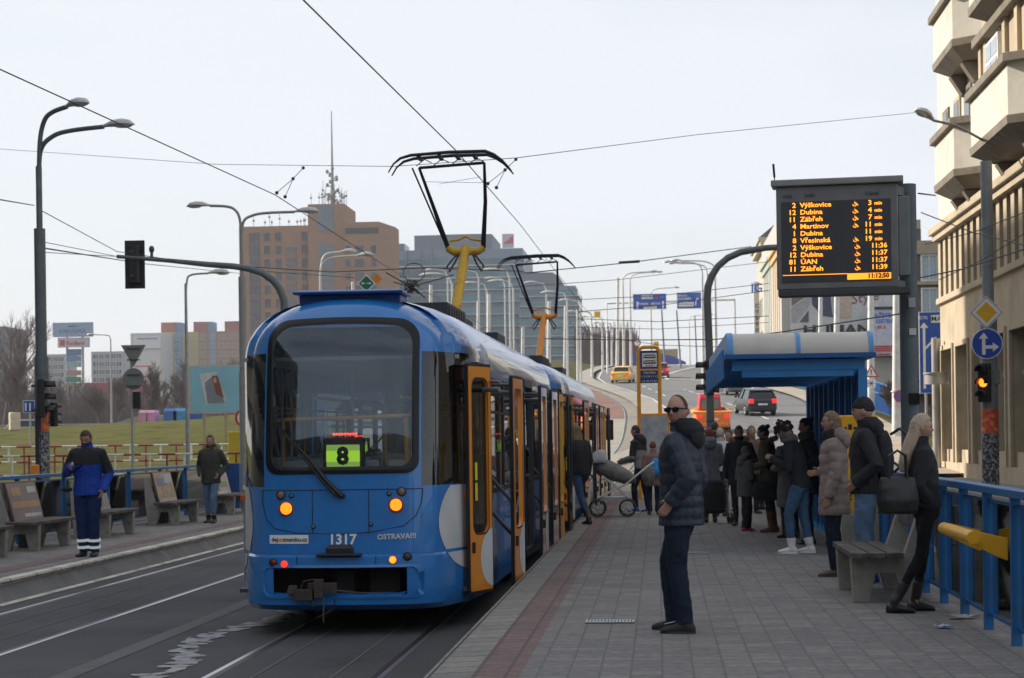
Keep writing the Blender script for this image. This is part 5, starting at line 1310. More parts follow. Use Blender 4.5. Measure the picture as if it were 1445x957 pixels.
# ---------------------------------------------------------------- departure board
BY = 20.0; bc = P(1181, 334, BY)
t = thing('departure_board', 'large electronic departure board with orange lines on a thick grey pole', 'information board', (2.63, BY + .35, 0), 0, None, True)
ang = R(7)
ax = Vector((math.cos(ang), -math.sin(ang), 0)).normalized(); az = Vector((0, 0, 1)); ay = Vector((math.sin(ang), math.cos(ang), 0))
MBd = Matrix((ax, ay, az)).transposed().to_4x4(); MBd.translation = bc
BW, BH = 1.24, 1.07
def bb_(x0, x1, y0_, y1_, z0, z1): m = MB(); m.box(x0, x1, y0_, y1_, z0, z1); m.xf(MBd); return m
hs = bb_(-BW/2, BW/2, 0, .22, -BH/2, BH/2).build('housing', pm('board_housing', (.17, .17, .17), .5, .2), t, bevel=.01)
bb_(-BW/2 - .05, BW/2 + .06, -.05, .26, BH/2 + .002, BH/2 + .07).build('canopy', pm('board_canopy', (.26, .26, .25), .5, .2), t, bevel=.012)
bb_(-BW/2 + .01, BW/2 + .12, -.02, .24, -BH/2 - .07, -BH/2 - .002).build('lower_bar', DGREY, t, bevel=.006)
scx = -.01; bb_(-BW/2 + .05, BW/2 - .07, -.006, -.001, -BH/2 + .07, BH/2 - .16).build('screen', pm('screen_dark', (.05, .051, .056), .35, 0, .05), hs)
AMB = emit('amber_led', (1, .30, .02), 1.7)
def bt(s, x, z, h, al='LEFT', mat=None, bold=.0012, par=None, sx=1.0): return text(s, h, mat or AMB, par or hs, MBd @ face((x, -.009 - (mat is BLK) * .004, z)), 'led_text', .0005, bold, al, sx=sx)
rows_ = [('2', 'Výškovice', 1, '3', 'min'), ('12', 'Dubina', 1, '4', 'min'), ('11', 'Zábřeh', 1, '7', 'min'), ('4', 'Martinov', 1, '11', 'min'), ('1', 'Dubina', 0, '11', 'min'), ('8', 'Vřesinská', 1, '19', 'min'),
         ('2', 'Výškovice', 1, '11:36', ''), ('12', 'Dubina', 1, '11:37', ''), ('81', 'ÚAN', 1, '11:37', ''), ('11', 'Zábřeh', 1, '11:39', '')]
for k, (a, b, wch, c, d) in enumerate(rows_):
    z = BH/2 - .20 - k * .0735
    bt(a, -.415, z, .052, 'RIGHT', sx=1.1); bt(b, -.375, z, .050, sx=1.16)
    if d: bt(c, .36, z, .052, 'RIGHT', sx=1.1); bt(d, .385, z - .004, .036, sx=1.05)
    else: bt(c, .51, z, .05, 'RIGHT', sx=1.08)
    if wch:
        m = MB(); cx = .185 if d else .20
        for q in range(12): a0 = PI * .9 + 2 * PI * .75 * q / 12; a1 = PI * .9 + 2 * PI * .75 * (q + 1) / 12; m.beam((cx + .018 * math.cos(a0), -.009, z - .008 + .018 * math.sin(a0)), (cx + .018 * math.cos(a1), -.009, z - .008 + .018 * math.sin(a1)), .002, .007)
        m.beam((cx, -.009, z + .026), (cx, -.009, z), .002, .012); m.beam((cx, -.009, z - .002), (cx + .022, -.009, z - .002), .002, .008); m.beam((cx + .022, -.009, z - .002), (cx + .034, -.009, z - .022), .002, .008)
        m.xf(MBd); m.build('wheelchair_symbol', AMB, hs)
zb = -BH/2 + .115
bb_(-BW/2 + .06, .10, -.010, -.007, zb + .030, zb + .036).build('led_line', AMB, hs)
bb_(.10, BW/2 - .075, -.010, -.007, zb - .03, zb + .034).build('clock_bar', emit('amber_bar', (1, .33, .02), 1.2), hs)
bt('11:12:50', .525, zb + .002, .046, 'RIGHT', BLK, .004)
for s_, x in (('Linka', -.50), ('Směr', -.27), ('Odjezd', .36)): bt(s_, x, BH/2 - .10, .035, 'CENTER', DGREY, .001)
m = MB(); m.tube([(2.63, BY + .35, 0), (2.63, BY + .35, 1.52 + (612 - 258) / 136)], .095, 24); m.tube([(2.63, BY + .35, 0), (2.63, BY + .35, .04)], .16, 20); m.tube([(2.63, BY + .35, .9), (2.63, BY + .35, .94)], .099, 24); m.build('pole', pm('board_pole_paint', (.085, .11, .12), .5, .1, .12, 5, dirt=(.13, .14, .14), dscale=6), t)
for dz in (.48, -.50):
    q = bc + Vector((0, 0, dz)); m = MB(); m.beam(q + ax * .55 + ay * .12, Vector((2.60, BY + .35, q.z)), .08, .09); m.build('bracket', MGREY, t)
bb_(BW/2 + .001, BW/2 + .12, .04, .2, -.42, .40).build('side_box', MGREY, t, bevel=.01)
q = bc + az * (BH/2 + .05) - ax * (BW/2 + .01); m = MB(); m.tube([q + Vector((0,.05,-.05)), q + Vector((0, .05, .06))], .006, 6); m.tube([q + Vector((0, .05, .06)), q + Vector((-.01, .05, .20))], .012, 8); m.build('antenna', BLK, t)
for px, py, w_, h_, mt in ((1287, 427, .07, .1, LGREY), (1288, 468, .07, .07, OFFW), (1290, 563, .11, .12, BLKG), (1288, 603, .06, .12, pm('sticker_blue', (.04, .12, .3)))):
    q = P(px, py, BY + .24); m = MB(); m.box(q.x - w_/2, q.x + w_/2, BY + .235, BY + .25, q.z - h_/2, q.z + h_/2); m.build('sticker', mt, t)
# ---------------------------------------------------------------- stop sign with map board
SYY = 46.0; c = P(916, 530, SYY)
t = thing('stop_sign', 'yellow framed tram and bus stop sign with timetable and map board', 'stop sign', (c.x, SYY, 0), 0, None, True)
SG = pm('sign_frame_yellow', (.75, .32, .01), .4)
m = MB(); hw = .25; top = P(916, 490, SYY).z
m.tube([(c.x - hw, SYY, 0), (c.x - hw, SYY, top - .12), (c.x - hw + .04, SYY, top - .03), (c.x - hw + .12, SYY, top), (c.x + hw - .12, SYY, top), (c.x + hw - .04, SYY, top - .03), (c.x + hw, SYY, top - .12), (c.x + hw, SYY, 0)], .045, 12)
zz = P(916, 522, SYY).z; m.tube([(c.x - hw, SYY, zz), (c.x + hw, SYY, zz)], .03, 8)
m.build('frame', SG, t)
def panel(name, px0, px1, py0, py1, Y, mat, par, dy=0.0, th=.02):
    a = P(px0, py0, Y); b = P(px1, py1, Y); m = MB(); m.box(a.x, b.x, Y - dy - th, Y - dy, b.z, a.z); return m.build(name, mat, par)
DB = pm('sign_blue', (.01, .035, .24), .45, 0, .05); 
s1 = panel('sign_panel', 902.5, 930, 495, 521, SYY, DB, t); panel('white_field', 906, 927, 498.5, 517.5, SYY, WHITE, s1, .021, .004)
for py in (503.5, 511.5):
    a = P(916.5, py, SYY); m = MB()
    m.box(a.x - .145, a.x + .145, SYY - .03, SYY - .026, a.z - .035, a.z + .035)
    m.box(a.x - .12, a.x + .12, SYY - .03, SYY - .026, a.z + .036, a.z + .05)
    v = m.build('vehicle_symbol', BLK, s1)
    m = MB()
    for q in range(4): m.box(a.x - .125 + q * .066, a.x - .125 + q * .066 + .05, SYY - .034, SYY - .031, a.z - .004, a.z + .024)
    m.build('symbol_windows', WHITE, v)
a = P(916.5, 516.3, SYY); m = MB(); m.box(a.x - .1, a.x + .1, SYY - .03, SYY - .026, a.z - .008, a.z + .008); m.build('red_text', RED, s1)
s2 = panel('line_panel', 903, 930, 523.5, 540.5, SYY, pm('sign_dark_blue', (.012, .04, .13), .5), t)
text('Náměstí', .06, WHITE, s2, face(P(916.5, 526, SYY) - Vector((0, .022, 0))), 'lettering', .001)
for py, sx_ in ((531.5, '1 2 4 8 11 12'), (538, '14 18 19 81')): text(sx_, .055, WHITE, s2, face(P(916.5, py, SYY) - Vector((0, .022, 0))), 'lettering', .001)
m = MB()
a = P(901, 584, SYY - .3); b = P(946, 650, SYY - .3)
m.box(a.x, b.x, SYY - .36, SYY - .3, b.z, a.z); mp_ = m.build('map_frame', SG, t)
m = MB(); m.box(a.x + .05, b.x - .05, SYY - .366, SYY - .361, b.z + .05, a.z - .06); m.build('map', pm('map_print', (.33, .36, .42), .3, 0, .3, 5, dirt=(.45, .42, .36), dscale=4), mp_)
# ---------------------------------------------------------------- pram, shopping walker
def wheel(m, c, r, w_=.03, axis='X', n=18, tyre=.02):
    c = Vector(c); pts = []
    for k in range(n + 1):
        a = 2 * PI * k / n; pts.append(c + (Vector((0, r * math.cos(a), r * math.sin(a))) if axis == 'X' else Vector((r * math.cos(a), 0, r * math.sin(a)))))
    m.tube(pts, tyre, 6, cap=False)
    return m
def spokes(m, c, r, axis='X', n=8):
    c = Vector(c)
    for k in range(n):
        a = 2 * PI * k / n; m.tube([c, c + (Vector((0, r * math.cos(a), r * math.sin(a))) if axis == 'X' else Vector((r * math.cos(a), 0, r * math.sin(a))))], .006, 4)
    m.ell(c, .03, .03, .03, 8, 6); return m
PY_ = 36.3; px_ = P(868, 618, PY_).x
t = thing('pram', 'grey and white pram with silver wheels being pushed onto the tram', 'pram', (px_, PY_, 0), 0, None)
gr = cloth('pram_grey', (.16, .16, .155)); lg = cloth('pram_light', (.38, .38, .38))
m = MB()
m.rings([[(x + .0, ry * math.cos(a) , z + rz * math.sin(a)) for a in [2*PI*k/18 for k in range(18)]] for x, z, ry, rz in ((-.40, .98, .12, .10), (-.30, .95, .2, .18), (-.05, .86, .22, .19), (.2, .76, .2, .15), (.38, .70, .12, .07))])
soft(m.build('carrycot', gr, t), .014, .02)
m = MB(); m.rings([[(-.28 + .22 * math.sin(u) * 1, .23 * math.cos(a), 1.02 + .26 * math.cos(u) * abs(math.sin(a)) ** .8 ) for a in [PI*k/14 for k in range(15)]] for u in [R(d) for d in (-80, -50, -20, 10, 30)]], closed=False, cap=False)
o = m.build('hood', lg, t); md = o.modifiers.new('t', 'SOLIDIFY'); md.thickness = .02
m = MB(); m.ell((.62, 0, .78), .13, .16, .2); soft(m.build('bag', gr, t), .014, .02)
m = MB()
for y in (-.22, .22): m.tube([(-.35, y, .35), (.2, y, .62), (.62, y, .95), (.72, y, 1.02)], .018, 8); m.tube([(.25, y, .35), (-.25, y, .78)], .016, 8)
m.tube([(.72, -.22, 1.02), (.72, .22, 1.02)], .02, 8); m.tube([(-.35, -.24, .2), (-.35, .24, .2)], .012, 6); m.tube([(.22, -.24, .2), (.22, .24, .2)], .012, 6); m.tube([(-.35, 0, .2), (-.35, 0, .35), (.22, 0, .35), (.22, 0, .2)], .014, 6); m.box(-.3, .2, -.18, .18, .30, .38)
m.build('frame', pm('pram_silver', (.5, .5, .5), .35, .5), t)
for x in (-.35, .22):
    for y in (-.26, .26):
        m = MB(); wheel(m, (x, y, .17), .15, axis='Y'); w_ = m.build('wheel', BLK, t); m = MB(); spokes(m, (x, y, .17), .14, 'Y'); m.build('spokes', pm('pram_silver', (.5, .5, .5), .35, .5), w_)
t = thing('shopping_walker', 'walking frame on wheels with a dark bag beside the red haired woman', 'walker', at(1006, 32.9), R(8))
m = MB(); m.rings([[(.20*q*math.cos(a), .14*q*math.sin(a), z) for a in [2*PI*k/18 for k in range(18)]] for z, q in ((.18, .8), (.22, 1), (.55, 1.05), (.72, .9), (.76, .6))]); soft(m.build('bag', BLACKC, t), .014, .015)
m = MB()
for x in (-.25, .25): m.tube([(x, .1, .1), (x, .08, .9), (x, -.1, .95)], .014, 8); m.tube([(x, -.18, .1), (x, .05, .5)], .012, 8)
m.tube([(-.25, 0, .25), (.25, 0, .25)], .012, 8); m.tube([(-.25, .06, .6), (.25, .06, .6)], .012, 8); m.build('frame', GALV, t)
for x in (-.27, .27):
    for y in (-.18, .12): m = MB(); wheel(m, (x, y, .10), .08, axis='X'); spokes(m, (x, y, .1), .07, 'X', 5); m.build('wheel', BLK, t)

# ================================================================= poles, lamps, signals
LAMPM = pm('lamp_cover', (.45, .46, .46), .3, .1, .1)
def lamp_head(p, d, par, L=.75, mat=None):
    """street lamp head starting at p pointing along d"""
    p = Vector(p); d = Vector(d).normalized(); s = d.cross(Vector((0, 0, 1))).normalized(); u = s.cross(d)
    m = MB(); m.rings([[p + d * (L * t) + s * (.17 * w_ * math.cos(a)) + u * (.10 * h_ * (math.sin(a) if math.sin(a) > 0 else .35 * math.sin(a)) + o_) for a in [2*PI*k/14 for k in range(14)]] for t, w_, h_, o_ in ((-.02, .3, .5, 0), (.1, .45, .7, .01), (.3, .85, 1.2, .02), (.6, 1.05, 1.35, .02), (.85, .85, 1.1, .0), (1.0, .25, .3, -.02))])
    h = m.build('lamp_head', mat or LAMPM, par)
    m = MB(); m.rings([[p + d * (L * t) + s * (.13 * w_ * math.cos(a)) + u * (-.02 - .06 * w_ * max(0, -math.sin(a))) for a in [2*PI*k/12 for k in range(12)]] for t, w_ in ((.38, .3), (.5, .8), (.68, 1), (.85, .8), (.93, .3))]); m.build('lens', pm('lamp_lens', (.5, .5, .48), .15), h)
    return h
def street_lamp(label, base, h, arms, r=.09, mat=None, group='street lamps', rt=None, steps=True, name='street_lamp'):
    """arms: list of (direction angle deg in plan (0 = +x, 180 = -x), length, rise)"""
    mat = mat or POLEG; base = Vector(base)
    t = thing(name, label, 'street lamp', base, 0, group, True); rt = rt or r * .55
    m = MB()
    if steps: m.tube([base, base + Vector((0, 0, h * .45))], r, 14); m.tube([base + Vector((0, 0, h * .45)), base + Vector((0, 0, h * .82))], r * .8, 14); m.tube([base + Vector((0, 0, h * .82)), base + Vector((0, 0, h))], rt, 12)
    else: m.tube([base, base + Vector((0, 0, h))], [r, rt], 12)
    m.build('pole', mat, t)
    for ang_, L, rise in arms:
        d = Vector((math.cos(R(ang_)), math.sin(R(ang_)), 0)); tp = base + Vector((0, 0, h)); m = MB()
        m.tube(cr([tp - Vector((0, 0, .4)), tp + d * .06 + Vector((0, 0, rise * .45)), tp + d * (L * .22) + Vector((0, 0, rise * .82)), tp + d * (L * .5) + Vector((0, 0, rise * .95)), tp + d * L + Vector((0, 0, rise))]), rt * .75, 10)
        a_ = m.build('arm', mat, t); lamp_head(tp + d * L + Vector((0, 0, rise)), d + Vector((0, 0, .03)), a_, .75 if r < .15 else .8)
    return t
def GB(px, Y, dz=0): X = XP(px, Y); return Vector((X, Y, TZ(X, Y) + dz))
def hgt(px, py, Y, z0): return P(px, py, Y).z - z0
# main left pole, with posters and traffic light
B0 = Vector((XP(60, 45), 45, -.12)); hh = hgt(50, 235, 45, -.12)
t = street_lamp('tall grey double lamp pole at far left, posters round its foot', B0, hh, [(-35, 1.1, 1.3), (-12, 1.75, .85)], .17, POLEG, rt=.075)
for (z0_, z1_, a0, a1, c_) in [(.9, 1.9, -120, -20, pm('poster_white_black', (.25, .25, .26), .7, 0, .5, 20, dirt=(.03, .03, .035), dscale=14, dlo=.48, dhi=.52)), (1.95, 2.45, -80, 0, pm('poster_red', (.6, .08, .04), .6, 0, .3, 9, dirt=(.7, .5, .1), dscale=8)), (.7, 2.5, -175, -85, pm('poster_dark', (.03, .035, .05), .6, 0, .3, 9))]:
    m = MB(); n = 8; m.rings([[B0 + Vector((.174 * math.cos(R(a0 + (a1 - a0) * k / n)), .174 * math.sin(R(a0 + (a1 - a0) * k / n)), z)) for k in range(n + 1)] for z in (z0_, z1_)], closed=False, cap=False); m.build('poster', c_, t)
def signal(label, c, facing, mat_on=None, on=1, sc_=1.0, par_group='traffic lights', hoods=True, arrow=False, back=False):
    """three lamp signal, facing: plan direction it looks at (deg)"""
    t = thing('traffic_light', label, 'traffic light', c, R(facing), par_group)
    m = MB(); m.rings([[(x, y, z) for x, y in ((.0, -.15), (-.16, -.15), (-.20, -.10), (-.20, .10), (-.16, .15), (0, .15))] for z in (-.48, .48)], smooth=False)
    if back: m.box(-.0, .02, -.26, .26, -.62, .62)
    m.xf(Matrix.Scale(sc_, 4)); m.build('housing', BLK, t, bevel=.02)
    for k, z in enumerate((.31, 0, -.31)):
        m = MB(); m.lathe([(.001, .03), (.10, .015), (.11, 0)]); m.xf(Matrix.Scale(sc_, 4) @ Matrix.Translation((.005, 0, z)) @ Matrix.Rotation(R(90), 4, 'Y')); m.build('lens', mat_on if (mat_on and k == on) else pm('dark_lens', (.03, .03, .03), .2), t)
        m = MB(); n = 10; m.rings([[(x, .125 * math.cos(a), z + .125 * math.sin(a)) for a in [R(-15 + 210 * q / n) for q in range(n + 1)]] for x in (.0, .24)], closed=False, cap=False); m.xf(Matrix.Scale(sc_, 4)); o = m.build('visor', BLK, t); md = o.modifiers.new('t', 'SOLIDIFY'); md.thickness = .012
    m = MB(); m.box(-.35, -.18, -.03, .03, .28, .34); m.box(-.35, -.18, -.03, .03, -.34, -.28); m.xf(Matrix.Scale(sc_, 4)); m.build('bracket', DGREY, t)
    return t
q = P(65, 565, 44.7); signal('dark traffic light turned right on the tall left pole, seen side on', (q.x + .02, 44.6, q.z + .05), 10, sc_=.95)
q = P(78, 585, 44.9); signal('smaller dark traffic light hanging behind the one on the tall left pole', (q.x - .06, 45.1, q.z), 60, sc_=.6)
m = MB(); q = P(51, 664, 44.8); m.box(q.x - .09, q.x + .09, 44.66, 44.82, q.z - .14, q.z + .14); m.single('push_button_box', pm('bright_orange_box', (.7, .25, .02), .4), 'orange push button box on the tall left pole', 'button box', (q.x, 44.74, q.z - .14), bevel=.03)
# cantilever mast left (arm over the left track) with a signal seen from behind
MX, MY = XP(404, 60), 60
t = thing('signal_mast', 'grey curved signal mast rising behind the tram, arm reaching left', 'signal mast', (MX, MY, -.1), 0, 'curved signal masts', True)
m = MB(); m.tube([(MX, MY, -.1), (MX, MY, P(400, 425, MY).z)] + [tuple(P(a, b, MY)) for a, b in ((395, 408), (386, 396), (370, 385), (350, 379), (330, 376), (290, 373), (240, 368), (165, 362))], [.14, .13, .12, .12, .11, .10, .10, .09, .07, .06], 12); m.build('arm', POLEG, t)
q = P(214, 352, MY); m = MB(); m.tube([q - Vector((0, 0, .35)), q], .05, 8); m.ell(q, .09, .09, .12); m.build('camera', DGREY, t)
q = P(186, 372, MY - .1); signal('big traffic light seen from behind, hanging on the mast arm at the left', (q.x, MY + .25, q.z), 92, sc_=1.25, back=True)
# mast right with two signals at the pole
MX, MY = XP(1003, 56), 56
t = thing('signal_mast', 'grey curved signal mast in the middle, arm reaching right behind the board', 'signal mast', (MX, MY, .05), 0, 'curved signal masts', True)
m = MB(); m.tube([(MX, MY, .0), tuple(P(1001, 500, MY)), tuple(P(998, 420, MY))] + [tuple(P(a, b, MY)) for a, b in ((999, 405), (1004, 390), (1013, 376), (1027, 364), (1045, 356), (1080, 350), (1150, 346), (1240, 342))], [.12, .115, .11, .11, .105, .10, .10, .10, .09, .08, .07], 12); m.build('arm', POLEG, t)
for z in (3.3, 2.7, 1.9): m = MB(); m.tube([(MX, MY, z), (MX, MY, z + .05)], .128, 14); m.build('band', DGREY, t)
q = P(996, 533, MY); signal('black traffic light facing left on the middle mast above the crowd', (q.x - .02, MY - .05, q.z), 195, sc_=1.05)
q = P(1013, 533, MY); signal('black traffic light facing right on the middle mast, next to the shelter roof', (q.x, MY + .1, q.z), 20, sc_=.9)
# right pole with signs and signal
RX, RY = XP(1397, 46), 46; base = Vector((RX, RY, .1))
t = thing('sign_pole', 'thick grey pole with posters and road signs by the corner building', 'pole', base, 0, None, True)
m = MB(); m.tube([base, Vector((RX, RY, P(1392, 430, RY).z))], .20, 18); m.tube([Vector((RX, RY, P(1392, 430, RY).z)), Vector((RX, RY, P(1389, 228, RY).z))], .135, 18); m.tube([Vector((RX, RY, P(1391, 377, RY).z)), Vector((RX, RY, P(1391, 373, RY).z))], .15, 18); m.tube([Vector((RX, RY, P(1391, 325, RY).z)), Vector((RX, RY, P(1391, 323, RY).z))], .145, 18); m.build('pole', pm('right_pole_grey', (.2, .235, .25), .5, .1, .12, 5), t)
for (py0, py1, c_) in [(577, 611, pm('poster_red', (.6, .08, .04))), (612, 648, pm('poster_white_black', (.25, .25, .26))), (648, 682, pm('poster_black_text', (.04, .04, .045), .6, 0, .3, 9, dirt=(.4, .4, .4), dscale=16, dlo=.52, dhi=.56))]:
    m = MB(); n = 12; z0_, z1_ = P(1397, py1, RY).z, P(1397, py0, RY).z; m.rings([[base + Vector((.205 * math.cos(R(-165 + 150 * k / n)), .205 * math.sin(R(-165 + 150 * k / n)), z - .1)) for k in range(n + 1)] for z in (z0_, z1_)], closed=False, cap=False); m.build('poster', c_, t)
m = MB(); q = P(1406, 680, RY - .15); 
def disc_sign(name, c, r, mats, par=None, label=None, cat='road sign', n=32, kind='disc', group=None, th=.02):
    """flat sign plate facing -y; mats: list of (radius factor, material)"""
    t = thing(name, label, cat, c, 0, group) if par is None else par; first = None
    for k, (f, mt) in enumerate(mats):
        m = MB(); N = {'disc': n, 'diamond': 4, 'tri': 3, 'tridown': 3}[kind]; off = {'disc': 0, 'diamond': 0, 'tri': 90, 'tridown': -90}[kind]
        m.prism([(r * f * math.cos(R(off) + 2*PI*q/N), -.004 * k - th * (k == 0) * 0, r * f * math.sin(R(off) + 2*PI*q/N)) for q in range(N)], (0, th if k == 0 else .003, 0))
        o = m.build('plate' if k == 0 else 'face', mt, t); first = first or o
    return t
q = P(1392, 441, RY - .25); disc_sign('priority_road_sign', (q.x, RY - .24, q.z), .40, [(1, WHITE), (.93, BLK), (.88, WHITE), (.62, pm('sign_yellow', (.75, .42, .01), .4))], label='yellow and white diamond sign on the grey pole at the right', kind='diamond')
q = P(1393, 485, RY - .25); t = disc_sign('mandatory_direction_sign', (q.x, RY - .24, q.z), .365, [(1, WHITE), (.94, pm('road_sign_blue', (.01, .06, .42), .4))], label='round blue sign with arrows straight on and right')
m = MB(); 
def arrow(m, pts, w_, y, head=.11):
    for a, b in zip(pts, pts[1:]): m.beam((a[0], y, a[1]), (b[0], y, b[1]), w_, .003) if False else m.prism(_bar(a, b, w_, y), (0, -.003, 0))
    a, b = Vector(pts[-2]), Vector(pts[-1]); d = (b - a).normalized(); n_ = Vector((-d.y, d.x)); m.prism([(b + n_ * head).to_3d().xzy if False else (b.x + n_.x * head, y, b.y + n_.y * head), (b.x - n_.x * head, y, b.y - n_.y * head), (b.x + d.x * head * 1.3, y, b.y + d.y * head * 1.3)], (0, -.003, 0)); return m
def _bar(a, b, w_, y):
    a, b = Vector(a), Vector(b); d = (b - a).normalized(); n_ = Vector((-d.y, d.x)) * w_ / 2
    return [(a.x + n_.x, y, a.y + n_.y), (a.x - n_.x, y, a.y - n_.y), (b.x - n_.x, y, b.y - n_.y), (b.x + n_.x, y, b.y + n_.y)]
arrow(m, [(-.08, -.26), (-.08, .12)], .08, -.009); m.build('arrow', WHITE, t)
m = MB(); arrow(m, [(-.04, -.08), (.13, -.08)], .08, -.0085); m.build('arrow', WHITE, t)
q = P(1386, 540, RY - .3); signal('traffic light with orange lamp lit beside the corner building', (q.x + .02, RY - .32, q.z), -122, emit('orange_signal', (1, .16, .01), 3.0), 1, .95)
q = P(1404, 532, RY - .1); m = MB(); m.box(q.x - .1, q.x + .1, RY - .2, RY + .05, q.z - .17, q.z + .17); m.single('control_box', MGREY, 'small grey control box on the back of the right pole', 'control box', (q.x, RY, q.z - .17), bevel=.01)
# road lamp above the street at the right (reaching from the facade)
t = thing('wall_lamp', 'street lamp on a thin arm fixed to the corner building', 'street lamp', (9.3, 50, 9), 0, None, True)
m = MB(); a = P(1317, 170, 49); b = P(1400, 205, 50); m.tube([b, b * .4 + a * .6 + Vector((0, 0, .12)), a], .035, 8); ar_ = m.build('arm', MGREY, t); lamp_head(a, (a - b) + Vector((0, 0, .3)), ar_, .62)
# back of two signs on a pole
c = GB(187, 62); c.z = .0
t = thing('road_sign', 'triangle and round road signs seen from behind on one post', 'road sign', c, 0, None, True)
m = MB(); m.tube([c, Vector((c.x, 62, P(187, 487, 62).z))], .045, 10); m.build('post', GALV, t)
SB = pm('sign_back_grey', (.2, .22, .215), .5, .2)
q = P(188, 498, 61.9); m = MB(); m.prism([(q.x - .42, 61.93, q.z + .26), (q.x + .42, 61.93, q.z + .26), (q.x, 61.93, q.z - .47)], (0, -.02, 0)); m.build('sign_plate', SB, t, bevel=.01)
q = P(188, 535, 61.9); m = MB(); m.lathe([(.36, 0), (.36, .02), (.345, .022), (.34, .012), (.001, .012)], n=32); m.xf(Matrix.Translation((q.x, 61.93, q.z)) @ Matrix.Rotation(R(90), 4, 'X')); m.build('sign_plate', SB, t)
for py in (492, 508, 529, 545): q = P(188, py, 61.88); m = MB(); m.box(q.x - .22, q.x + .22, 61.86, 61.89, q.z - .02, q.z + .02); m.build('clamp', DGREY, t)
m = MB(); q = P(194, 565, 62); m.box(q.x - .12, q.x + .12, 61.9, 62.1, q.z - .28, q.z + .28); m.build('signal_back', BLK, t)
# other lamps near
def lampP(label, px, pyb, pyt, Y, arms, r=.09, mat=None, z0=None, **k):
    X = XP(px, Y); z0 = TZ(X, Y) if z0 is None else z0
    d = Vector((X, Y, z0)); return street_lamp(label, d, P(px, pyt, Y).z - z0, arms, r, mat, **k)
lampP('slim lamp with one short arm in front of the blue billboard', 265, 665, 400, 66, [(10, .8, .35)], .085, GALV, steps=False)
lampP('tall grey lamp pole with two heads left of the brick hotel', 345, 600, 325, 62, [(172, 1.1, .85), (10, 1.75, .6)], .16, pm('worn_pole', (.3, .31, .3), .6, .1, .2, 4, dirt=(.18, .18, .17), dscale=4), rt=.06)
lampP('lamp with two heads standing up behind the tram roof visor', 455, 600, 385, 85, [(20, .95, .95), (3, 1.7, .75)], .09, WPOLE, rt=.05)
lampP('lone lamp arching left behind the shop tower sign', 158, 600, 478, 160, [(180, 1.3, .35)], .10, GALV, steps=False)
dist = [(817, 437, 170, 176, 1.0), (837, 445, 190, 178, 1.6), (852, 452, 215, 178, 1.6), (865, 460, 245, 178, 1.6)]
for k, (px, pt, Y, a_, L) in enumerate(dist): lampP(['pale lamp nearest the glass office block', 'pale lamp second from the glass office block', 'pale lamp third from the glass office block', 'small pale lamp just left of the sign gantry post'][k], px, 505, pt, Y, [(a_, L, .4)] if k else [], .15, WPOLE, steps=False)
for k, (px, pt, Y, a_, L) in enumerate([(882, 398, 175, 4, 2.4), (892, 398, 185, 5, 2.4), (921, 418, 210, 8, 2.4), (994, 385, 150, 176, 2.2), (1001, 386, 158, 174, 2.4), (1012, 384, 140, 175, 2.4), (975, 455, 235, 6, 2.2)]):
    lampP(['pale tall lamp left of the blue road sign, arm to the right', 'pale tall lamp right beside another, just left of the blue road sign', 'lamp rising behind the wide blue road sign', 'left one of the twin lamps behind the narrow blue road sign', 'lamp right behind the middle signal mast', 'tall lamp right of the middle signal mast, arm to the left', 'small lamp beneath the gap of the two blue road signs'][k], px, 505, pt, Y, [(a_, L, .9)], .15 if k != 6 else .1, WPOLE, steps=False)
def pole(label, px, pyt, Y, r, mat, lean=0, z0=None, pyb=None):
    X = XP(px, Y); z0 = TZ(X, Y) if z0 is None else z0; top = P(px, pyt, Y); m = MB(); m.tube([(X, Y, z0), (top.x + lean, Y, top.z)], [r, r * .75], 12)
    m.tube([(X, Y, z0 + 2.0), (X, Y, z0 + 2.06)], r * 1.08, 12)
    return m.single('pole', mat, label, 'pole', (X, Y, z0), 'poles carrying the overhead wires')
for k, (px, pt, Y, r, ln) in enumerate([(872, 392, 178, .17, 0), (940, 437, 215, .12, -.5), (962, 438, 225, .12, -.6), (985, 445, 240, .1, -.4), (1065, 475, 120, .14, 0), (675, 425, 130, .14, 0), (690, 415, 122, .15, 0), (738, 462, 135, .15, 0), (775, 425, 128, .15, 0), (798, 432, 150, .15, 0), (608, 402, 110, .13, 0), (1158, 405, 122, .17, 0), (1181, 405, 112, .2, 0), (1229, 398, 96, .2, 0), (1265, 398, 84, .2, 0), (498, 398, 110, .12, 0)]):
    pole(['plain pale pole left of the sign gantry', 'leaning dark pole under the wide blue road sign', 'leaning dark pole between the two blue road signs', 'thin leaning pole right of the narrow road sign', 'pale pole in front of the green house facade', 'pale pole left of the second pantograph', 'taller pale pole beside the first pantograph arm', 'pale pole just under the second pantograph', 'pale pole right of the orange pantograph arm', 'pale pole at the right edge of the glass office', 'pale pole above the tram roof left of the yellow arm', 'pale pole before the picture on the big wall advert', 'pale pole through the letters of the big wall advert', 'pale pole with the triangle warning sign', 'pale pole with the round no stopping sign', 'pale pole right of the brick hotel, above the tram roof'][k], px, pt, Y, r, WPOLE if k not in (1, 2, 3) else pm('dark_lean_pole', (.2, .22, .25), .5), ln)
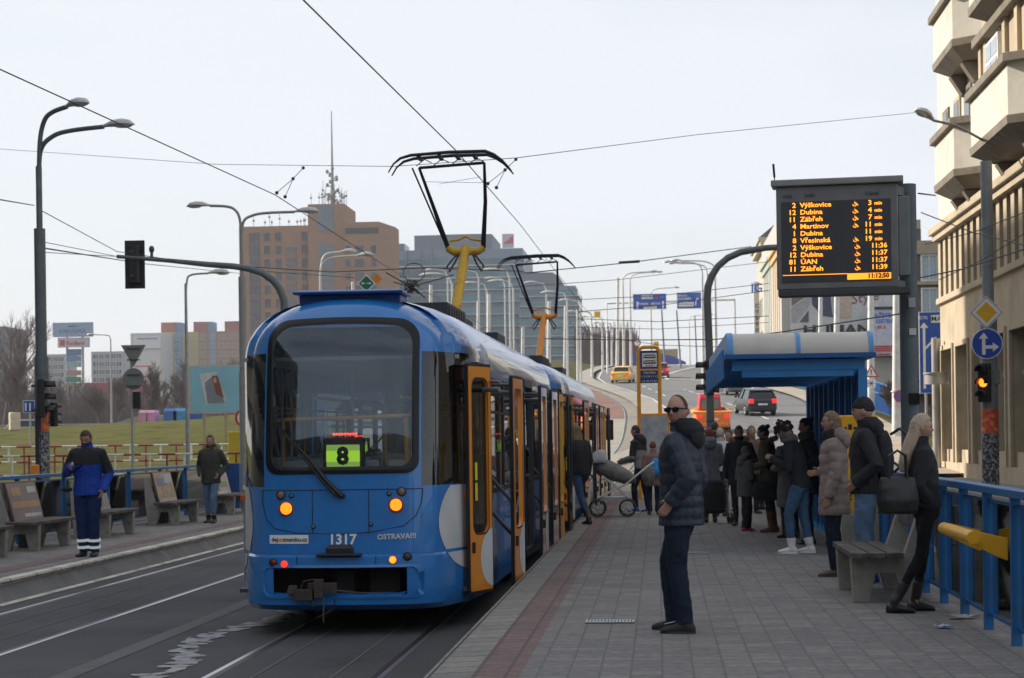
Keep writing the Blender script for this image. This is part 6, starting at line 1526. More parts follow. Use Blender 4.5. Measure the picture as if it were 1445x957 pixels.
# dome lamp heads seen over the tram roof
for k, (px, py, Y, L) in enumerate([(610, 381, 150, 1.2), (609, 388, 112, 1.5), (655, 383, 160, 1.1), (694, 381, 130, 1.4), (693, 393, 170, 1.2), (701, 397, 140, 1.4), (749, 399, 150, 1.1), (663, 400, 135, 1.3), (775, 413, 130, 1.2), (797, 424, 150, 1.0)]):
    q = P(px, py, Y); X = q.x + 1.2; t = thing('street_lamp', ['far lamp head, top left of the group over the tram roof', 'big lamp head just above the pole left of the yellow arm', 'lamp head touching the right of the yellow pantograph arm, upper one', 'lamp head left of the second pantograph frame, highest', 'small lamp head in the middle of the group left of the second pantograph', 'large low lamp head left of the second pantograph', 'lamp head seen inside the frame of the second pantograph', 'lamp head low, just right of the yellow pantograph arm', 'lamp head above the pole right of the orange arm', 'lamp head near the right edge of the glass office'][k], 'street lamp', (X, Y, TZ(X, Y)), 0, 'distant lamps over the tram roof', True)
    m = MB(); m.tube([(X, Y, TZ(X, Y)), (X, Y, q.z - .6), (X - .2, Y, q.z - .1), (X - 1.2 + L/2, Y, q.z)], [.08, .06, .04, .03], 8); m.build('pole', WPOLE, t); lamp_head(q + Vector((L/2, 0, 0)), (-1, 0, 0), t, L)
# gantry with blue direction signs
GY = 205
t = thing('sign_gantry', 'thin white gantry spanning the uphill road', 'sign gantry', GB(856, GY), 0, None, True)
m = MB(); a = P(856, 428, GY); b = P(1037, 423, GY); z0 = TZ(a.x, GY)
m.tube([(a.x, GY, z0), a, b, (b.x, GY, HZ(GY) - 2)], .14, 10); m.build('frame', WPOLE, t)
RSB = pm('direction_sign_blue', (.012, .085, .42), .45, 0, .05)
def sign_at(label, px0, px1, py0, py1, Y, texts, mat=RSB, border=True, cat='direction sign', rot=0, group=None, name='direction_sign', marks=()):
    a = P(px0, (py0 + py1) / 2, Y); b = P(px1, (py0 + py1) / 2, Y); zc = (P(px0, py0, Y).z + P(px0, py1, Y).z + P(px1, py0, Y).z + P(px1, py1, Y).z) / 4; h = P(px0, py0, Y).z - P(px0, py1, Y).z; w_ = b.x - a.x
    cx = (a.x + b.x) / 2; t = thing(name, label, cat, (cx, Y, zc - h/2), rot, group); k = w_ / (px1 - px0)
    m = MB(); m.box(-w_/2, w_/2, -.05, 0, 0, h); pl = m.build('panel', WHITE if border else mat, t); 
    if border: e = k * .8; m = MB(); m.box(-w_/2 + e, w_/2 - e, -.062, -.052, e, h - e); m.build('blue_field', mat, pl)
    for s_, px, py, hpx, mt in texts: text(s_, hpx * k, mt, pl, face(((px - (px0 + px1)/2) * k, -.085, ((py0 + py1)/2 - py) * k + h/2)), 'lettering', .004, .004 * k * 10)
    for (x0, x1, y0_, y1_, mt) in marks: m = MB(); m.box((x0 - (px0+px1)/2) * k, (x1 - (px0+px1)/2) * k, -.078, -.066, ((py0+py1)/2 - y1_) * k + h/2, ((py0+py1)/2 - y0_) * k + h/2); m.build('white_field', mt, pl)
    return t, k, h
GY2 = GY - .3
t, k, h = sign_at('wide blue direction sign with two straight arrows on the gantry', 893, 940.5, 414.5, 437, GY2, [('PORUBA', 914, 419.5, 3.2, DGREY), ('FRÝDEK - MÍSTEK', 916.5, 429, 3.0, WHITE), ('VÍTKOVICE', 917, 433.8, 2.4, DGREY)], marks=[(905, 921.5, 417, 422, WHITE), (908, 926.5, 432, 436, WHITE), (896, 902.5, 417.5, 421.5, pm('number_blue', (.05, .15, .55))), (931, 938, 417, 421.5, pm('number_blue', (.05, .15, .55)))])
for px in (899.5, 935.5):
    m = MB(); x = (px - 916.75) * k; arrow(m, [(x, h * .08), (x, h * .42)], k * 2.2, -.07, k * 2.2); m.build('arrow', WHITE, t)
m = MB(); m.lathe([(k*2.4, 0), (k*2.4, .012)], n=20); m.xf(Matrix.Translation(((926.5-916.75)*k, -.066, h*.77)) @ Matrix.Rotation(R(90), 4, 'X')); m.build('red_ring', RED, t)
t, k, h = sign_at('narrower blue direction sign with an arrow to the right on the gantry', 955, 990.5, 412.5, 436, GY2, [('OPAVA', 962.5, 417.5, 3.2, WHITE), ('BOHUMÍN', 965, 421.8, 3.2, WHITE), ('KARVINSKÁ', 968, 429.5, 2.8, DGREY)], marks=[(957.5, 979, 426.5, 432.5, WHITE), (981.5, 988.5, 415, 420, pm('number_blue', (.05, .15, .55)))])
m = MB(); x = 9.0 * k; arrow(m, [(x, h * .2), (x, h * .45), (x + k * 2.2, h * .58)], k * 1.6, -.07, k * 2.0); m.build('arrow', WHITE, t)
# big blue road sign at the side street
t, k, h = sign_at('large blue lane sign half hidden by the corner building', 1297, 1352, 440, 555, 76, [('E/70', 1303, 448, 5, WHITE), ('MARI', 1326, 449.5, 7.5, DGREY)], marks=[(1314, 1350, 444, 455, WHITE)])
m = MB(); x = (1304 - 1324.5) * k; yv = lambda py: (497.5 - py) * k + h/2
arrow(m, [(x, yv(549)), (x, yv(462))], k * 3.6, -.07, k * 6); m.build('arrow', WHITE, t)
for pa, pb in (((1305, 492), (1317, 480)), ((1305, 538), (1317, 525))): m = MB(); arrow(m, [((pa[0] - 1324.5) * k, yv(pa[1])), ((pb[0] - 1324.5) * k, yv(pb[1]))], k * 3.2, -.071, k * 5); m.build('arrow', WHITE, t)
for dx in (-.5, .5):
    m = MB(); m.tube([(dx, .06, -3.2), (dx, .06, h)], .05, 8); m.build('post', GALV, t)
# warning triangle and no stopping signs
q = P(1229.5, 524, 95.6); t = disc_sign('warning_sign', (q.x, 95.6, q.z - .08), .42, [(1, RED), (.70, WHITE)], label='red and white warning triangle on the pale pole', kind='tri')
m = MB(); m.box(-.025, .025, -.012, -.009, -.02, .17); m.box(-.025, .025, -.012, -.009, -.09, -.05); m.build('mark', BLK, t)
q = P(1229.5, 541, 95.6); t = thing('road_sign', 'small square plate with a snowflake under the warning triangle', 'road sign', (q.x, 95.6, q.z)); m = MB(); m.box(-.21, .21, 0, .02, -.2, .2); m.build('plate', WHITE, t)
m = MB()
for a in (0, 60, 120): m.beam((-.15 * math.cos(R(a)), -.003, -.15 * math.sin(R(a))), (.15 * math.cos(R(a)), -.003, .15 * math.sin(R(a))), .004, .03) if False else m.prism(_bar((-.15 * math.cos(R(a)), -.15 * math.sin(R(a))), (.15 * math.cos(R(a)), .15 * math.sin(R(a))), .03, -.002), (0, -.003, 0))
m.build('snowflake', BLK, t)
q = P(1269.5, 559, 83.6); t = disc_sign('no_stopping_sign', (q.x, 83.6, q.z), .26, [(1, RED), (.80, pm('road_sign_blue2', (.02, .16, .6), .4))], label='round blue and red no stopping sign on the pale pole')
m = MB(); m.prism(_bar((-.15, .15), (.15, -.15), .05, -.012), (0, -.003, 0)); m.build('red_bar', RED, t); m = MB(); m.prism(_bar((-.15, -.15), (.15, .15), .05, -.0125), (0, -.003, 0)); m.build('red_bar', RED, t)
# half hidden no entry ring at the left of the tram, green diamond, yellow diamond
q = P(345, 590, 70); disc_sign('no_entry_ring_sign', (q.x, 70, q.z), .36, [(1, RED), (.76, WHITE)], label='round white sign with red ring half behind the tram')
q = P(517, 400, 40); t = disc_sign('wire_sign', (q.x, 40, q.z), .19, [(1, WHITE), (.86, pm('sign_green', (.01, .16, .08), .4))], label='small green diamond sign with two white arrows above the tram', kind='diamond')
m = MB(); arrow(m, [(-.02, 0), (-.07, 0)], .02, -.011, .03); m.build('arrow', WHITE, t); m = MB(); arrow(m, [(.02, 0), (.07, 0)], .02, -.011, .03); m.build('arrow', WHITE, t)
q = P(532, 393.5, 46); disc_sign('wire_sign', (q.x, 46, q.z), .13, [(1, ORANGE)], label='small plain orange diamond sign hanging on a wire', kind='diamond')
q = P(721, 341, 300)
# red and white barriers at the left
def barrier(label, px0, px1, Y, dY, z0, h, n, rail2=.55):
    a = XP(px0, Y); b = XP(px1, Y + dY); t = thing('barrier', label, 'barrier', (b, Y + dY, z0), 0, 'red and white street barriers', True)
    RW = (pm('barrier_red', (.30, .035, .035), .5, 0, .1, 4), pm('barrier_white', (.7, .7, .68), .5))
    for k in range(n):
        x0 = a + (b - a) * k / n; x1 = a + (b - a) * (k + 1) / n; ya = Y + dY * k / n; yb2 = Y + dY * (k + 1) / n
        for z in (h, h * rail2):
            m = MB(); m.tube([(x0, ya, z0 + z), (x1, yb2, z0 + z)], .035, 8); m.build('rail', RW[k % 2], t)
        xm, ym = (x0 + x1) / 2, (ya + yb2) / 2
        m = MB(); m.tube([(xm, ym, z0 - .1 if k % 2 == 0 else z0 + h * rail2), (xm, ym, z0 + h)], .036, 8); m.build('post' if k % 2 == 0 else 'strut', RW[k % 2], t)
barrier('nearer red and white tube barrier along the grass', -20, 345, 63.5, .4, -.02, 1.15, 15, .42)
barrier('farther red and white tube barrier on the grass', -20, 345, 74, .8, .38, 1.05, 17, .42)
m = MB(); q = GB(331, 68); m.box(q.x - .22, q.x + .22, 67.9, 68.1, q.z - .2, q.z + 1.9); m.single('yellow_post', pm('yellow_board', (.6, .45, .03), .5), 'flat yellow marker post beside the man in the green parka', 'marker post', q, bevel=.02)
m = MB(); q = GB(345, 71); m.box(q.x - .35, q.x + .35, 70.8, 71.4, q.z - .2, q.z + 1.8); m.single('street_cabinet', CONC, 'grey street cabinet just left of the tram', 'cabinet', q, bevel=.03)
m = MB(); q = GB(313, 47); m.box(-10.75, -10.35, 46.6, 47.0, LPZ, .99); m.single('platform_end_panel', pm('end_panel_blue', (.01, .06, .22), .5), 'dark blue panel closing the far end of the left platform railing', 'panel', (-10.55, 46.8, LPZ), bevel=.01)
# ================================================================= buildings
def dup_win(proto, par, loc):
    c = dup(proto, loc=loc, parent=par); KIDS.setdefault(par.name, []).append(c); return c
PANE = {}
def facade_windows(par, origin, xs_, zs_, w_, h_, frame, pane, axis='X', depth=.12, skip=(), name='window'):
    """windows on a wall facing -y (axis X) or facing -x (axis Y). par is an empty at origin (unrotated)"""
    first = None
    for i, z in enumerate(zs_):
        for j, x in enumerate(xs_):
            if (i, j) in skip: continue
            loc = Vector((x, -.0, z)) if axis == 'X' else Vector((0, x, z))
            if first is None:
                m = MB()
                if axis == 'X':
                    for b in [(-w_/2-.1, w_/2+.1, -depth, 0, -h_/2-.12, -h_/2), (-w_/2-.1, w_/2+.1, -depth, 0, h_/2, h_/2+.1), (-w_/2-.1, -w_/2, -depth, 0, -h_/2, h_/2), (w_/2, w_/2+.1, -depth, 0, -h_/2, h_/2), (-.04, .04, -depth*.8, 0, -h_/2, h_/2)]: m.box(*b)
                else:
                    for b in [(-w_/2-.1, w_/2+.1, -depth, 0, -h_/2-.12, -h_/2), (-w_/2-.1, w_/2+.1, -depth, 0, h_/2, h_/2+.1), (-w_/2-.1, -w_/2, -depth, 0, -h_/2, h_/2), (w_/2, w_/2+.1, -depth, 0, -h_/2, h_/2), (-.04, .04, -depth*.8, 0, -h_/2, h_/2)]: m.box(b[2], b[3], b[0], b[1], b[4], b[5])
                first = m.build(name, frame, par, fix=True); first.location = loc
                m = MB(); m.box(*((-w_/2, w_/2, -.04, -.005, -h_/2, h_/2) if axis == 'X' else (-.04, -.005, -w_/2, w_/2, -h_/2, h_/2))); pn = m.build('pane', pane, first)
            else: dup_win(first, par, loc)
    return first
def bldg(label, cat, px0, px1, Y, pyt, zb, depth, mat, name='building', group=None):
    a = P(px0, 600, Y); b = P(px1, 600, Y); zt = P((px0 + px1) / 2, pyt, Y).z
    t = thing(name, label, cat, (a.x, Y, zb), 0, group); W_ = b.x - a.x; H_ = zt - zb
    m = MB(); m.box(0, W_, 0, depth, 0, H_); m.build('wall', mat, t)
    return t, W_, H_, W_ / (px1 - px0)
# brick hotel
BR = brick('hotel_brick', (.36, .20, .11), (.31, .17, .095), (.26, .17, .12), .9, .3, .03, .9, 0, (.26, .16, .11), .3, .1, 'XZ')
HY = 430
pn_ = pm('hotel_window', (.05, .065, .08), .25, 0, .4, .1); pf_ = pm('hotel_window_frame', (.14, .10, .08), .6)
t, W_, H_, k = bldg('tall brown brick hotel with roof antennas and a long mast', 'building', 341, 440, HY, 319, 0, 18, BR, 'brick_hotel')
zr = [(600 - py) * k for py in (0,)]
def zpx(py, Y=HY): return P(400, py, Y).z
rowsz = [zpx(334 + 18.7 * i) for i in range(14)]
facade_windows(t, None, [ (px - 341) * k for px in (380.5, 396.5)], rowsz, 1.1, 1.7, pf_, pn_, depth=.25)
facade_windows(t, None, [ (px - 341) * k for px in (363,)], rowsz[:12], 2.2, 1.7, pf_, pm('hotel_window2', (.07, .09, .11), .25), depth=.25)
facade_windows(t, None, [ (px - 341) * k for px in (433,)], rowsz[:12], 1.0, 1.8, pf_, pn_, depth=.25)
for i in range(12):
    for (px, w_, off, col) in ((363, 2.3, 1.75, pm('hotel_panel', (.11, .10, .10), .7)), (414.5, 2.4, 0, pm('hotel_balcony', (.13, .13, .14), .7)), (414.5, 2.4, 1.55, pm('hotel_balcony_front', (.2, .14, .10), .7))):
        if i == 0 and px == 414.5 or (i > 10): continue
        z = rowsz[i] - off; x = (px - 341) * k; m = MB(); m.box(x - w_/2, x + w_/2, -.2, .02, z - .6, z + .6); m.build('infill_panel', col, t)
a0 = 441; W2 = (492 - 441) * k; H2 = zpx(291)
m = MB(); m.box((441-341)*k, (492-341)*k, -2.2, 14, 0, H2); tw = m.build('stair_tower', BR, t)
for (py0, py1) in ((293, 330), (347, 365), (366, 384), (385, 400), (402, 420), (421, 440)):
    m = MB(); m.box((455-341)*k, (477-341)*k, -2.35, -2.19, zpx(py1 - 1), zpx(py0)); m.build('stair_window', pm('stair_glass', (.13, .15, .18), .3), tw)
m = MB(); m.box((492-341)*k, (541-341)*k, -3.0, 15, 0, zpx(318)); wg = m.build('side_wing', BR, t)
m = MB(); m.v = [Vector(v) for v in [((541-341)*k, -3.0, 0), ((553.5-341)*k, 9, 0), ((553.5-341)*k, 15, 0), ((541-341)*k, 15, 0)]]; m.v += [v + Vector((0, 0, zpx(318))) for v in m.v]; m.f = [[0,1,5,4],[1,2,6,5],[4,5,6,7],[2,3,7,6]]; m.mi = [0]*4; m.sm = [False]*4; m.build('side_wing', BR, t)
for i in range(10):
    for px in (497, 513, 533):
        if i == 0: continue
        z = rowsz[i] - .6; x = (px - 341) * k; w_ = 1.9 if px == 513 else 1.1; m = MB(); m.box(x - w_/2, x + w_/2, -3.15, -2.99, z - .85, z + .85); m.build('window', pn_, wg)
m = MB(); m.box((494-341)*k, (540-341)*k, -3.12, -2.99, zpx(334), zpx(326)); m.build('roof_gallery', pm('gallery_dark', (.05, .045, .04), .7), wg)
rnd = random.Random(4)
for q in range(38):
    x = (rnd.uniform(348, 500) if q < 20 else rnd.gauss(468, 12)) ; zt = zpx(319) if x < 438 else H2; hh_ = rnd.uniform(1.5, 4) if q < 20 else rnd.uniform(2, 6)
    X = (x - 341) * k; m = MB(); m.tube([(X, 3, zt), (X, 3, zt + hh_)], .06, 5); m.box(X - .22, X + .22, 2.8, 3.2, zt + hh_ * .6, zt + hh_ * .6 + .35); m.build('roof_aerial', pm('aerial_grey', (.2, .2, .2), .6), t)
m = MB(); X = (469.5-341)*k; zt = P(469, 152, HY).z; zz = H2
m.tube([(X, 4, zz), (X, 4, zz + 11), (X, 4, zt)], [.5, .25, .1], 6)
for q in range(14): a = R(q * 77); m.tube([(X, 4, zz + .5 + q * .6), (X + 1.2 * math.cos(a), 4 + 1.2 * math.sin(a), zz + .7 + q * .6)], .12, 5); m.ell((X + 1.2 * math.cos(a), 4 + 1.2 * math.sin(a), zz + .9 + q * .6), .4, .4, .5, 6, 5)
m.build('mast', pm('aerial_grey', (.2, .2, .2), .6), t)
# glass offices
GY_ = 500
gw = pm('office_spandrel', (.16, .21, .27), .5, .1, .08, .1); gp = pm('office_glass', (.07, .15, .18), .12, .2, .35, .07)
t, W_, H_, k = bldg('wide glass office block with horizontal bands behind the tram', 'building', 553, 741, GY_, 352, 0, 40, gw, 'glass_office')
zq = lambda py: P(650, py, GY_).z
for i in range(12):
    py = 369 + i * 17.2; m = MB(); m.box(.4, W_ + .4, -.5, 0, zq(py + 5), zq(py - 3.5)); m.build('window_band', gp, t)
    m = MB(); m.box(0, W_ + .8, -.9, 0, zq(py + 7), zq(py + 5.4)); m.build('ledge', pm('office_ledge', (.42, .45, .48), .5), t)
m = MB(); m.box((587-553)*k, (697-553)*k, 2, 30, H_, zq(330)); m.box((620-553)*k, (680-553)*k, 8, 20, zq(330), zq(326)); m.build('plant_room', pm('plant_room_grey', (.15, .17, .2), .7), t)
m = MB(); m.box((556-553)*k, (573-553)*k, 2, 12, H_, zq(341)); m.build('plant_room', gp, t)
m = MB(); m.box((712-553)*k, (728-553)*k, 1, 2, H_ + .3, zq(331)); f_ = m.build('roof_sign', pm('sign_pale', (.5, .45, .5), .5), t); m = MB(); m.prism([((728-553)*k, .95, zq(333)), ((728-553)*k, .95, zq(345)), ((713-553)*k, .95, zq(345))], (0, -.05, 0)); m.build('red_field', pm('sign_rose', (.55, .08, .15), .5), f_)
for i, xx in enumerate((5, 25, 45, 60)): m = MB(); m.box(xx*k, (xx+.6)*k, -1.0, 0, 0, H_); m.build('fin', gw, t)
t, W_, H_, k = bldg('second glass office tower, nearer the road, with a rounded roof edge', 'building', 735, 815, GY_ - 20, 404, 0, 40, gw, 'glass_office')
zq = lambda py: P(775, py, GY_ - 20).z
for i in range(9):
    py = 413 + i * 14; m = MB(); m.box(.5, W_ + .5 + i*.15, -.5, 20, zq(py + 4), zq(py - 4)); m.build('window_band', gp, t); m = MB(); m.box(0, W_ + .8 + i*.15, -.9, 20, zq(py + 6), zq(py + 4.6)); m.build('ledge', pm('office_ledge', (.42, .45, .48), .5), t)
m = MB(); m.prism([((735-735)*k, 3, H_), ((735-735)*k, 3, zq(383)), ((781-735)*k, 3, zq(383)), ((790-735)*k, 3, zq(388)), ((795-735)*k, 3, zq(396)), ((795-735)*k, 3, H_)], (0, 20, 0)); m.build('plant_room', pm('plant_room_grey', (.15, .17, .2), .7), t)
t, W_, H_, k = bldg('low hazy glass block at the foot of the bridge', 'building', 818, 850, 520, 488, 0, 30, gp, 'low_office')
m = MB(); m.box(0, W_, -.6, 0, H_ * .75, H_ * .8); m.build('ledge', pm('office_ledge', (.42, .45, .48)), t)
# panel houses left
py_ = pm('panel_yellow', (.38, .30, .10), .85); pb_ = pm('panel_blue', (.14, .25, .38), .85); pg_ = pm('panel_grey', (.3, .28, .25), .85); pr_ = pm('panel_brown', (.26, .15, .08), .85); wp = pm('panel_window', (.03, .045, .06), .3, 0, .4, .08); wf = pm('panel_frame', (.5, .5, .48), .6); ptan = pm('lift_house_red', (.30, .09, .06), .85)
PH = 600
t, W_, H_, k = bldg('long pale panel housing block with red brown lift houses on the roof', 'building', 232, 345, PH, 468, 0, 14, pg_, 'panel_house')
zq = lambda py: P(280, py, PH).z
for (a, b, mt) in ((232, 248, py_), (260, 282, py_), (282, 298, pr_), (248, 260, pb_), (298, 306, pb_), (306, 345, pr_)): m = MB(); m.box((a-232)*k, (b-232)*k, -.15, 0, 0, H_); m.build('painted_strip', mt, t)
for (a, b) in ((226, 247), (272, 292), (316, 338)): m = MB(); m.box((a-232+2)*k, (b-232+2)*k, 1, 8, H_, zq(454)); m.build('lift_house', ptan, t); m = MB(); m.box((b-232+2)*k, (b-232+8)*k, 1.5, 8, H_, zq(454)); m.build('lift_house', pb_, t)
facade_windows(t, None, [(px - 232) * k for px in (240, 252, 267, 277, 288, 302, 314, 323, 333)], [zq(476 + 12.2 * i) for i in range(9)], 1.5, 1.4, wf, wp, depth=.3)
t, W_, H_, k = bldg('white gable wall with a tall shop advert at the end of the panel block', 'building', 186, 232, PH - 12, 470, 0, 14, pm('gable_white', (.5, .5, .49), .8), 'panel_house')
zq = lambda py: P(210, py, PH - 12).z
for (py0, py1, a, b, mt) in ((474, 492, 190, 229, pm('advert_white', (.6, .6, .6))), (496, 560, 190, 229, pm('advert_pale_pink', (.55, .5, .5), .7, 0, .1, .1)), (516, 518, 192, 216, pm('ad_red', (.5, .1, .1))), (530, 533, 192, 216, pm('ad_red', (.5, .1, .1))), (477, 479, 196, 224, pm('ad_blue', (.2, .25, .45)))): m = MB(); m.box((a-186)*k, (b-186)*k, -.4 - (py1 - py0 < 5) * .1, -.3 - (py1 - py0 < 5) * .1, zq(py1), zq(py0)); m.build('advert', mt, t)
t, W_, H_, k = bldg('grey panel block behind the shop tower sign', 'building', 130, 178, 620, 496, 0, 14, pm('panel_grey_blue', (.27, .28, .3), .85), 'panel_house')
facade_windows(t, None, [(px - 130) * k for px in (137, 145, 153, 161, 169)], [P(150, 503 + 11 * i, 620).z for i in range(6)], 2.2, 1.5, wf, wp, depth=.3)
t, W_, H_, k = bldg('small grey panel block left of the shop tower sign', 'building', 68, 92, 640, 500, 0, 14, pm('panel_grey_blue', (.27, .28, .3), .85), 'panel_house')
facade_windows(t, None, [(px - 68) * k for px in (73, 80, 87)], [P(80, 507 + 11 * i, 640).z for i in range(5)], 2.2, 1.5, wf, wp, depth=.3)
t, W_, H_, k = bldg('dark tower block cut by the left edge of the photo', 'building', -40, 8, 450, 461, 0, 16, pm('tower_mauve', (.16, .14, .15), .85), 'tower_block')
facade_windows(t, None, [(px + 40) * k for px in (-30, -20, -10, 0)], [P(0, 470 + 12 * i, 450).z for i in range(10)], 1.6, 1.5, pm('tower_frame', (.2, .19, .2)), wp, depth=.3)
t, W_, H_, k = bldg('low red shop behind the winter trees', 'building', 118, 180, 330, 540, 1, 20, pm('shop_red', (.38, .05, .07), .7), 'shop'); m = MB(); m.box(1, W_ - 1, -.3, 0, .5, 3); m.build('shop_window', wp, t)
# shop tower sign
SY_ = 300
t = thing('shop_tower_sign', 'tall advertising tower with a wide blue board on top', 'advertising tower', GB(104, SY_), 0, None, True)
def tp(px0, px1, py0, py1, mat, th=.6, par=t, name='board', dy=0): a = P(px0, py0, SY_); b = P(px1, py1, SY_); m = MB(); m.box(a.x, b.x, SY_ - dy - th, SY_ - dy, b.z, a.z); return m.build(name, mat, par)
b1 = tp(76, 132, 456, 475, pm('tower_blue', (.30, .38, .52), .5)); text('KAROLINA', .65, pm('tower_dark_blue', (.12, .17, .33)), b1, face(P(104, 468, SY_) - Vector((0, .62, 0))), 'lettering', .01); m = MB(); q = P(104, 460.5, SY_); m.ell((q.x, SY_ - .63, q.z), .9, .05, .12); m.build('emblem', pm('tower_dark_blue', (.12, .17, .33)), b1)
b2 = tp(83, 127, 477, 490, pm('tower_pink', (.52, .46, .52), .5)); text('Kaufland', .6, pm('ad_red', (.5, .1, .1)), b2, face(P(108, 484.5, SY_) - Vector((0, .62, 0))), 'lettering', .01, .02); m = MB(); q = P(90, 484, SY_); m.box(q.x - .4, q.x + .35, SY_ - .63, SY_ - .61, q.z - .45, q.z + .45); m.build('emblem', pm('ad_red', (.5, .1, .1)), b2)
for (py0, py1, c_) in ((493, 502, (.15, .2, .33)), (503, 510, (.2, .26, .4)), (511, 518, (.3, .42, .42)), (523, 530, (.42, .25, .2)), (532, 539, (.08, .25, .15)), (541, 548, (.4, .28, .2))): tp(95, 115, py0, py1, pm('tower_board_%d' % py0, c_, .6))
for px in (94, 116): a = P(px, 475, SY_); m = MB(); m.tube([(a.x, SY_ + .2, TZ(a.x, SY_)), (a.x, SY_ + .2, a.z)], .22, 8); m.build('mast', LGREY, t)
# billboard
BY_ = 92; t = thing('billboard', 'light blue billboard with a tilted photo of a person, on posts in the grass', 'billboard', GB(305, BY_), 0, None, True)
def bpnl(px0, px1, py0, py1, mat, dy, par, name, th=.06): a = P(px0, py0, BY_); b = P(px1, py1, BY_); m = MB(); m.box(a.x, b.x, BY_ - dy - th, BY_ - dy, b.z, a.z); return m.build(name, mat, par)
fr_ = bpnl(267.5, 345, 516, 583, LGREY, 0, t, 'frame', .15); ps = bpnl(270, 343, 518.5, 580.5, pm('billboard_sky', (.22, .47, .62), .5, 0, .12, .6), .151, fr_, 'poster', .01)
def poly(pts, mat, dy, par, name): m = MB(); m.prism([tuple(Vector((P(a, b, BY_).x, BY_ - dy, P(a, b, BY_).z))) for a, b in pts], (0, -.004, 0)); return m.build(name, mat, par)
poly([(283, 528), (306, 525), (322, 566), (292, 572)], pm('print_white', (.55, .55, .56), .5), .166, ps, 'photo_print')
poly([(290, 540), (300, 533), (307, 545), (318, 568), (294, 570)], pm('print_grey', (.2, .22, .27), .5), .172, ps, 'figure_print'); poly([(300, 531), (308, 530), (313, 545), (317, 562), (306, 556), (303, 544)], pm('print_hair', (.20, .07, .05), .5), .178, ps, 'hair_print'); poly([(302, 534), (306, 533), (307, 540), (303, 541)], pm('print_skin', (.5, .3, .22), .5), .184, ps, 'face_print')
for px in (289, 319): a = P(px, 582, BY_); m = MB(); m.box(a.x - .08, a.x + .08, BY_ - .1, BY_ + .06, TZ(a.x, BY_) - .3, a.z); m.build('post', pm('billboard_post', (.4, .33, .2), .7), t)
# low wall and far left bits
WY = 150
t = thing('wall', 'long low concrete wall beyond the grass at the left', 'wall', GB(60, WY), 0, None, True)
m = MB(); a = XP(-30, WY); b = XP(235, WY); z = TZ(a, WY); m.box(a, b, WY, WY + .4, z - .5, P(100, 600, WY).z); m.box(a, b, WY - .05, WY + .45, P(100, 600, WY).z, P(100, 600, WY).z + .12); m.build('wall_face', pm('far_wall', (.33, .31, .28), .9, 0, .15, .5), t)
t = thing('ramp_parapet', 'curved concrete underpass parapet beyond the grass', 'parapet', GB(250, 130), 0, None, True)
m = MB(); pts = [(164, 597), (190, 588), (225, 586), (262, 592), (300, 600)]; 
for (p, q) in zip(pts, pts[1:]):
    a = P(*p, 130); b = P(*q, 130); zb_ = 1.5; m.add([(a.x, 130, zb_), (b.x, 130, zb_), b, a, (a.x, 131, zb_), (b.x, 131, zb_), (b.x, 131, b.z), (a.x, 131, a.z)], [(0,1,2,3),(5,4,7,6),(3,2,6,7),(0,3,7,4),(1,5,6,2)])
m.build('parapet_wall', pm('far_wall', (.33, .31, .28), .9, 0, .15, .5), t)
for k, (px, w_, h_, c_, lab) in enumerate([(205, .6, .7, (.5, .25, .35), 'pink container beyond the parapet'), (216, .6, .7, (.55, .25, .4), 'darker pink container beyond the parapet'), (243, .9, .8, (.05, .15, .4), 'blue recycling container beyond the parapet'), (257, .9, .8, (.05, .25, .5), 'lighter blue recycling container'), (279, .9, .8, (.03, .1, .35), 'dark blue container under the billboard')]):
    q = P(px, 597, 128); m = MB(); m.rings([[(x*w_, y*.6, 0) for x, y in ((-.5,-1),(.5,-1),(.5,1),(-.5,1))], [(x*w_, y*.6, h_) for x, y in ((-.5,-1),(.5,-1),(.5,1),(-.5,1))], [(x*w_*.8, y*.45, h_*1.25) for x, y in ((-.5,-1),(.5,-1),(.5,1),(-.5,1))]], smooth=False); m.v = [v + Vector((q.x, 128, q.z)) for v in m.v]; m.single('recycling_container', pm('container_%d' % k, c_, .5), lab, 'container', (q.x, 128, q.z), 'containers beyond the parapet')
q = P(39, 576, 90); t, k, h = sign_at('small blue lane sign behind the tall left pole', 33, 50, 565, 583, 90, [], marks=[(36, 38, 569, 580, WHITE), (42, 44, 569, 580, WHITE)]); m = MB(); m.tube([(0, .1, -3), (0, .1, h)], .05, 8); m.build('post', GALV, t)
m = MB(); q = GB(21, 105); m.tube([q, q + Vector((0, 0, 1.0))], .32, 16); m.single('bollard', pm('cream_post', (.6, .52, .38), .7), 'cream round post on the grass at the far left', 'post', q, bevel=.04)
# right: wall with adverts, row of town houses
WX0 = 10.9
t = thing('advert_wall_building', 'plain pale building side carrying big adverts behind the board', 'building', (WX0, 165, 2), 0, None, True)
wa = pm('rendered_wall', (.42, .40, .37), .9, 0, .1, .3, dirt=(.32, .3, .28), dscale=.3); WYY = 165
def wp_(px0, px1, py0, py1, mat, dy, par, name, th=.08): a = P(px0, py0, WYY); b = P(px1, py1, WYY); m = MB(); m.box(a.x, b.x, WYY - dy - th, WYY - dy, b.z, a.z); return m.build(name, mat, par)
a = P(1101, 300, WYY); b = P(1292, 600, WYY); m = MB(); m.box(a.x, b.x, WYY, WYY + 30, 1.0, P(1180, 300, WYY).z); m.build('wall', wa, t)
ad = wp_(1113, 1285, 340, 478, pm('ad_pale', (.52, .52, .52), .6), .01, t, 'advert'); 
def wpoly(pts, mat, dy, par, name): m = MB(); m.prism([(P(a, b, WYY).x, WYY - dy, P(a, b, WYY).z) for a, b in pts], (0, -.01, 0)); return m.build(name, mat, par)
